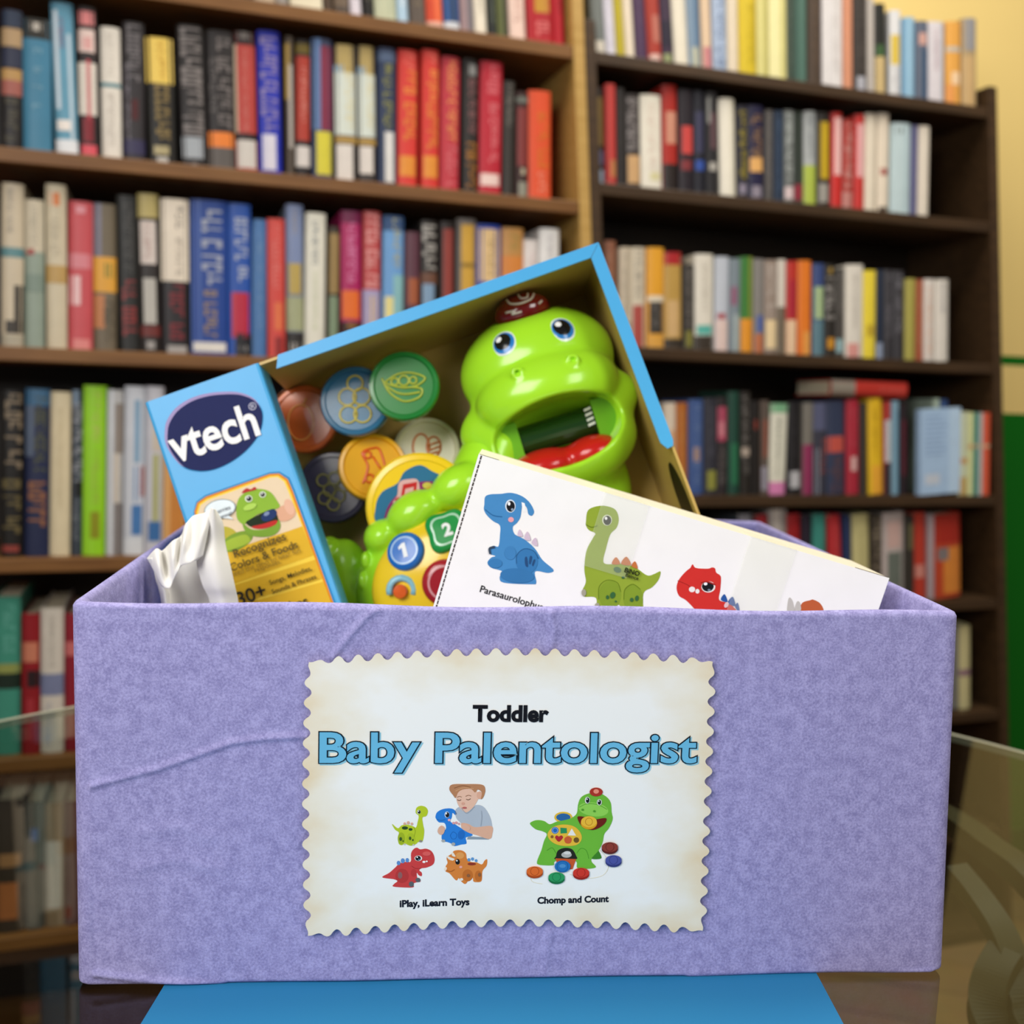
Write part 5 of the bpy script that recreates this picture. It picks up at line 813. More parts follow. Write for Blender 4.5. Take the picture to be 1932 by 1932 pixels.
SIGN = [(-0.09967, 0.14711), (-0.09968, 0.14622), (-0.09938, 0.14532), (-0.09904, 0.14443), (-0.09879, 0.14353), (-0.0988, 0.14264), (-0.09921, 0.14174), (-0.1002, 0.14084), (-0.10097, 0.13994), (-0.10133, 0.13904), (-0.1011, 0.13815), (-0.1004, 0.13725), (-0.09917, 0.13636), (-0.09847, 0.13546), (-0.09824, 0.13456), (-0.09851, 0.13366), (-0.09926, 0.13276), (-0.10053, 0.13186), (-0.10127, 0.13096), (-0.10154, 0.13006), (-0.10132, 0.12916), (-0.10061, 0.12825), (-0.09938, 0.12735), (-0.09867, 0.12645), (-0.09844, 0.12555), (-0.09871, 0.12465), (-0.09945, 0.12374), (-0.10072, 0.12284), (-0.10147, 0.12194), (-0.10173, 0.12103), (-0.1015, 0.12013), (-0.10079, 0.11922), (-0.09955, 0.11832), (-0.09884, 0.11741), (-0.09861, 0.1165), (-0.09887, 0.1156), (-0.09961, 0.11469), (-0.10088, 0.11378), (-0.10162, 0.11288), (-0.10188, 0.11197), (-0.10165, 0.11106), (-0.10093, 0.11015), (-0.09969, 0.10924), (-0.09897, 0.10833), (-0.09873, 0.10742), (-0.09899, 0.10651), (-0.09973, 0.1056), (-0.10099, 0.10469), (-0.10173, 0.10379), (-0.10199, 0.10287), (-0.10174, 0.10196), (-0.10102, 0.10105), (-0.09977, 0.10013), (-0.09904, 0.09921), (-0.09879, 0.0983), (-0.09905, 0.09739), (-0.09978, 0.09647), (-0.10105, 0.09557), (-0.10178, 0.09466), (-0.10203, 0.09374), (-0.10178, 0.09282), (-0.10105, 0.0919), (-0.09979, 0.09098), (-0.09906, 0.09006), (-0.0988, 0.08914), (-0.09905, 0.08822), (-0.09978, 0.08731), (-0.10104, 0.0864), (-0.10177, 0.08549), (-0.10202, 0.08457), (-0.10176, 0.08365), (-0.10102, 0.08272), (-0.09975, 0.0818), (-0.09901, 0.08087), (-0.09875, 0.07995), (-0.09899, 0.07903), (-0.09972, 0.07811), (-0.10097, 0.0772), (-0.1017, 0.07628), (-0.10194, 0.07536), (-0.10167, 0.07444), (-0.10093, 0.07351), (-0.09965, 0.07257), (-0.0989, 0.07164), (-0.09863, 0.07071), (-0.09887, 0.06979), (-0.09959, 0.06887), (-0.10084, 0.06796), (-0.10156, 0.06704), (-0.1018, 0.06611), (-0.10153, 0.06518), (-0.10078, 0.06425), (-0.09949, 0.06331), (-0.09873, 0.06237), (-0.09846, 0.06144), (-0.09869, 0.06051), (-0.09941, 0.05959), (-0.10066, 0.05868), (-0.10137, 0.05776), (-0.10161, 0.05683), (-0.10133, 0.05589), (-0.10057, 0.05495), (-0.09928, 0.05401), (-0.09851, 0.05307), (-0.09824, 0.05213), (-0.09847, 0.0512), (-0.09918, 0.05028), (-0.10043, 0.04936), (-0.10114, 0.04843), (-0.10137, 0.0475), (-0.10109, 0.04656), (-0.10032, 0.04562), (-0.09902, 0.04467), (-0.09825, 0.04372), (-0.09797, 0.04278), (-0.0982, 0.04184), (-0.09891, 0.04092), (-0.10015, 0.04), (-0.10087, 0.03907), (-0.10109, 0.03814), (-0.10081, 0.03719), (-0.10004, 0.03624), (-0.09873, 0.03528), (-0.09796, 0.03433), (-0.09768, 0.03339), (-0.09799, 0.03245), (-0.09872, 0.03152), (-0.09968, 0.0306), (-0.10005, 0.02966), (-0.10001, 0.02872), (-0.0997, 0.02777), (-0.09929, 0.02682), (-0.09893, 0.02587), (-0.09889, 0.02493), (-0.099, 0.02399), (-0.09816, 0.02396), (-0.09731, 0.02404), (-0.09647, 0.02434), (-0.09563, 0.02467), (-0.09479, 0.02494), (-0.09394, 0.02502), (-0.09309, 0.02481), (-0.09223, 0.02419), (-0.09137, 0.02373), (-0.09051, 0.02351), (-0.08967, 0.02367), (-0.08883, 0.02429), (-0.08801, 0.02552), (-0.08718, 0.02639), (-0.08634, 0.0268), (-0.08548, 0.0266), (-0.08462, 0.02588), (-0.08374, 0.02458), (-0.08287, 0.02386), (-0.08201, 0.02366), (-0.08117, 0.024), (-0.08034, 0.02486), (-0.07952, 0.02629), (-0.07869, 0.02715), (-0.07784, 0.02749), (-0.07699, 0.02728), (-0.07612, 0.02656), (-0.07523, 0.02526), (-0.07436, 0.02453), (-0.0735, 0.02433), (-0.07265, 0.02466), (-0.07182, 0.02552), (-0.071, 0.02695), (-0.07017, 0.0278), (-0.06933, 0.02814), (-0.06847, 0.02793), (-0.06759, 0.0272), (-0.0667, 0.02589), (-0.06583, 0.02516), (-0.06496, 0.02494), (-0.06412, 0.02528), (-0.06328, 0.02613), (-0.06247, 0.02755), (-0.06163, 0.0284), (-0.06078, 0.02873), (-0.05992, 0.02851), (-0.05904, 0.02778), (-0.05815, 0.02646), (-0.05727, 0.02572), (-0.0564, 0.0255), (-0.05556, 0.02583), (-0.05472, 0.02667), (-0.0539, 0.02809), (-0.05307, 0.02893), (-0.05222, 0.02926), (-0.05135, 0.02903), (-0.05047, 0.02828), (-0.04957, 0.02696), (-0.04869, 0.02621), (-0.04782, 0.02598), (-0.04697, 0.0263), (-0.04613, 0.02714), (-0.04532, 0.02855), (-0.04448, 0.02939), (-0.04363, 0.0297), (-0.04276, 0.02947), (-0.04187, 0.02871), (-0.04097, 0.02738), (-0.04008, 0.02662), (-0.03921, 0.02638), (-0.03836, 0.02669), (-0.03752, 0.02751), (-0.0367, 0.02892), (-0.03587, 0.02975), (-0.03501, 0.03005), (-0.03414, 0.02981), (-0.03325, 0.02904), (-0.03234, 0.02769), (-0.03145, 0.02692), (-0.03057, 0.02667), (-0.02972, 0.02697), (-0.02888, 0.02779), (-0.02806, 0.02919), (-0.02723, 0.03001), (-0.02637, 0.0303), (-0.02549, 0.03005), (-0.0246, 0.02927), (-0.02368, 0.02791), (-0.02279, 0.02713), (-0.02191, 0.02687), (-0.02105, 0.02715), (-0.02021, 0.02796), (-0.0194, 0.02935), (-0.01856, 0.03016), (-0.0177, 0.03044), (-0.01682, 0.03018), (-0.01592, 0.02939), (-0.015, 0.02801), (-0.0141, 0.02722), (-0.01322, 0.02695), (-0.01236, 0.02723), (-0.01152, 0.02803), (-0.0107, 0.0294), (-0.00986, 0.0302), (-0.009, 0.03047), (-0.00812, 0.0302), (-0.00721, 0.02939), (-0.00629, 0.02801), (-0.00538, 0.0272), (-0.0045, 0.02692), (-0.00363, 0.02719), (-0.00279, 0.02798), (-0.00198, 0.02934), (-0.00113, 0.03013), (-0.00027, 0.03039), (0.00061, 0.03011), (0.00152, 0.02929), (0.00246, 0.02789), (0.00336, 0.02707), (0.00425, 0.02678), (0.00512, 0.02703), (0.00596, 0.02781), (0.00678, 0.02917), (0.00762, 0.02995), (0.00849, 0.0302), (0.00938, 0.0299), (0.01029, 0.02908), (0.01123, 0.02766), (0.01214, 0.02683), (0.01303, 0.02653), (0.0139, 0.02677), (0.01475, 0.02754), (0.01556, 0.0289), (0.01641, 0.02966), (0.01728, 0.02991), (0.01817, 0.02959), (0.01909, 0.02876), (0.02003, 0.02733), (0.02095, 0.02649), (0.02185, 0.02617), (0.02272, 0.02641), (0.02356, 0.02717), (0.02438, 0.02852), (0.02523, 0.02928), (0.0261, 0.02951), (0.02699, 0.02919), (0.02791, 0.02834), (0.02887, 0.0269), (0.02979, 0.02605), (0.03069, 0.02572), (0.03156, 0.02595), (0.03241, 0.0267), (0.03323, 0.02804), (0.03407, 0.0288), (0.03495, 0.02902), (0.03585, 0.02869), (0.03677, 0.02783), (0.03773, 0.02638), (0.03866, 0.02552), (0.03956, 0.02519), (0.04044, 0.02541), (0.04129, 0.02615), (0.04211, 0.02749), (0.04295, 0.02823), (0.04383, 0.02845), (0.04473, 0.02811), (0.04567, 0.02724), (0.04663, 0.02579), (0.04756, 0.02492), (0.04847, 0.02458), (0.04935, 0.02479), (0.0502, 0.02553), (0.05102, 0.02686), (0.05187, 0.0276), (0.05274, 0.02782), (0.05365, 0.02747), (0.05459, 0.02659), (0.05556, 0.02513), (0.0565, 0.02425), (0.05741, 0.0239), (0.05829, 0.02411), (0.05914, 0.02485), (0.05996, 0.02618), (0.06081, 0.02692), (0.06169, 0.02713), (0.0626, 0.02678), (0.06354, 0.0259), (0.06452, 0.02443), (0.06546, 0.02354), (0.06638, 0.02319), (0.06726, 0.02346), (0.06811, 0.02421), (0.06894, 0.02533), (0.06981, 0.02582), (0.0707, 0.02583), (0.07162, 0.02547), (0.07255, 0.02485), (0.07349, 0.02405), (0.07441, 0.02369), (0.07531, 0.02363), (0.0762, 0.02375), (0.07709, 0.02395), (0.07797, 0.02411), (0.07888, 0.02404), (0.07978, 0.02386), (0.07993, 0.02481), (0.0799, 0.02577), (0.07954, 0.02675), (0.07913, 0.02772), (0.07883, 0.0287), (0.07881, 0.02965), (0.07922, 0.03059), (0.08027, 0.03149), (0.08106, 0.0324), (0.08142, 0.03334), (0.08114, 0.03431), (0.08034, 0.0353), (0.07897, 0.03632), (0.07817, 0.03731), (0.07789, 0.03828), (0.07815, 0.03922), (0.07893, 0.04013), (0.08028, 0.04102), (0.08106, 0.04193), (0.08132, 0.04287), (0.08104, 0.04383), (0.08024, 0.04482), (0.07887, 0.04583), (0.07808, 0.04682), (0.07779, 0.04778), (0.07806, 0.04871), (0.07883, 0.04963), (0.08018, 0.05051), (0.08095, 0.05142), (0.08121, 0.05235), (0.08093, 0.05331), (0.08014, 0.0543), (0.07877, 0.0553), (0.07798, 0.05628), (0.0777, 0.05724), (0.07796, 0.05817), (0.07873, 0.05908), (0.08008, 0.05996), (0.08085, 0.06087), (0.08111, 0.0618), (0.08083, 0.06276), (0.08003, 0.06374), (0.07867, 0.06474), (0.07788, 0.06571), (0.0776, 0.06667), (0.07786, 0.06759), (0.07863, 0.0685), (0.07997, 0.06938), (0.08075, 0.07029), (0.08101, 0.07121), (0.08073, 0.07216), (0.07993, 0.07314), (0.07857, 0.07413), (0.07778, 0.0751), (0.0775, 0.07605), (0.07776, 0.07698), (0.07853, 0.07788), (0.07987, 0.07876), (0.08064, 0.07966), (0.0809, 0.08059), (0.08062, 0.08153), (0.07983, 0.0825), (0.07848, 0.08349), (0.07769, 0.08445), (0.07741, 0.0854), (0.07767, 0.08632), (0.07844, 0.08722), (0.07977, 0.0881), (0.08054, 0.089), (0.0808, 0.08992), (0.08052, 0.09086), (0.07973, 0.09182), (0.07838, 0.09281), (0.07759, 0.09377), (0.07731, 0.09471), (0.07757, 0.09563), (0.07834, 0.09652), (0.07967, 0.0974), (0.08044, 0.0983), (0.0807, 0.09922), (0.08042, 0.10015), (0.07963, 0.10111), (0.07828, 0.10209), (0.07749, 0.10304), (0.07722, 0.10398), (0.07747, 0.10489), (0.07824, 0.10579), (0.07957, 0.10667), (0.08034, 0.10756), (0.08059, 0.10848), (0.08032, 0.10941), (0.07953, 0.11036), (0.07818, 0.11133), (0.0774, 0.11228), (0.07712, 0.11321), (0.07738, 0.11413), (0.07814, 0.11502), (0.07947, 0.11589), (0.08024, 0.11679), (0.08049, 0.1177), (0.08022, 0.11863), (0.07943, 0.11957), (0.07809, 0.12054), (0.0773, 0.12148), (0.07703, 0.12241), (0.07728, 0.12332), (0.07805, 0.12421), (0.07937, 0.12508), (0.08014, 0.12597), (0.08039, 0.12688), (0.08012, 0.12781), (0.07933, 0.12875), (0.07799, 0.12971), (0.07721, 0.13065), (0.07693, 0.13157), (0.07719, 0.13248), (0.07795, 0.13337), (0.07927, 0.13424), (0.08003, 0.13513), (0.08029, 0.13603), (0.08001, 0.13695), (0.07923, 0.13789), (0.07789, 0.13884), (0.07711, 0.13978), (0.07684, 0.1407), (0.07719, 0.14159), (0.07797, 0.14248), (0.07899, 0.14336), (0.07939, 0.14426), (0.07937, 0.14517), (0.07908, 0.14608), (0.07868, 0.147), (0.07832, 0.14792), (0.0783, 0.14883), (0.07844, 0.14973), (0.07754, 0.14989), (0.07664, 0.14995), (0.07575, 0.14978), (0.07487, 0.14959), (0.07398, 0.14946), (0.07308, 0.14952), (0.07217, 0.14985), (0.07125, 0.15059), (0.07032, 0.15117), (0.06942, 0.1515), (0.06852, 0.15148), (0.06765, 0.15101), (0.06681, 0.14994), (0.06595, 0.14922), (0.06508, 0.14896), (0.06417, 0.14928), (0.06324, 0.15011), (0.06229, 0.15149), (0.06136, 0.15231), (0.06045, 0.15263), (0.05957, 0.15243), (0.05872, 0.15172), (0.05788, 0.15046), (0.05703, 0.14975), (0.05615, 0.14954), (0.05524, 0.14986), (0.05432, 0.15068), (0.05337, 0.15206), (0.05245, 0.15288), (0.05155, 0.15319), (0.05067, 0.15298), (0.04981, 0.15227), (0.04898, 0.15101), (0.04813, 0.15029), (0.04725, 0.15008), (0.04635, 0.1504), (0.04543, 0.15121), (0.04449, 0.15258), (0.04357, 0.15339), (0.04267, 0.1537), (0.0418, 0.15349), (0.04094, 0.15277), (0.04011, 0.1515), (0.03926, 0.15079), (0.03838, 0.15057), (0.03749, 0.15088), (0.03657, 0.15168), (0.03564, 0.15304), (0.03472, 0.15385), (0.03383, 0.15415), (0.03296, 0.15393), (0.03211, 0.15321), (0.03127, 0.15193), (0.03042, 0.15121), (0.02955, 0.15099), (0.02866, 0.15128), (0.02775, 0.15208), (0.02682, 0.15343), (0.02591, 0.15423), (0.02502, 0.15452), (0.02415, 0.15429), (0.0233, 0.15356), (0.02247, 0.15228), (0.02162, 0.15155), (0.02075, 0.15132), (0.01986, 0.15161), (0.01895, 0.1524), (0.01803, 0.15374), (0.01713, 0.15452), (0.01624, 0.15481), (0.01537, 0.15457), (0.01452, 0.15383), (0.01369, 0.15254), (0.01284, 0.15181), (0.01198, 0.15156), (0.01109, 0.15185), (0.01019, 0.15262), (0.00927, 0.15395), (0.00837, 0.15472), (0.00749, 0.155), (0.00663, 0.15475), (0.00578, 0.15401), (0.00495, 0.15271), (0.0041, 0.15196), (0.00324, 0.15171), (0.00236, 0.15198), (0.00146, 0.15275), (0.00055, 0.15406), (-0.00035, 0.15482), (-0.00123, 0.15509), (-0.00209, 0.15483), (-0.00293, 0.15408), (-0.00376, 0.15277), (-0.00461, 0.15202), (-0.00547, 0.15175), (-0.00635, 0.15201), (-0.00724, 0.15277), (-0.00815, 0.15407), (-0.00904, 0.15482), (-0.00991, 0.15507), (-0.01077, 0.15481), (-0.01162, 0.15404), (-0.01245, 0.15273), (-0.01329, 0.15196), (-0.01415, 0.15169), (-0.01503, 0.15194), (-0.01591, 0.15268), (-0.01681, 0.15397), (-0.0177, 0.15471), (-0.01857, 0.15495), (-0.01943, 0.15468), (-0.02027, 0.1539), (-0.0211, 0.15258), (-0.02195, 0.15181), (-0.0228, 0.15152), (-0.02367, 0.15176), (-0.02456, 0.15249), (-0.02545, 0.15377), (-0.02633, 0.1545), (-0.0272, 0.15473), (-0.02806, 0.15444), (-0.0289, 0.15366), (-0.02973, 0.15233), (-0.03057, 0.15154), (-0.03143, 0.15125), (-0.03229, 0.15148), (-0.03317, 0.1522), (-0.03406, 0.15346), (-0.03494, 0.15418), (-0.03581, 0.1544), (-0.03666, 0.15411), (-0.0375, 0.15332), (-0.03833, 0.15198), (-0.03917, 0.15118), (-0.04002, 0.15088), (-0.04089, 0.1511), (-0.04176, 0.15181), (-0.04265, 0.15306), (-0.04352, 0.15377), (-0.04438, 0.15398), (-0.04523, 0.15368), (-0.04607, 0.15288), (-0.0469, 0.15153), (-0.04774, 0.15073), (-0.04859, 0.15042), (-0.04945, 0.15063), (-0.05032, 0.15133), (-0.0512, 0.15257), (-0.05207, 0.15327), (-0.05293, 0.15347), (-0.05378, 0.15316), (-0.05462, 0.15235), (-0.05545, 0.151), (-0.05629, 0.15019), (-0.05713, 0.14988), (-0.05799, 0.15008), (-0.05886, 0.15077), (-0.05973, 0.152), (-0.0606, 0.15269), (-0.06145, 0.15289), (-0.0623, 0.15257), (-0.06314, 0.15176), (-0.06397, 0.1504), (-0.06481, 0.14959), (-0.06565, 0.14926), (-0.06651, 0.14946), (-0.06737, 0.15014), (-0.06824, 0.15137), (-0.0691, 0.15205), (-0.06995, 0.15224), (-0.0708, 0.15191), (-0.07164, 0.15109), (-0.07246, 0.14973), (-0.0733, 0.14892), (-0.07415, 0.14859), (-0.075, 0.14878), (-0.07586, 0.14945), (-0.07672, 0.15067), (-0.07758, 0.15135), (-0.07843, 0.15154), (-0.07927, 0.15121), (-0.08011, 0.15038), (-0.08094, 0.14902), (-0.08177, 0.1482), (-0.08262, 0.14787), (-0.08347, 0.14805), (-0.08432, 0.14873), (-0.08518, 0.14994), (-0.08604, 0.15061), (-0.08688, 0.1508), (-0.08772, 0.1504), (-0.08856, 0.14957), (-0.08939, 0.14839), (-0.09023, 0.1478), (-0.09107, 0.14764), (-0.09192, 0.14784), (-0.09277, 0.14826), (-0.09362, 0.14885), (-0.09446, 0.14903), (-0.0953, 0.14895), (-0.09614, 0.14869), (-0.09698, 0.14837), (-0.09782, 0.14807), (-0.09866, 0.14799), (-0.0995, 0.148)]
mb = MB(); n = len(SIGN); W0, W1 = 0.0020, 0.0025
mb.poly(SIGN, W1, 'ecebe6')
mb.add([(p[0], p[1], W0) for p in SIGN]+[(p[0], p[1], W1) for p in SIGN], [(k, (k+1) % n, n+(k+1) % n, n+k) for k in range(n)], 'ecebe6')
sign = mb.build('paper_sign', m, gift); sign.matrix_local = FACE
sign['label'] = 'white aged paper sign with a scalloped edge'
W = W1 + 0.0001
lettering('lettering', sign, 'Toddler', *(-0.01127, 0.1257, 0.03375), '16161c', W+.0002, bold=0.042, height=0.0078)
(tx, ty, tw) = (-0.01078, 0.10801, 0.16873)
lettering('lettering', sign, 'Baby Palentologist', tx+.0007, ty-.0007, tw, '8cc4d8', W, bold=0.045, height=0.0192)
lettering('lettering', sign, 'Baby Palentologist', tx, ty, tw, '12202c', W+.0002, bold=0.045, height=0.0192)
lettering('lettering', sign, 'Baby Palentologist', tx, ty, tw-.0011, '68b4d8', W+.0004, bold=0.020, height=0.0182)
lettering('lettering', sign, 'iPlay, iLearn Toys', *(-0.04305, 0.03824, 0.03116), '161a26', W, bold=0.042, rot=0.02)
lettering('lettering', sign, 'Chomp and Count', *(0.01942, 0.03906, 0.03257), '161a26', W, bold=0.042, rot=0.015)
SA = ((6.1761e-05, 1.731e-06, -0.075205914), (-3.34e-07, -6.3965e-05, 0.097681786))
for shp in [[('s','b4c62c',[(195,348),(235,378),(262,358),(300,352),(340,362),(365,372),(378,330),(385,290),(364,268),(370,232),(400,217),(435,226),(452,255),(440,290),(412,302),(416,350),(424,400),(412,470),(380,478),(364,492),(330,504),(300,496),(285,488),(262,500),(240,488),(236,440),(242,408),(215,388)]),('e','9cb024',260,452,26,44,0),('e','a8bc28',328,458,32,46,0),('c','8a9a20',4,[(350,440),(360,400),(350,370)]),('e','2c4a24',286,376,22,12,0),('e','2c4a24',326,386,14,10,0),('e','3c5a24',255,455,10,14,0),('e','3c5a24',272,470,5,6,0),('e','3c5a24',322,450,9,13,0),('e','3c5a24',342,462,6,8,0),('e','d8a890',285,345,9,10,0),('e','d8a890',310,338,10,12,0),('e','d8a890',336,346,9,10,0),('e','dce0c8',386,260,13,15,0),('e','1a1c20',388,260,10,13,0),('e','ffffff',385,255,3,4,0),('e','8c8878',398,470,12,8,0),('e','c8c4b4',345,496,6,6,0),('e','c8c4b4',282,492,6,6,0)],[('s','b0b8c2',[(648,248),(690,222),(730,258),(790,212),(850,222),(895,288),(912,352),(906,374),(832,366),(822,402),(730,402),(690,345),(655,305)]),('p','8c98a2',[(740,436),(892,446),(888,460),(730,458)]),('s','dcab90',[(690,342),(740,346),(792,370),(908,362),(914,420),(892,456),(800,428),(748,412),(700,384)]),('s','e4b8a0',[(655,130),(690,95),(760,88),(804,112),(818,150),(792,205),(760,242),(722,264),(690,242),(666,205),(655,165)]),('e','dca88e',822,140,20,28,0),('s','b57f5a',[(606,100),(625,64),(730,60),(840,64),(864,100),(852,150),(832,168),(838,120),(810,100),(790,120),(760,96),(700,100),(668,122),(650,160),(632,140)]),('c','8c5c3c',6,[(640,90),(700,72),(760,84)]),('c','c8966c',6,[(650,110),(710,86),(780,92)]),('c','5c4034',5,[(662,172),(676,178),(690,172)]),('c','5c4034',5,[(726,168),(742,173),(758,164)]),('c','8c6248',4,[(660,155),(678,148),(694,154)]),('c','8c6248',4,[(722,148),(742,140),(762,146)]),('e','d8a08a',704,200,12,10,0),('e','b8605c',714,230,17,7,0),('c','a0a8b4',4,[(835,250),(838,300),(830,360)]),('c','9ca4ae',4,[(690,228),(730,268),(786,220)]),('s','dcab90',[(520,400),(530,370),(552,358),(572,380),(560,418),(535,422)]),('e','dcae96',722,372,34,22,20)],[('s','2c7cd0',[(505,295),(518,262),(560,240),(610,235),(640,245),(658,272),(646,282),(628,268),(622,300),(612,330),(650,352),(690,378),(735,403),(772,425),(748,440),(722,446),(727,488),(690,496),(640,507),(618,490),(590,478),(562,472),(548,450),(555,412),(580,380),(570,342),(530,335),(512,315)]),('c','1c5ca4',4,[(610,430),(630,405),(655,420),(650,450),(625,455),(610,430)]),('e','2468b8',690,425,26,34,10),('c','1c5ca4',4,[(512,312),(545,322),(575,315)]),('e','dfe8f4',588,280,17,22,0),('e','1a1c20',590,281,14,19,0),('e','ffffff',584,272,4,6,0),('e','e8a8b4',603,318,10,9,0),('e','d89a9c',634,340,9,9,0),('e','d89a9c',654,338,10,10,0),('e','d89a9c',674,346,8,8,0),('e','a8a8a4',560,468,14,10,0),('e','a8a8a4',632,492,14,12,0)],[('s','c84040',[(328,560),(345,530),(370,518),(395,530),(440,526),(480,550),(497,600),(485,640),(440,662),(402,668),(386,682),(404,700),(402,724),(382,718),(368,700),(372,738),(392,748),(392,766),(362,770),(340,782),(346,802),(310,808),(200,800),(205,780),(228,760),(200,746),(120,732),(170,700),(215,660),(242,634),(290,620),(325,618)]),('e','b43838',262,722,48,52,0),('e','8c5c5c',248,718,16,24,0),('c','982c2c',4,[(330,650),(360,668),(400,668)]),('e','b83a3a',345,700,20,28,0),('e','5c6064',328,782,18,20,0),('e','5c6064',376,752,18,16,0),('e','5c8cc8',238,628,13,16,0),('e','5c8cc8',268,612,14,18,0),('e','5c8cc8',300,608,12,16,0),('e','f0e8e4',380,594,27,20,0),('e','1a1c20',378,594,20,18,0),('e','ffffff',372,586,5,5,0),('e','6c8cac',384,602,6,4,0),('e','f4ece8',420,620,11,8,0),('e','f4ece8',440,616,7,6,0),('e','d85c58',440,560,30,16,0)],[('s','d6803a',[(576,655),(590,628),(584,590),(620,562),(640,540),(690,538),(722,560),(730,600),(760,622),(800,626),(838,640),(858,612),(876,604),(872,650),(842,690),(836,760),(800,770),(776,764),(772,740),(752,736),(720,782),(690,766),(670,740),(650,756),(604,706),(575,690)]),('e','c06c2c',735,720,38,44,0),('e','c06c2c',812,725,26,40,0),('s','e8e2d4',[(596,600),(584,576),(610,588),(640,600),(626,612)]),('s','e8e2d4',[(622,575),(625,548),(648,582)]),('e','f0dcc8',575,672,9,14,20),('e','e09a54',680,575,30,24,0),('e','5c94c8',744,606,11,12,0),('e','5c94c8',770,600,11,12,0),('e','5c94c8',796,612,10,11,0),('e','8c3428',764,636,30,10,0),('e','1a1c20',662,620,16,20,0),('e','ffffff',657,612,5,6,0),('e','e8a498',685,658,11,9,0),('e','8c5c3c',740,720,12,12,0),('e','8c5c3c',820,714,10,14,0),('c','a85c28',4,[(580,680),(610,690),(640,676)]),('e','e8e0d0',690,748,12,10,0)],[('c','ddd2b0',3,[(1190,735),(1210,770),(1280,785)]),('c','ddd2b0',3,[(1675,520),(1740,580),(1765,660),(1720,725),(1600,745),(1480,715)]),('e','e0b83c',1430,298,66,40),('e','2c649c',1430,298,52,28),('s','3c8028',[(1640,600),(1645,560),(1680,530),(1712,585),(1700,602)]),('s','6cb43a',[(1188,348),(1200,330),(1240,318),(1290,325),(1330,348),(1380,330),(1440,318),(1490,302),(1528,268),(1538,200),(1560,152),(1610,126),(1680,120),(1740,145),(1776,190),(1784,260),(1792,310),(1768,372),(1732,420),(1720,480),(1690,540),(1645,590),(1640,622),(1672,662),(1610,674),(1536,668),(1526,620),(1450,590),(1370,620),(1360,646),(1300,648),(1245,640),(1242,610),(1270,540),(1290,470),(1310,422),(1280,400),(1228,384)]),('c','4c9428',5,[(1530,560),(1560,525),(1600,540),(1620,600)]),('c','4c9428',5,[(1310,540),(1350,520),(1378,560)]),('e','8ccc54',1650,240,110,50,8),('c','4c9428',4,[(1545,225),(1600,200),(1680,205),(1750,240)]),('s','24261f',[(1378,580),(1392,540),(1440,520),(1495,530),(1524,575),(1522,604),(1376,604)]),('e','b4b4ae',1455,570,38,22),('e','d8d8d4',1460,556,26,12),('p','c4562c',[(1374,596),(1526,602),(1500,676),(1400,684)]),('s','e4b83c',[(1315,420),(1350,372),(1420,350),(1500,360),(1550,400),(1566,450),(1540,492),(1480,506),(1400,500),(1340,470)]),('e','2468b4',1370,392,26,25),('o','a8c4e0',1370,392,18,3),('p','2c8c58',[(1408,372),(1455,375),(1458,412),(1410,415)]),('p','e8e6e0',[(1492,378),(1524,430),(1462,428)]),('s','b02c34',[(1398,475),(1370,445),(1382,428),(1398,436),(1416,428),(1428,445)]),('s','cc5c34',[(1465,434),(1492,452),(1482,484),(1448,484),(1438,452)]),('e','8c5c2c',1348,438,11,11),('e','6c5428',1526,462,20,20),('s','6c2018',[(1532,296),(1580,292),(1650,312),(1742,302),(1726,350),(1650,388),(1570,366)]),('e','d89c20',1617,338,60,46),('e','e8b83c',1617,328,58,40),('o','b8801c',1617,328,26,4),('e','a83428',1668,112,48,32),('e','e89078',1668,108,20,16),('e','e8ece4',1604,172,18,24),('e','1a1c20',1606,172,13,20),('e','e8ece4',1692,186,18,22),('e','1a1c20',1692,186,13,18),('e','ffffff',1602,164,4,5),('e','ffffff',1688,178,4,5),('e','4c9428',1570,240,9,7),('e','4c9428',1656,250,9,7),('e','a8481c',1222,704,60,36),('p','a8481c',[(1162,690),(1282,690),(1282,704),(1162,704)]),('e','dc6a2c',1222,688,60,36),('o','a8481c',1222,688,30,4),('e','1c6c40',1382,747,60,36),('p','1c6c40',[(1322,733),(1442,733),(1442,747),(1322,747)]),('e','2c985c',1382,731,60,36),('o','1c6c40',1382,731,30,4),('e','98241c',1562,715,60,36),('p','98241c',[(1502,701),(1622,701),(1622,715),(1502,715)]),('e','cc382c',1562,699,60,36),('o','98241c',1562,699,30,4),('e','5c2420',1772,527,60,36),('p','5c2420',[(1712,513),(1832,513),(1832,527),(1712,527)]),('e','8a3a30',1772,511,60,36),('o','5c2420',1772,511,30,4),('e','343c78',1800,622,60,36),('p','343c78',[(1740,608),(1860,608),(1860,622),(1740,622)]),('e','4a549c',1800,606,60,36),('o','343c78',1800,606,30,4),('e','2870b4',1425,652,58,44),('o','1c5488',1425,652,40,4),('e','4c8cc4',1425,648,24,14)]]:
    artwork('printed_picture', sign, SA, W, shp, step=0.000012)

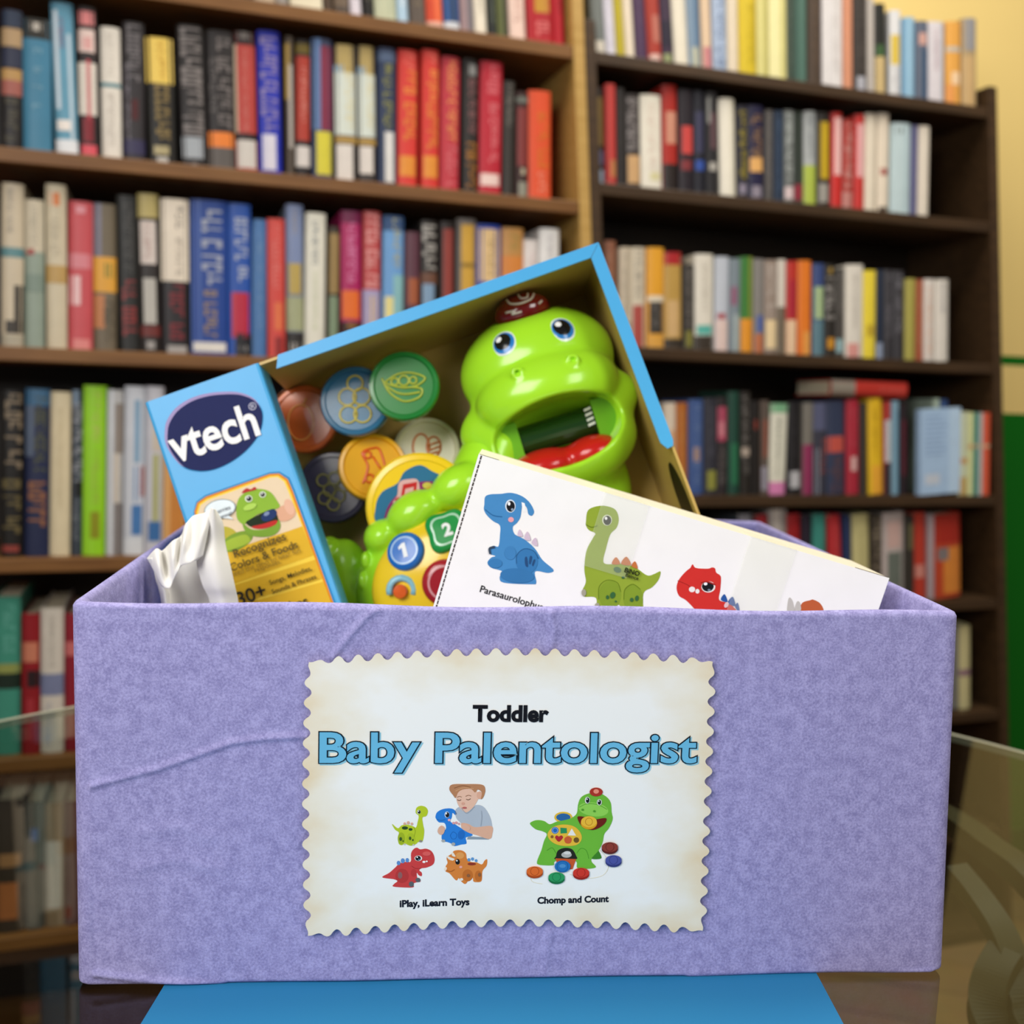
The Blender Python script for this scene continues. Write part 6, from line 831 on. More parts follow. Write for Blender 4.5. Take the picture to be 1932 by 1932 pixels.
# ------------------------------------------------------------------ blue toy carton (open-front package)
PKM = [[0.93109, -0.36478, -0.00243, -0.21848], [0.06599, 0.17499, -0.98236, 0.60779], [0.35877, 0.9145, 0.187, 0.99704], [0, 0, 0, 1]]
pkg = empty('toy_carton', Matrix(PKM)); tag(pkg, 'open fronted blue toy carton with a dark blue oval logo, tilted in the purple box', 'carton')
PW, PH, PD, LC = 0.285, 0.240, 0.100, 0.0713
BLU, BL2, KR = '44a6de', '66bae6', 'c4a458'
T2 = 0.0016
mb = MB()
mb.box((0, -PH, -PD), (PW, 0, -PD+T2), KR, {0: BLU})                                   # back board
mb.box((LC, -T2, -PD+T2), (PW, 0, -0.0005), KR, {4: BLU})                               # top board
mb.box((PW-T2, -PH, -PD+T2), (PW, -T2, -0.0005), KR, {3: BLU})                          # right board
mb.box((0, -PH, -PD+T2), (PW-T2, -PH+T2, -0.0005), KR, {2: BLU})                        # bottom board
mb.build('inner_box', M_CARD, pkg)
mb = MB(); rr = 0.0022
prof = [(0.0, -PD+T2), (0.0, -rr), (rr*.3, -rr*.3), (rr, 0.0), (LC-rr, 0.0), (LC-rr*.3, -rr*.3), (LC, -rr), (LC-.0004, -.026)]
P = [[(x, y, z) for y in (-PH, -.0012, 0)] for x, z in prof]
mb.grid(P, BLU, flip=True)
mb.box((LC-.0022, -PH+.002, -.027), (LC-.0006, -.0008, -.002), KR, {3: BL2})
mb.add([(x, 0, z) for x, z in prof], [tuple(range(len(prof)))], BL2)
mb.build('front_panel', M_CARD, pkg)['label'] = 'bright blue printed side panel'
def lip(pts, col):
    mb = MB(); n = len(pts)
    mb.poly(pts, 0.0009, col); mb.poly(pts[::-1], -0.0005, col)
    mb.add([(p[0], p[1], -.0005) for p in pts]+[(p[0], p[1], .0009) for p in pts], [(k, (k+1) % n, n+(k+1) % n, n+k) for k in range(n)], BL2)
    return mb.build('frame_lip', M_CARD, pkg)
lip([(0.0800, -.0072), (0.0835, 0.0003), (PW+.0003, 0.0003), (PW-.0072, -.0070), (0.12, -.0074)], BLU)
lip([(PW-.0070, -.0072), (PW+.0004, 0.0001), (PW+.0004, -.1262), (PW-.0008, -.1296), (PW-.0045, -.1300), (PW-.0072, -.1255)], BLU)
ev = []                                                                                # flat near-black oval: shade of the hand hole painted onto the right board
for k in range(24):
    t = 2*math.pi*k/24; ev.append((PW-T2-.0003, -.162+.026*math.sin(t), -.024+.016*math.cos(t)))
mb = MB(); mb.add(ev, [tuple(range(24))], '15120c'); mb.build('painted_hand_hole', M_CARD, pkg)
PA = ((7.5438e-05, -2.5628e-05, 0.000943713), (-2.701e-05, -7.6297e-05, 0.032287915))
artwork('printed_logo', pkg, PA, 0.0002, [('s','2f8cc4',[(283,610),(298,530),(358,440),(458,370),(578,330),(708,315),(828,320),(928,360),(983,430),(993,510),(968,610),(898,710),(808,790),(708,850),(608,885),(508,890),(408,860),(328,770),(288,690)]),('s','a294c0',[(271,596),(286,516),(346,426),(446,356),(566,316),(696,301),(816,306),(916,346),(971,416),(981,496),(956,596),(886,696),(796,776),(696,836),(596,871),(496,876),(396,846),(316,756),(276,676)]),('s','1c2354',[(292.3,609.8),(307.0,531.4),(365.8,443.2),(463.8,374.6),(581.4,335.4),(708.8,320.7),(826.4,325.6),(924.4,364.8),(978.3,433.4),(988.1,511.8),(963.6,609.8),(895.0,707.8),(806.8,786.2),(708.8,845.0),(610.8,879.3),(512.8,884.2),(414.8,854.8),(336.4,766.6),(297.2,688.2)])], step=0.00006)
lettering('lettering', pkg, 'vtech', *(0.03254, -0.03084, 0.05322), 'f4f4f2', .0009, bold=0.024, height=0.0212, spacing=1.0, rot=-.015)
lettering('lettering', pkg, '\u00ae', *(0.05954, -0.02379, 0.00466), 'c8c8dc', .0009, bold=0.0)
artwork('printed_picture', pkg, PA, 0.0002, [('p','2f86bc',[(485,1190),(505,1110),(570,1062),(1040,896),(1112,890),(1185,935),(1224,1030),(1570,1990),(830,2260),(512,1300)]),('p','e08c24',[(492,1185),(512,1118),(575,1073),(1040,908),(1108,904),(1172,946),(1208,1030),(1556,1996),(836,2250),(520,1300)]),('p','f4d048',[(508,1190),(526,1128),(582,1088),(1042,924),(1102,920),(1158,958),(1192,1036),(1538,1996),(846,2236),(534,1300)]),('p','e6d0ae',[(520,1195),(538,1136),(588,1100),(1044,936),(1098,932),(1146,966),(1178,1042),(1275,1290),(700,1500),(560,1330)]),('p','deb02c',[(640,1500),(1278,1292),(1362,1500),(740,1720)]),('p','deb02c',[(770,1722),(1372,1532),(1422,1670),(800,1852)]),('p','deb02c',[(800,1868),(1430,1690),(1536,1990),(860,2220)]),('e','b8ac3c',700,1370,110,80),('e','7c9c34',800,1400,130,60,-25),('s','a0b83c',[(690,1440),(740,1390),(860,1350),(900,1390),(870,1420),(720,1470)]),('e','dca888',1155,1195,78,58,-20),('e','e4b498',1185,1150,34,60,-20),('s','8cb438',[(800,1150),(826,1075),(900,1030),(970,1018),(1045,1040),(1092,1100),(1114,1150),(1060,1172),(960,1202),(900,1242),(852,1275),(806,1235)]),('s','7aa034',[(845,1268),(910,1312),(1000,1312),(1080,1280),(1108,1240),(1118,1300),(1075,1352),(980,1368),(880,1345)]),('s','1f2c18',[(870,1268),(905,1236),(1060,1165),(1092,1200),(1102,1250),(1050,1275),(930,1300)]),('s','bc2c28',[(915,1292),(1000,1272),(1092,1246),(1082,1280),(1000,1306),(935,1306)]),('e','1f3464',1038,1212,62,36,-28),('e','7c8cac',1020,1200,22,14,-28),('s','b43430',[(840,1048),(872,1014),(905,1022),(932,1004),(946,1022),(900,1036)]),('e','e4ecd8',890,1090,27,25),('e','1a1c20',892,1090,19,18),('e','e4ecd8',992,1060,24,22),('e','1a1c20',992,1060,17,16),('e','ffffff',886,1084,5,5),('e','ffffff',988,1054,5,5),('e','b0d45c',900,1150,50,22,-20),('e','8c98a0',682,1165,116,70,-12),('e','e6f0f2',682,1165,110,64,-12),('p','e6f0f2',[(730,1200),(782,1240),(700,1230)])], step=0.00005)
TXT = '2a2620'
lettering('lettering', pkg, 'Recognizes', *(0.03765, -0.1036, 0.03157), '5a4a24', .0023, bold=0.012)
lettering('lettering', pkg, 'Colors & Foods', *(0.03792, -0.10959, 0.04104), '5a4a24', .0023, bold=0.012)
lettering('lettering', pkg, 'Feed the dino to hear fun', *(0.0379, -0.11352, 0.04224), '8a6a28', .0023)
lettering('lettering', pkg, 'responses.', *(0.03846, -0.11667, 0.01591), '8a6a28', .0023)
lettering('lettering', pkg, '30+', *(0.02411, -0.12847, 0.01709), TXT, .0023, bold=0.014)
lettering('lettering', pkg, 'Songs, Melodies,', *(0.04895, -0.126, 0.0257), '3a3018', .0023, bold=0.01)
lettering('lettering', pkg, 'Sounds & Phrases', *(0.04921, -0.13099, 0.0269), '3a3018', .0023, bold=0.01)
lettering('lettering', pkg, 'Teaches', *(0.04016, -0.14237, 0.02684), '3a3018', .0023, bold=0.014)
lettering('lettering', pkg, 'berries', *(0.02408, -0.076, 0.00922), '5a6068', .0023)
lettering('lettering', pkg, 'sweet!', *(0.02456, -0.07947, 0.00737), '5a6068', .0023)

# clear blister over the food coins
def clear_plastic():
    m = bpy.data.materials.new('clear_blister'); m.use_nodes = True; nt = m.node_tree; nt.nodes.clear()
    out = node(nt, 'ShaderNodeOutputMaterial'); mix = node(nt, 'ShaderNodeMixShader')
    tr = node(nt, 'ShaderNodeBsdfTransparent'); tr.inputs[0].default_value = (0.97, 0.96, 0.93, 1)
    gl = node(nt, 'ShaderNodeBsdfGlossy'); gl.inputs['Roughness'].default_value = 0.06
    lw = node(nt, 'ShaderNodeLayerWeight'); lw.inputs['Blend'].default_value = 0.07
    nt.links.new(lw.outputs['Facing'], mix.inputs[0]); nt.links.new(tr.outputs[0], mix.inputs[1]); nt.links.new(gl.outputs[0], mix.inputs[2])
    nt.links.new(mix.outputs[0], out.inputs[0]); return m
M_CLEAR = clear_plastic()
COINS = [  # centre (u, v), depth, radius, tilt (deg about u, v), colours, motif, label
 ((0.07628, -0.02435), .069, .0226, (0, -4), ('d06630', 'e49a50'), 'pear', 'orange food coin with a pear outline, left of the blue coin'),
 ((0.11368, -0.0297), .047, .0226, (0, 0), ('2f6c94', 'c8b84c'), 'berries', 'blue food coin with round berry outlines beside the green coin'),
 ((0.1464, -0.03321), .037, .0222, (0, 0), ('1f8038', 'b4c040'), 'peas', 'green food coin with a pea pod outline, topmost in the carton'),
 ((0.14476, -0.06961), .078, .0228, (-6, 0), ('d8d4b0', 'c87840'), 'nut', 'cream food coin with an orange outline below the green coin'),
 ((0.1097, -0.07141), .0585, .0222, (0, 12), ('e0a41c', 'd85a1c'), 'cheese', 'amber food coin with an orange outline behind the yellow dial'),
 ((0.07938, -0.07322), .071, .0235, (0, 0), ('44425a', '8c8850'), 'grapes', 'dark purple food coin with a grape outline, lowest of the coins'),
]
M_COIN = colmat('coin_plastic', 0.25, 0.5)
def motif(kind):
    L = []
    circ = lambda x, y, r, ry=None: [(x+r*math.cos(t*math.pi/12), y+(ry or r)*math.sin(t*math.pi/12)) for t in range(25)]
    if kind == 'pear': L = [circ(-.1, -.1, .38, .52), [(.0, .42), (.08, .62)]]
    if kind == 'berries': L = [circ(-.22, .12, .24), circ(.18, .12, .24), circ(-.2, -.38, .24), circ(.2, -.38, .24), circ(0, .5, .22)]
    if kind == 'peas': L = [smooth_open([(-.62, .22), (-.4, -.2), (0, -.45), (.42, -.35), (.5, -.12), (.2, -.05)]), smooth_open([(-.55, .1), (-.2, .32), (.2, .36), (.6, .2), (.35, -.02), (0, -.06), (-.3, .0), (-.55, .1)]), circ(.0, .14, .14), circ(-.26, .12, .1), circ(.26, .14, .1), smooth_open([(-.5, 0), (-.2, -.2), (.1, -.25), (.45, -.2)])]
    if kind == 'nut': L = [circ(-.15, .1, .24, .4), circ(.22, .1, .2, .3), [(.1, 0), (.4, .1)], [(.1, .15), (.4, .25)], [(.1, -.12), (.35, -.05)]]
    if kind == 'cheese': L = [smooth_open([(-.3, -.5), (-.15, .0), (-.3, .4), (.0, .55), (.2, .5), (.35, .0)]), circ(-.15, .35, .1), circ(-.1, -.35, .12), [(0, .3), (.3, -.2)]]
    if kind == 'grapes': L = [circ(x, y, .17) for x, y in ((-.28, .2), (.05, .25), (.3, .05), (-.1, -.08), (.16, -.25), (-.25, -.3), (.0, -.48))] + [[(.1, .4), (.25, .6)]]
    return L
PKMAT = Matrix(PKM)
for (uv, dep, rad, tilt, (c1, c2), kind, lab) in COINS:
    mb = MB(); h = 0.0085
    k = rad
    mb.lathe([(0, -h), (k*.95, -h), (k, -h*.75), (k, -h*.2), (k*.96, 0), (k*.86, .0004), (k*.82, -.0010), (0, -.0010)], c1, n=48)
    M0 = PKMAT @ Matrix.Translation((uv[0], uv[1], -dep)) @ Matrix.Rotation(math.radians(tilt[0]), 4, 'X') @ Matrix.Rotation(math.radians(tilt[1]), 4, 'Y')
    o = mb.build('toy_coin', M_COIN, smooth=False); o.matrix_world = M0
    tag(o, lab, 'toy coin', 'food coins in the toy carton')
    r2 = MB()
    rot = math.radians(-18)
    for ln in motif(kind) + [[(.87*math.cos(t*math.pi/20), .87*math.sin(t*math.pi/20)) for t in range(41)]]:
        pts = [(k*(x*math.cos(rot)-y*math.sin(rot)), k*(x*math.sin(rot)+y*math.cos(rot)), -.0006 if abs(x)+abs(y) > 0 else 0) for x, y in ln]
        r2.tube(pts, k*.032, c2, n=6)
    q = r2.build('raised_outline', M_COIN, o, smooth=True); q['label'] = 'raised ' + kind + ' outline in a lighter colour'
mb = MB()
for (uv, dep, rad, *_r) in [COINS[k] for k in (0, 1, 2, 5)]:
    k = rad
    mb.lathe([(k*1.035, -dep-.004), (k*1.03, -dep+.0015), (k*1.0, -dep+.0030), (k*.9, -dep+.0036), (0, -dep+.0038)], 'ffffff', n=40, o=(uv[0], uv[1], 0))
mb.build('clear_blister', M_CLEAR, pkg, smooth=True)

# ------------------------------------------------------------------ toy dinosaur
TK = 0.655/1937.0
TOYM = [[0.99961, -0.02792, -0.0, 0.02307], [0.00281, 0.10067, -0.99492, 0.65875], [0.02778, 0.99453, 0.10071, 1.00401], [0, 0, 0, 1]]
toy = empty('toy_dinosaur', Matrix(TOYM)); tag(toy, 'glossy lime green toy dinosaur with open mouth standing inside the blue carton', 'toy')
GREEN = 'a6e42c'
HR, HO, HS = math.radians(17), (-7.49355, 11.83273), 0.962
CREST = (1, 173, 4)
def head_field(P):
    x, y, z = P
    d = smin(f_ell(P, (0, 65, -25), (155, 113, 115)), f_ell(P, (-6, -34, -8), (181, 88, 84)), 22)
    d = smin(d, f_ell(P, (-4, -102, 12), (152, 96, 92)), 26)
    d = smin(d, f_ell(P, (10, -190, -46), (104, 120, 60)), 30)
    d = smin(d, f_ell(P, (0, 4, 30), (141, 85, 95)), 7)
    cav = smax(f_ell(P, (-2, -70, 95), (131, 74, 135)), y - (-14 - .0020*x*x), 8)
    d = smax(d, -cav, 9)
    for nx_, ny_ in ((-47, 47), (58, 40)):
        q = np.sqrt((x-nx_)**2+(y-ny_)**2); rz = np.sqrt((q-9)**2+(z-(109))**2)-4
        d = smin(d, rz, 6)
    cr = f_ell(P, CREST, (59, 37, 48)); d = smax(d, -cr, 5)
    return d
net_obj('head', head_field, (-215, -300, -150), (205, 190, 152), 3.4, GREEN, M_TOY, toy, TK*HS, HR, (HO[0]/HS, HO[1]/HS, 0))
def hloc(x, y, z):
    c, s = math.cos(HR), math.sin(HR); return ((x*c-y*s)*HS*TK+HO[0]*TK, (x*s+y*c)*HS*TK+HO[1]*TK, z*HS*TK)
M_RED = principled('clear_red_plastic', '7c1216', 0.15, 0.5, coat=0.6)[0]
def crest_field(P):
    return f_ell(P, CREST, (56, 35, 40))
net_obj('crest_light', crest_field, (-66, 120, -60), (68, 232, 60), 3.4, '7c1216', M_RED, toy, TK*HS, HR, (HO[0]/HS, HO[1]/HS, 0))['label'] = 'dark red light-up crest'
mb = MB()
cz = lambda x, y: CREST[2] + 40.4*math.sqrt(max(.02, 1-((x-1)/56)**2-((y-173)/35)**2))
for ln in ([(-22, 200), (-18, 188), (0, 182), (22, 185), (32, 196)], [(2, 203), (4, 192), (16, 190), (20, 199)], [(-32, 174), (-14, 171), (-22, 167), (-2, 166)], [(34, 172), (42, 177)]):
    pts = [hloc(x, y, cz(x, y)) for x, y in smooth_open(ln, 4)]
    mb.tube(pts, 2.2*TK, 'e8dcd8', n=6)
mb.build('crest_print', M_PRINT, toy, smooth=True)['label'] = 'white scribbled print on the crest'

def dome(name, centre, normal, rx, ry, bulge, colour_fn, parent, nr=22, nt_=48):
    """a shallow moulded dome whose colour rings are given by colour_fn(x, y) in -1..1"""
    n = Vector(normal).normalized(); ux = Vector((math.cos(HR), math.sin(HR), 0)); ux = (ux - n*ux.dot(n)).normalized(); uy = n.cross(ux)
    mb = MB(); c0 = Vector(centre)
    def pt(r, t):
        return c0 + ux*(rx*r*math.cos(t)) + uy*(ry*r*math.sin(t)) + n*(bulge*(1-r*r))
    for i in range(nr):
        for k in range(nt_):
            r0_, r1_ = i/nr, (i+1)/nr; t0, t1 = 2*math.pi*k/nt_, 2*math.pi*(k+1)/nt_
            rm, tm = (r0_+r1_)/2, (t0+t1)/2
            col = colour_fn(rm*math.cos(tm), rm*math.sin(tm))
            vs = [pt(r0_, t0), pt(r1_, t0), pt(r1_, t1), pt(r0_, t1)]
            if i == 0: mb.add(vs[:1]+vs[1:3], [(0, 1, 2)], col)
            else: mb.add(vs, [(0, 1, 2, 3)], col)
    return mb.build(name, M_TOY, parent, smooth=True, weld=1e-7)
def eye_col(x, y):
    if math.hypot(x+.28, y-.36) < .24: return 'f6f6f6'
    if math.hypot(x+.05, y-.1) < .68: return '121214'
    if math.hypot(x, y) < .86: return '2a7cc4'
    return 'e8f0ea'
def ground(fn, x, y, z0=150.0):
    """front surface height of a field at x, y"""
    zz = np.arange(z0, -60, -1.0); P = [np.full(zz.shape, float(x)), np.full(zz.shape, float(y)), zz]
    v = fn(P); k = np.argmax(v < 0); return float(zz[k]) if v[k] < 0 else 0.0
for ex_, ey_ in ((-53, 113), (60, 106)):
    z = ground(head_field, ex_, ey_)
    e2 = 14; zx = (ground(head_field, ex_+e2, ey_)-ground(head_field, ex_-e2, ey_))/(2*e2); zy = (ground(head_field, ex_, ey_+e2)-ground(head_field, ex_, ey_-e2))/(2*e2)
    nl = Vector((-zx, -zy, 1)); c, s = math.cos(HR), math.sin(HR); nl = Vector((nl.x*c-nl.y*s, nl.x*s+nl.y*c, nl.z))
    dome('eye', hloc(ex_, ey_, z-2.5), nl, 24*TK, 26*TK, 7*TK, eye_col, toy)['label'] = 'white, blue and black round eye'
net_obj('tongue', lambda P: smin(f_ell(P, (-52, -134, 28), (72, 38, 58)), f_ell(P, (48, -134, 26), (60, 36, 56)), 14), (-145, -178, -36), (140, -84, 106), 3.4, 'c21c18', M_TOY, toy, TK*HS, HR, (HO[0]/HS, HO[1]/HS, 0))['label'] = 'red two-lobed tongue'
mb = MB()
mb.tube([hloc(-78, -72, -5), hloc(75, -72, -5)], 30*TK, '163c12', n=24)
mb.build('mouth_roller', M_TOY, toy, smooth=False)['label'] = 'dark green roller'
for x0_, x1_ in ((-122, -76), (74, 122)):
    mb = MB()
    vs = [hloc(x, y, z) for z in (-20, 34) for x, y in ((x0_, -120), (x1_, -120), (x1_, -34), (x0_, -34))]
    mb.add(vs, [(0,3,2,1),(4,5,6,7),(0,1,5,4),(1,2,6,5),(2,3,7,6),(3,0,4,7)], '6cb024')  # darker copy of GREEN: shade inside the mouth put into the colour
    mb.build('mouth_side', M_TOY, toy)
mb = MB()
for k in range(4):
    vs = [hloc(x, y, z) for z in (26, 30) for x, y in ((58, -52-10*k), (72, -50-10*k), (72, -45-10*k), (58, -47-10*k))]
    mb.add(vs, [(0,3,2,1),(4,5,6,7),(0,1,5,4),(1,2,6,5),(2,3,7,6),(3,0,4,7)], 'e0e8dc')
mb.build('roller_teeth', M_TOY, toy)

# body, tail, back bumps
BC = (-182.0, -356.0, 0)
B1, B2, B3 = (-313.50129, -251.52504, 20), (-251.77181, -207.95354, 45), (-171.41869, -159.23903, 50)
NK0, NK1 = (-135.0, -170.0, 0), (-105.32008, -88.80227, -20)
def body_field(P):
    d = f_ell(P, (BC[0], BC[1], 4), (186, 168, 86))
    d = smin(d, f_cap(P, NK0, NK1, 70, 62), 40)
    c, s = math.cos(.5), math.sin(.5)
    def rot_ell(P, c0, r):
        x, y = P[0]-c0[0], P[1]-c0[1]
        return f_ell([x*c+y*s, -x*s+y*c, P[2]-c0[2]], (0, 0, 0), r)
    d = smin(d, rot_ell(P, B1, (38, 34, 50)), 12)
    d = smin(d, rot_ell(P, B2, (56, 40, 46)), 10)
    d = smin(d, rot_ell(P, B3, (56, 40, 46)), 10)
    for bp_ in ((-344.30046, -295.12081, 40), (-350.17656, -332.33609, 40)):
        d = smin(d, f_ell(P, bp_, (9, 17, 12)), 3)
    return d
net_obj('body', body_field, (BC[0]-205, BC[1]-185, -135), (BC[0]+200, BC[1]+300, 112), 4.0, GREEN, M_TOY, toy, TK)
TL0 = (-393.91533, -361.90811, -24); TB = (-421.1967, -275.6412, -18)
net_obj('tail', lambda P: smin(smin(f_ell(P, TL0, (58, 105, 38)), f_ell(P, TB, (20, 24, 26)), 8), f_cap(P, TL0, (BC[0], BC[1]-60, -10), 36, 50), 20), (TL0[0]-75, TL0[1]-120, -105), (TL0[0]+150, TL0[1]+130, 30), 4.0, GREEN, M_TOY, toy, TK)
CC = (-182.33299, -326.79608, 80)
def console_field(P):
    x, y = P[0]-CC[0], P[1]-CC[1]; a = math.radians(25); c, s = math.cos(a), math.sin(a)
    return f_ell([x*c+y*s, -x*s+y*c, P[2]-66], (0, 0, 0), (152, 121, 48))
net_obj('button_panel', console_field, (CC[0]-160, CC[1]-150, 10), (CC[0]+160, CC[1]+150, 120), 3.4, 'f4cc24', M_TOY, toy, TK)['label'] = 'yellow button panel'
def button(name, c, r, col, ring, txt=None, sides=48, square=0.0):
    z = ground(console_field, c[0], c[1])-5
    t = Matrix.Translation((c[0]*TK, c[1]*TK, z*TK)) @ Matrix.Rotation(math.radians(18), 4, 'Z')
    e2 = 20; zx = (ground(console_field, c[0]+e2, c[1])-ground(console_field, c[0]-e2, c[1]))/(2*e2); zy = (ground(console_field, c[0], c[1]+e2)-ground(console_field, c[0], c[1]-e2))/(2*e2)
    qn = Vector((-zx, -zy, 1)).normalized(); al_ = Vector((0, 0, 1)).rotation_difference(qn).to_matrix().to_4x4()
    t = Matrix.Translation((c[0]*TK, c[1]*TK, z*TK)) @ al_ @ Matrix.Rotation(math.radians(18), 4, 'Z')
    rad = lambda th: r*(1+square*(math.cos(4*th)*-.5+.0))
    prof = [(1, 0), (1, .30), (.93, .46), (.76, .54), (.75, .545), (.66, .56), (.65, .56), (.3, .58), (0.001, .585)]
    mb = MB()
    for i in range(len(prof)-1):
        n = sides; cc = ring if i == 4 else col
        ring0 = [(prof[i][0]*rad(2*math.pi*k/n)*math.cos(2*math.pi*k/n)*TK, prof[i][0]*rad(2*math.pi*k/n)*math.sin(2*math.pi*k/n)*TK, prof[i][1]*26*TK) for k in range(n)]
        ring1 = [(prof[i+1][0]*rad(2*math.pi*k/n)*math.cos(2*math.pi*k/n)*TK, prof[i+1][0]*rad(2*math.pi*k/n)*math.sin(2*math.pi*k/n)*TK, prof[i+1][1]*26*TK) for k in range(n)]
        mb.add(ring0+ring1, [(k, (k+1) % n, n+(k+1) % n, n+k) for k in range(n)], cc)
    o = mb.build(name, M_TOY, toy, smooth=True, weld=1e-7); o.matrix_local = t
    if txt == '1': artwork('numeral', o, ((r*TK/36, 0, 0), (0, r*TK/36, 0)), .6*26*TK, [('p', 'f2f4f4', [(-3, -14), (5, -14), (5, 14), (-1, 14), (-9, 9), (-9, 3), (-3, 6)])])
    elif txt: lettering('numeral', o, txt, 0, 0, r*TK*(.26 if txt == '1' else .42), 'f2f4f4', .6*26*TK, bold=0.04)
    return o
button('button', (-262.72638, -278.07641, 100), 35, '1f6cc0', 'b4d0ea', '1')['label'] = 'round blue button with a numeral one'
button('button', (-188.44089, -241.94011, 105), 40, '1c9444', 'b8dcc4', '2', square=.22)['label'] = 'green square button with a numeral two'
button('button', (-192.03046, -331.58441, 108), 42, 'a41c24', 'd89ca0')['label'] = 'red button half behind the white carton'
SK = (-272.74961, -347.69231, 95)
mb = MB()
kz = ground(console_field, SK[0], SK[1])
arc = [(SK[0]+2+22*math.cos(t), SK[1]+2+22*math.sin(t), kz+1.5) for t in [math.radians(-20+22*k) for k in range(11)]]
mb.tube([(x*TK, y*TK, z*TK) for x, y, z in arc], 6.5*TK, '8cc4d4', n=8)
mb.build('switch_scale', M_TOY, toy, smooth=True)['label'] = 'pale blue switch arc'
mb = MB(); mb.lathe([(13, 0), (13, 12), (11, 16), (0.01, 17)], 'e0601c', n=24)
sk = mb.build('slide_switch', M_TOY, toy, smooth=False); sk.matrix_local = Matrix.Translation((SK[0]*TK, SK[1]*TK, (kz-2)*TK)) @ Matrix.Scale(TK, 4)
sk['label'] = 'orange slide switch'
# music dial on the back
DC = (-244.3206, -197.13939, 30)
mb = MB(); mb.lathe([(0, -14), (96, -14), (101, -9), (101, 4), (97, 9), (88, 10), (86, 8), (0.01, 8)], 'f0c81e', n=72)
dial = mb.build('music_dial', M_TOY, toy, smooth=False); dial.matrix_local = Matrix.Translation((DC[0]*TK, DC[1]*TK, DC[2]*TK)) @ Matrix.Scale(TK, 4)
dial['label'] = 'yellow dial with a wavy blue face'
artwork('dial_print', dial, ((1, 0, 0), (0, 1, 0)), 8.4, [
    ('s', '2f6c90', [(-76, -40), (-82, 0), (-70, 28), (-42, 44), (-28, 66), (0, 78), (24, 66), (44, 58), (74, 52), (82, 10), (70, -50), (0, -80)]),
    ('c', '8c2464', 15, [(-62, -40), (-50, 2), (-14, 34), (26, 40), (66, 26)]),
    ('s', 'd8a8a4', [(-50, 8), (-40, 2), (-28, 6), (-24, 20), (-14, 12), (-2, 14), (0, 28), (-4, 50), (-20, 52), (-38, 46), (-42, 22)]),
    ('p', 'c02828', [(-36, 12), (-31, 12), (-27, 34), (-11, 38), (-14, 18), (-8, 18), (-5, 47), (-31, 42)]),
    ('e', 'c02828', -38, 12, 8, 6.5), ('e', 'c02828', -14, 18, 8, 6.5),
    ('e', 'c8b84c', 14, 40, 9, 6), ('e', 'd8a438', 18, 34, 5, 4), ('e', '6c9c5c', 44, 42, 8, 5)], step=0.4)

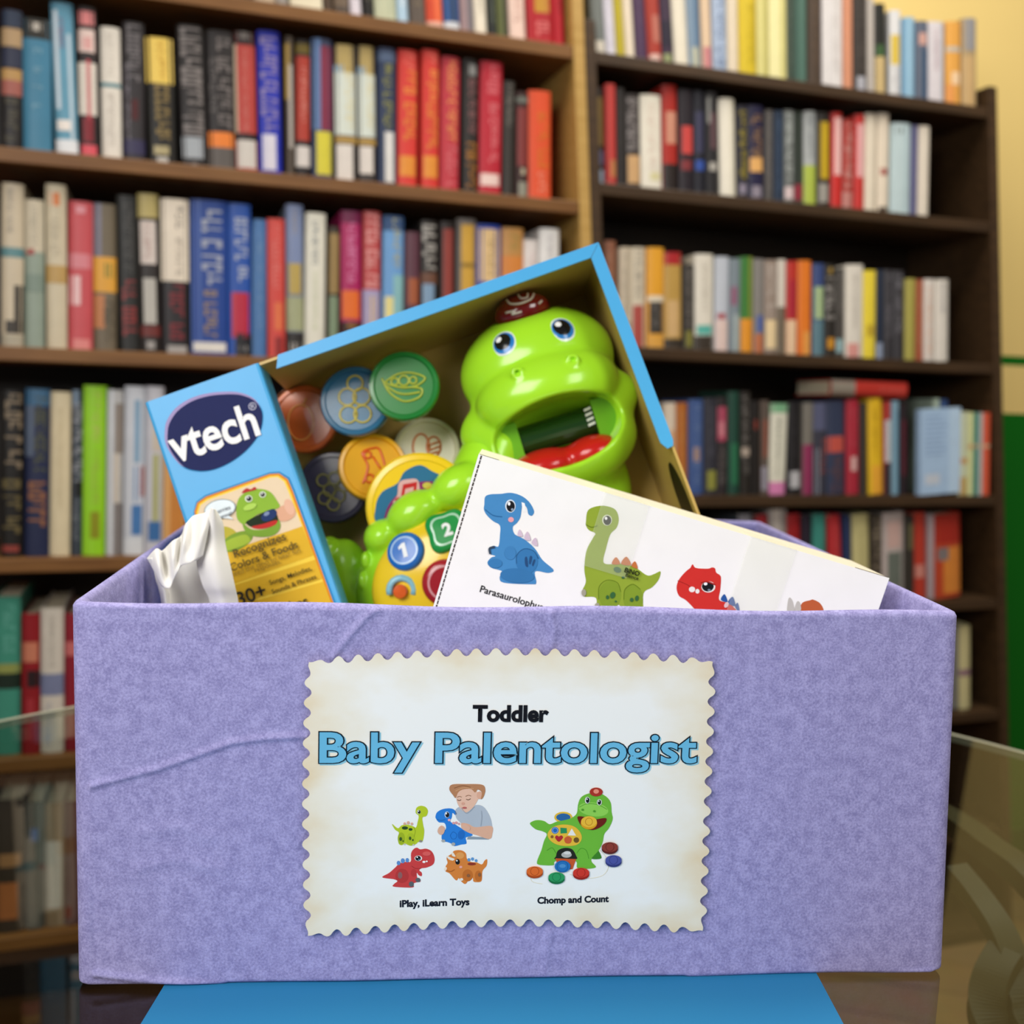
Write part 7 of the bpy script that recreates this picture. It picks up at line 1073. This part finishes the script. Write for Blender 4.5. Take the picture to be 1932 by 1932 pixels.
# ------------------------------------------------------------------ white toy carton in front
WBM = [[0.96497, 0.26234, 0.00292, -0.01731], [0.00381, -0.0029, -0.99999, 0.50825], [-0.26232, 0.96497, -0.0038, 0.97681], [0, 0, 0, 1]]
wbx = empty('toy_carton', Matrix(WBM)); tag(wbx, 'white carton printed with small dinosaurs, tilted in front of the green toy', 'carton')
WW, WH, WD = 0.2148, 0.158, 0.058
WHT = 'fdfcf8'
mb = MB(); rr = 0.0009
mb.box((0, -WH, -WD), (WW, 0, 0), WHT, {4: 'ece4cc', 1: WHT})
o = mb.build('outer_box', M_CARD, wbx); bv = o.modifiers.new('soft_edges', 'BEVEL'); bv.width = 0.0008; bv.segments = 2
WA = ((0.000123777, 3.8154e-05, -0.034738611), (3.7329e-05, -0.000124245, 0.000228268))
for shp in [[('s','4a8ec6',[(277,270),(280,242),(300,232),(340,230),(380,226),(420,238),(450,262),(468,296),(460,314),(446,308),(440,284),(424,270),(416,318),(402,342),(386,358),(394,386),(430,405),(470,440),(500,485),(543,524),(522,536),(472,530),(476,574),(455,580),(350,574),(334,552),(345,530),(302,516),(287,496),(302,476),(318,470),(298,462),(294,444),(310,430),(330,432),(336,390),(336,352),(310,335),(286,312),(275,290)]),('p','fbfbf8',[(420,262),(432,266),(438,300),(424,300)]),('e','dce8f2',377,277,20,25,0),('e','1a1c20',378,278,16,21,0),('e','ffffff',372,268,5,7,0),('e','8ca0b4',384,290,5,5,0),('e','f0a8b0',379,329,11,10,0),('c','2c6aa0',3,[(280,290),(310,312),(345,318)]),('e','3a7cb4',440,490,42,48,0),('c','2a5c8c',3,[(400,500),(402,465),(430,442),(465,450),(485,480)]),('e','4486be',376,458,22,26,0),('e','3a7ab0',402,546,66,28,5),('e','3d80b8',318,498,26,18,0),('s','2a4f7c',[(432,478),(440,474),(444,510),(434,506)]),('s','2a4f7c',[(452,470),(460,474),(454,500),(448,496)]),('s','2a4f7c',[(466,484),(472,486),(464,508),(460,502)]),('s','d8c4d4',[(404,390),(412,366),(424,392)]),('s','d8c4d4',[(430,402),(442,374),(454,408)]),('s','d8c4d4',[(458,418),(474,398),(480,430)]),('c','3a4a5c',8,[(298,462),(296,440),(316,434)])],[('s','96ac38',[(668,335),(674,296),(700,280),(740,276),(780,290),(794,325),(786,360),(762,386),(746,440),(736,494),(770,502),(812,500),(860,515),(905,545),(932,540),(957,530),(950,562),(925,592),(892,616),(884,700),(800,690),(795,660),(715,690),(708,634),(660,628),(655,604),(668,570),(662,520),(670,450),(695,400),(704,382),(680,370),(668,352)]),('e','86a030',762,622,44,56,0),('c','66801c',3,[(718,640),(720,590),(750,564),(790,574),(804,610)]),('e','86a030',852,636,38,54,0),('c','66801c',3,[(816,640),(820,600),(850,580),(880,600)]),('e','e0e6c8',749,331,19,21,0),('e','1a1c20',750,332,15,18,0),('e','ffffff',745,324,5,6,0),('c','6c8420',3,[(668,348),(690,358),(712,352)]),('s','cc7840',[(768,500),(784,474),(800,500)]),('s','cc7840',[(804,500),(824,472),(842,504)]),('s','cc7840',[(844,508),(858,490),(868,518)]),('e','3a6a3c',790,523,15,11,20),('e','3a6a3c',812,553,6,5,0),('e','3a6a3c',772,622,10,13,20),('e','3a6a3c',752,630,6,8,0),('e','3a6a3c',866,634,7,11,10),('e','3a6a3c',846,640,7,8,0),('e','3a6a3c',784,646,4,4,0),('e','a8a490',660,612,9,14,0),('e','a8a490',712,662,9,10,0)],[('s','d6342e',[(1020,592),(1030,560),(1055,530),(1072,516),(1081,502),(1094,516),(1140,519),(1156,514),(1168,518),(1173,534),(1189,546),(1192,562),(1190,600),(1186,640),(1215,652),(1245,672),(1290,740),(1120,740),(1100,690),(1060,645),(1030,625)]),('c','a82420',3,[(1024,566),(1062,582),(1082,598),(1120,606)]),('e','f4efe8',1080,600,12,11,0),('e','f4efe8',1101,607,8,9,0),('e','f4efe8',1143,590,27,22,0),('e','1a1c20',1141,588,23,20,0),('e','ffffff',1132,578,7,6,0),('e','7c8c9c',1146,602,6,4,0),('c','a82420',5,[(1114,574),(1140,570),(1170,582)]),('s','2c5aa0',[(1192,640),(1206,618),(1218,648)]),('s','2c5aa0',[(1220,652),(1238,628),(1248,664)]),('s','2c5aa0',[(1248,668),(1258,652),(1266,690)]),('e','e8c4c4',1214,660,8,12,30)],[('s','c4623a',[(1500,682),(1510,652),(1540,642),(1552,640),(1580,656),(1592,692),(1550,732),(1510,722)]),('s','c8c4bc',[(1452,692),(1454,642),(1462,632),(1474,652),(1478,692)]),('s','c8c4bc',[(1480,682),(1488,648),(1500,652),(1504,682)])]]:
    artwork('printed_picture', wbx, WA, 0.00015, shp, step=0.00003)
lettering('lettering', wbx, 'Parasaurolophus', *(0.0365, -0.06479, 0.03277), '1c1c1c', .0003, bold=0.012)
lettering('lettering', wbx, 'BiNO', *(0.09019, -0.03402, 0.00773), '1c2014', .0016, bold=0.03)
lettering('lettering', wbx, 'Beince', *(0.09092, -0.03633, 0.00666), '1c2014', .0016, bold=0.02)
M_TAPE = bpy.data.materials.new('packing_tape'); M_TAPE.use_nodes = True; nt = M_TAPE.node_tree
b = nt.nodes['Principled BSDF']; b.inputs['Base Color'].default_value = lin('eef2de'); b.inputs['Roughness'].default_value = 0.3; b.inputs['Alpha'].default_value = 0.09
for a0, a1, dn in (((0.06534, 0.00104), (0.08851, 0.00113), .038), ((0.14143, 0.00212), (0.16565, 0.00052), .042)):
    tape = MB(); tape.box((a0[0], -dn, .0012), (a1[0], .0004, .0013), 'e6ead6'); tape.box((a0[0], .0001, -.03), (a1[0], .0004, .0012), 'e6ead6')
    o = tape.build('tape_strip', M_TAPE, wbx); o['label'] = 'pale clear tape strip'
mb = MB()
for k in range(66): mb.box((.0012+.0001*(k % 2), -.0022-.0023*k, .0001), (.0019, -.0003-.0023*k, .0002), '3a2e28')
for a0, a1 in ((.0006, .0105), (WW-.018, WW-.0006)): mb.box((a0, .0001, -.0006), (a1, .0003, .0001), '2a221e')
mb.build('cut_edge', M_CARD, wbx)['label'] = 'dark perforated cut edge'

# ------------------------------------------------------------------ white tissue paper
m, nt, b = principled('white_tissue', 'e4e2dc', 0.8, 0.15)
b.inputs['Transmission Weight'].default_value = 0.0
def patch(ctrl, k=7):
    rows = [smooth_open(r, k) for r in ctrl]
    cols = list(zip(*rows)); cols = [smooth_open(list(c), k) for c in cols]
    return [list(r) for r in zip(*cols)]
TIS = [[[(-0.16023,0.54498,0.9425),(-0.1576,0.53898,0.94281),(-0.15924,0.54883,0.94084)],[(-0.16447,0.54443,0.93707),(-0.15777,0.53834,0.93651),(-0.15544,0.54815,0.93407)],[(-0.16453,0.54337,0.92657),(-0.1575,0.53736,0.92683),(-0.1539,0.54708,0.92355)],[(-0.16608,0.53823,0.91557),(-0.15601,0.53222,0.9157),(-0.14972,0.54196,0.91264)],[(-0.163,0.53694,0.90281),(-0.1529,0.53097,0.90343),(-0.14688,0.54083,0.90153)],[(-0.15961,0.53984,0.89173),(-0.15099,0.53395,0.89311),(-0.14563,0.54382,0.89136)],[(-0.15654,0.53737,0.86733),(-0.14683,0.53151,0.869),(-0.1414,0.54134,0.86681)]],[[(-0.19529,0.54615,0.91429),(-0.18861,0.54071,0.92016),(-0.18781,0.54755,0.91824),(-0.17965,0.54015,0.92462),(-0.17671,0.54647,0.92744),(-0.17259,0.54008,0.9338),(-0.17043,0.54551,0.93778),(-0.16295,0.54172,0.94004),(-0.15976,0.54399,0.94261)],[(-0.19305,0.54577,0.91055),(-0.18421,0.53192,0.91275),(-0.18446,0.54269,0.90993),(-0.17627,0.53031,0.91671),(-0.17591,0.54061,0.91921),(-0.17054,0.53016,0.92519),(-0.16904,0.53842,0.92732),(-0.16181,0.53166,0.9301),(-0.15994,0.53688,0.93194)],[(-0.18962,0.54333,0.90632),(-0.18289,0.53283,0.90191),(-0.17738,0.52778,0.90162),(-0.17642,0.53115,0.90518),(-0.17269,0.52667,0.91054),(-0.17185,0.52995,0.91317),(-0.16618,0.52616,0.91546),(-0.1634,0.52932,0.9169),(-0.1614,0.53251,0.91858)]],[[(-0.19614,0.55597,0.9121),(-0.1867,0.56899,0.91155),(-0.16752,0.55913,0.91353)],[(-0.19297,0.55284,0.90104),(-0.18583,0.57065,0.89823),(-0.16746,0.55885,0.90075)],[(-0.18697,0.54765,0.88945),(-0.18177,0.56936,0.88543),(-0.16348,0.55758,0.88821)],[(-0.18109,0.53926,0.86618),(-0.17671,0.55891,0.86162),(-0.15997,0.54914,0.86442)]],[[(-0.19494,0.54516,0.91445),(-0.19058,0.54023,0.91547),(-0.18988,0.54528,0.91564)],[(-0.19053,0.54442,0.90718),(-0.18653,0.5385,0.90825),(-0.18648,0.54344,0.90746)],[(-0.18795,0.54343,0.89741),(-0.18346,0.53752,0.89859),(-0.18268,0.54246,0.89773)],[(-0.18601,0.54174,0.89062),(-0.18222,0.53682,0.89167),(-0.18178,0.54175,0.89074)],[(-0.18218,0.5373,0.86662),(-0.17774,0.5324,0.86791),(-0.17656,0.53731,0.86677)]]]
mb = MB()
for g in TIS: mb.grid(patch(g), 'e4e2dc')
mb.v = [(x, y+.0004*math.sin(160*x+130*z), z) for x, y, z in mb.v]
ts = mb.build('tissue_paper', m, smooth=True)
tag(ts, 'crumpled white tissue paper standing at the left inside the purple box', 'tissue paper')
so = ts.modifiers.new('paper', 'SOLIDIFY'); so.thickness = 0.0003
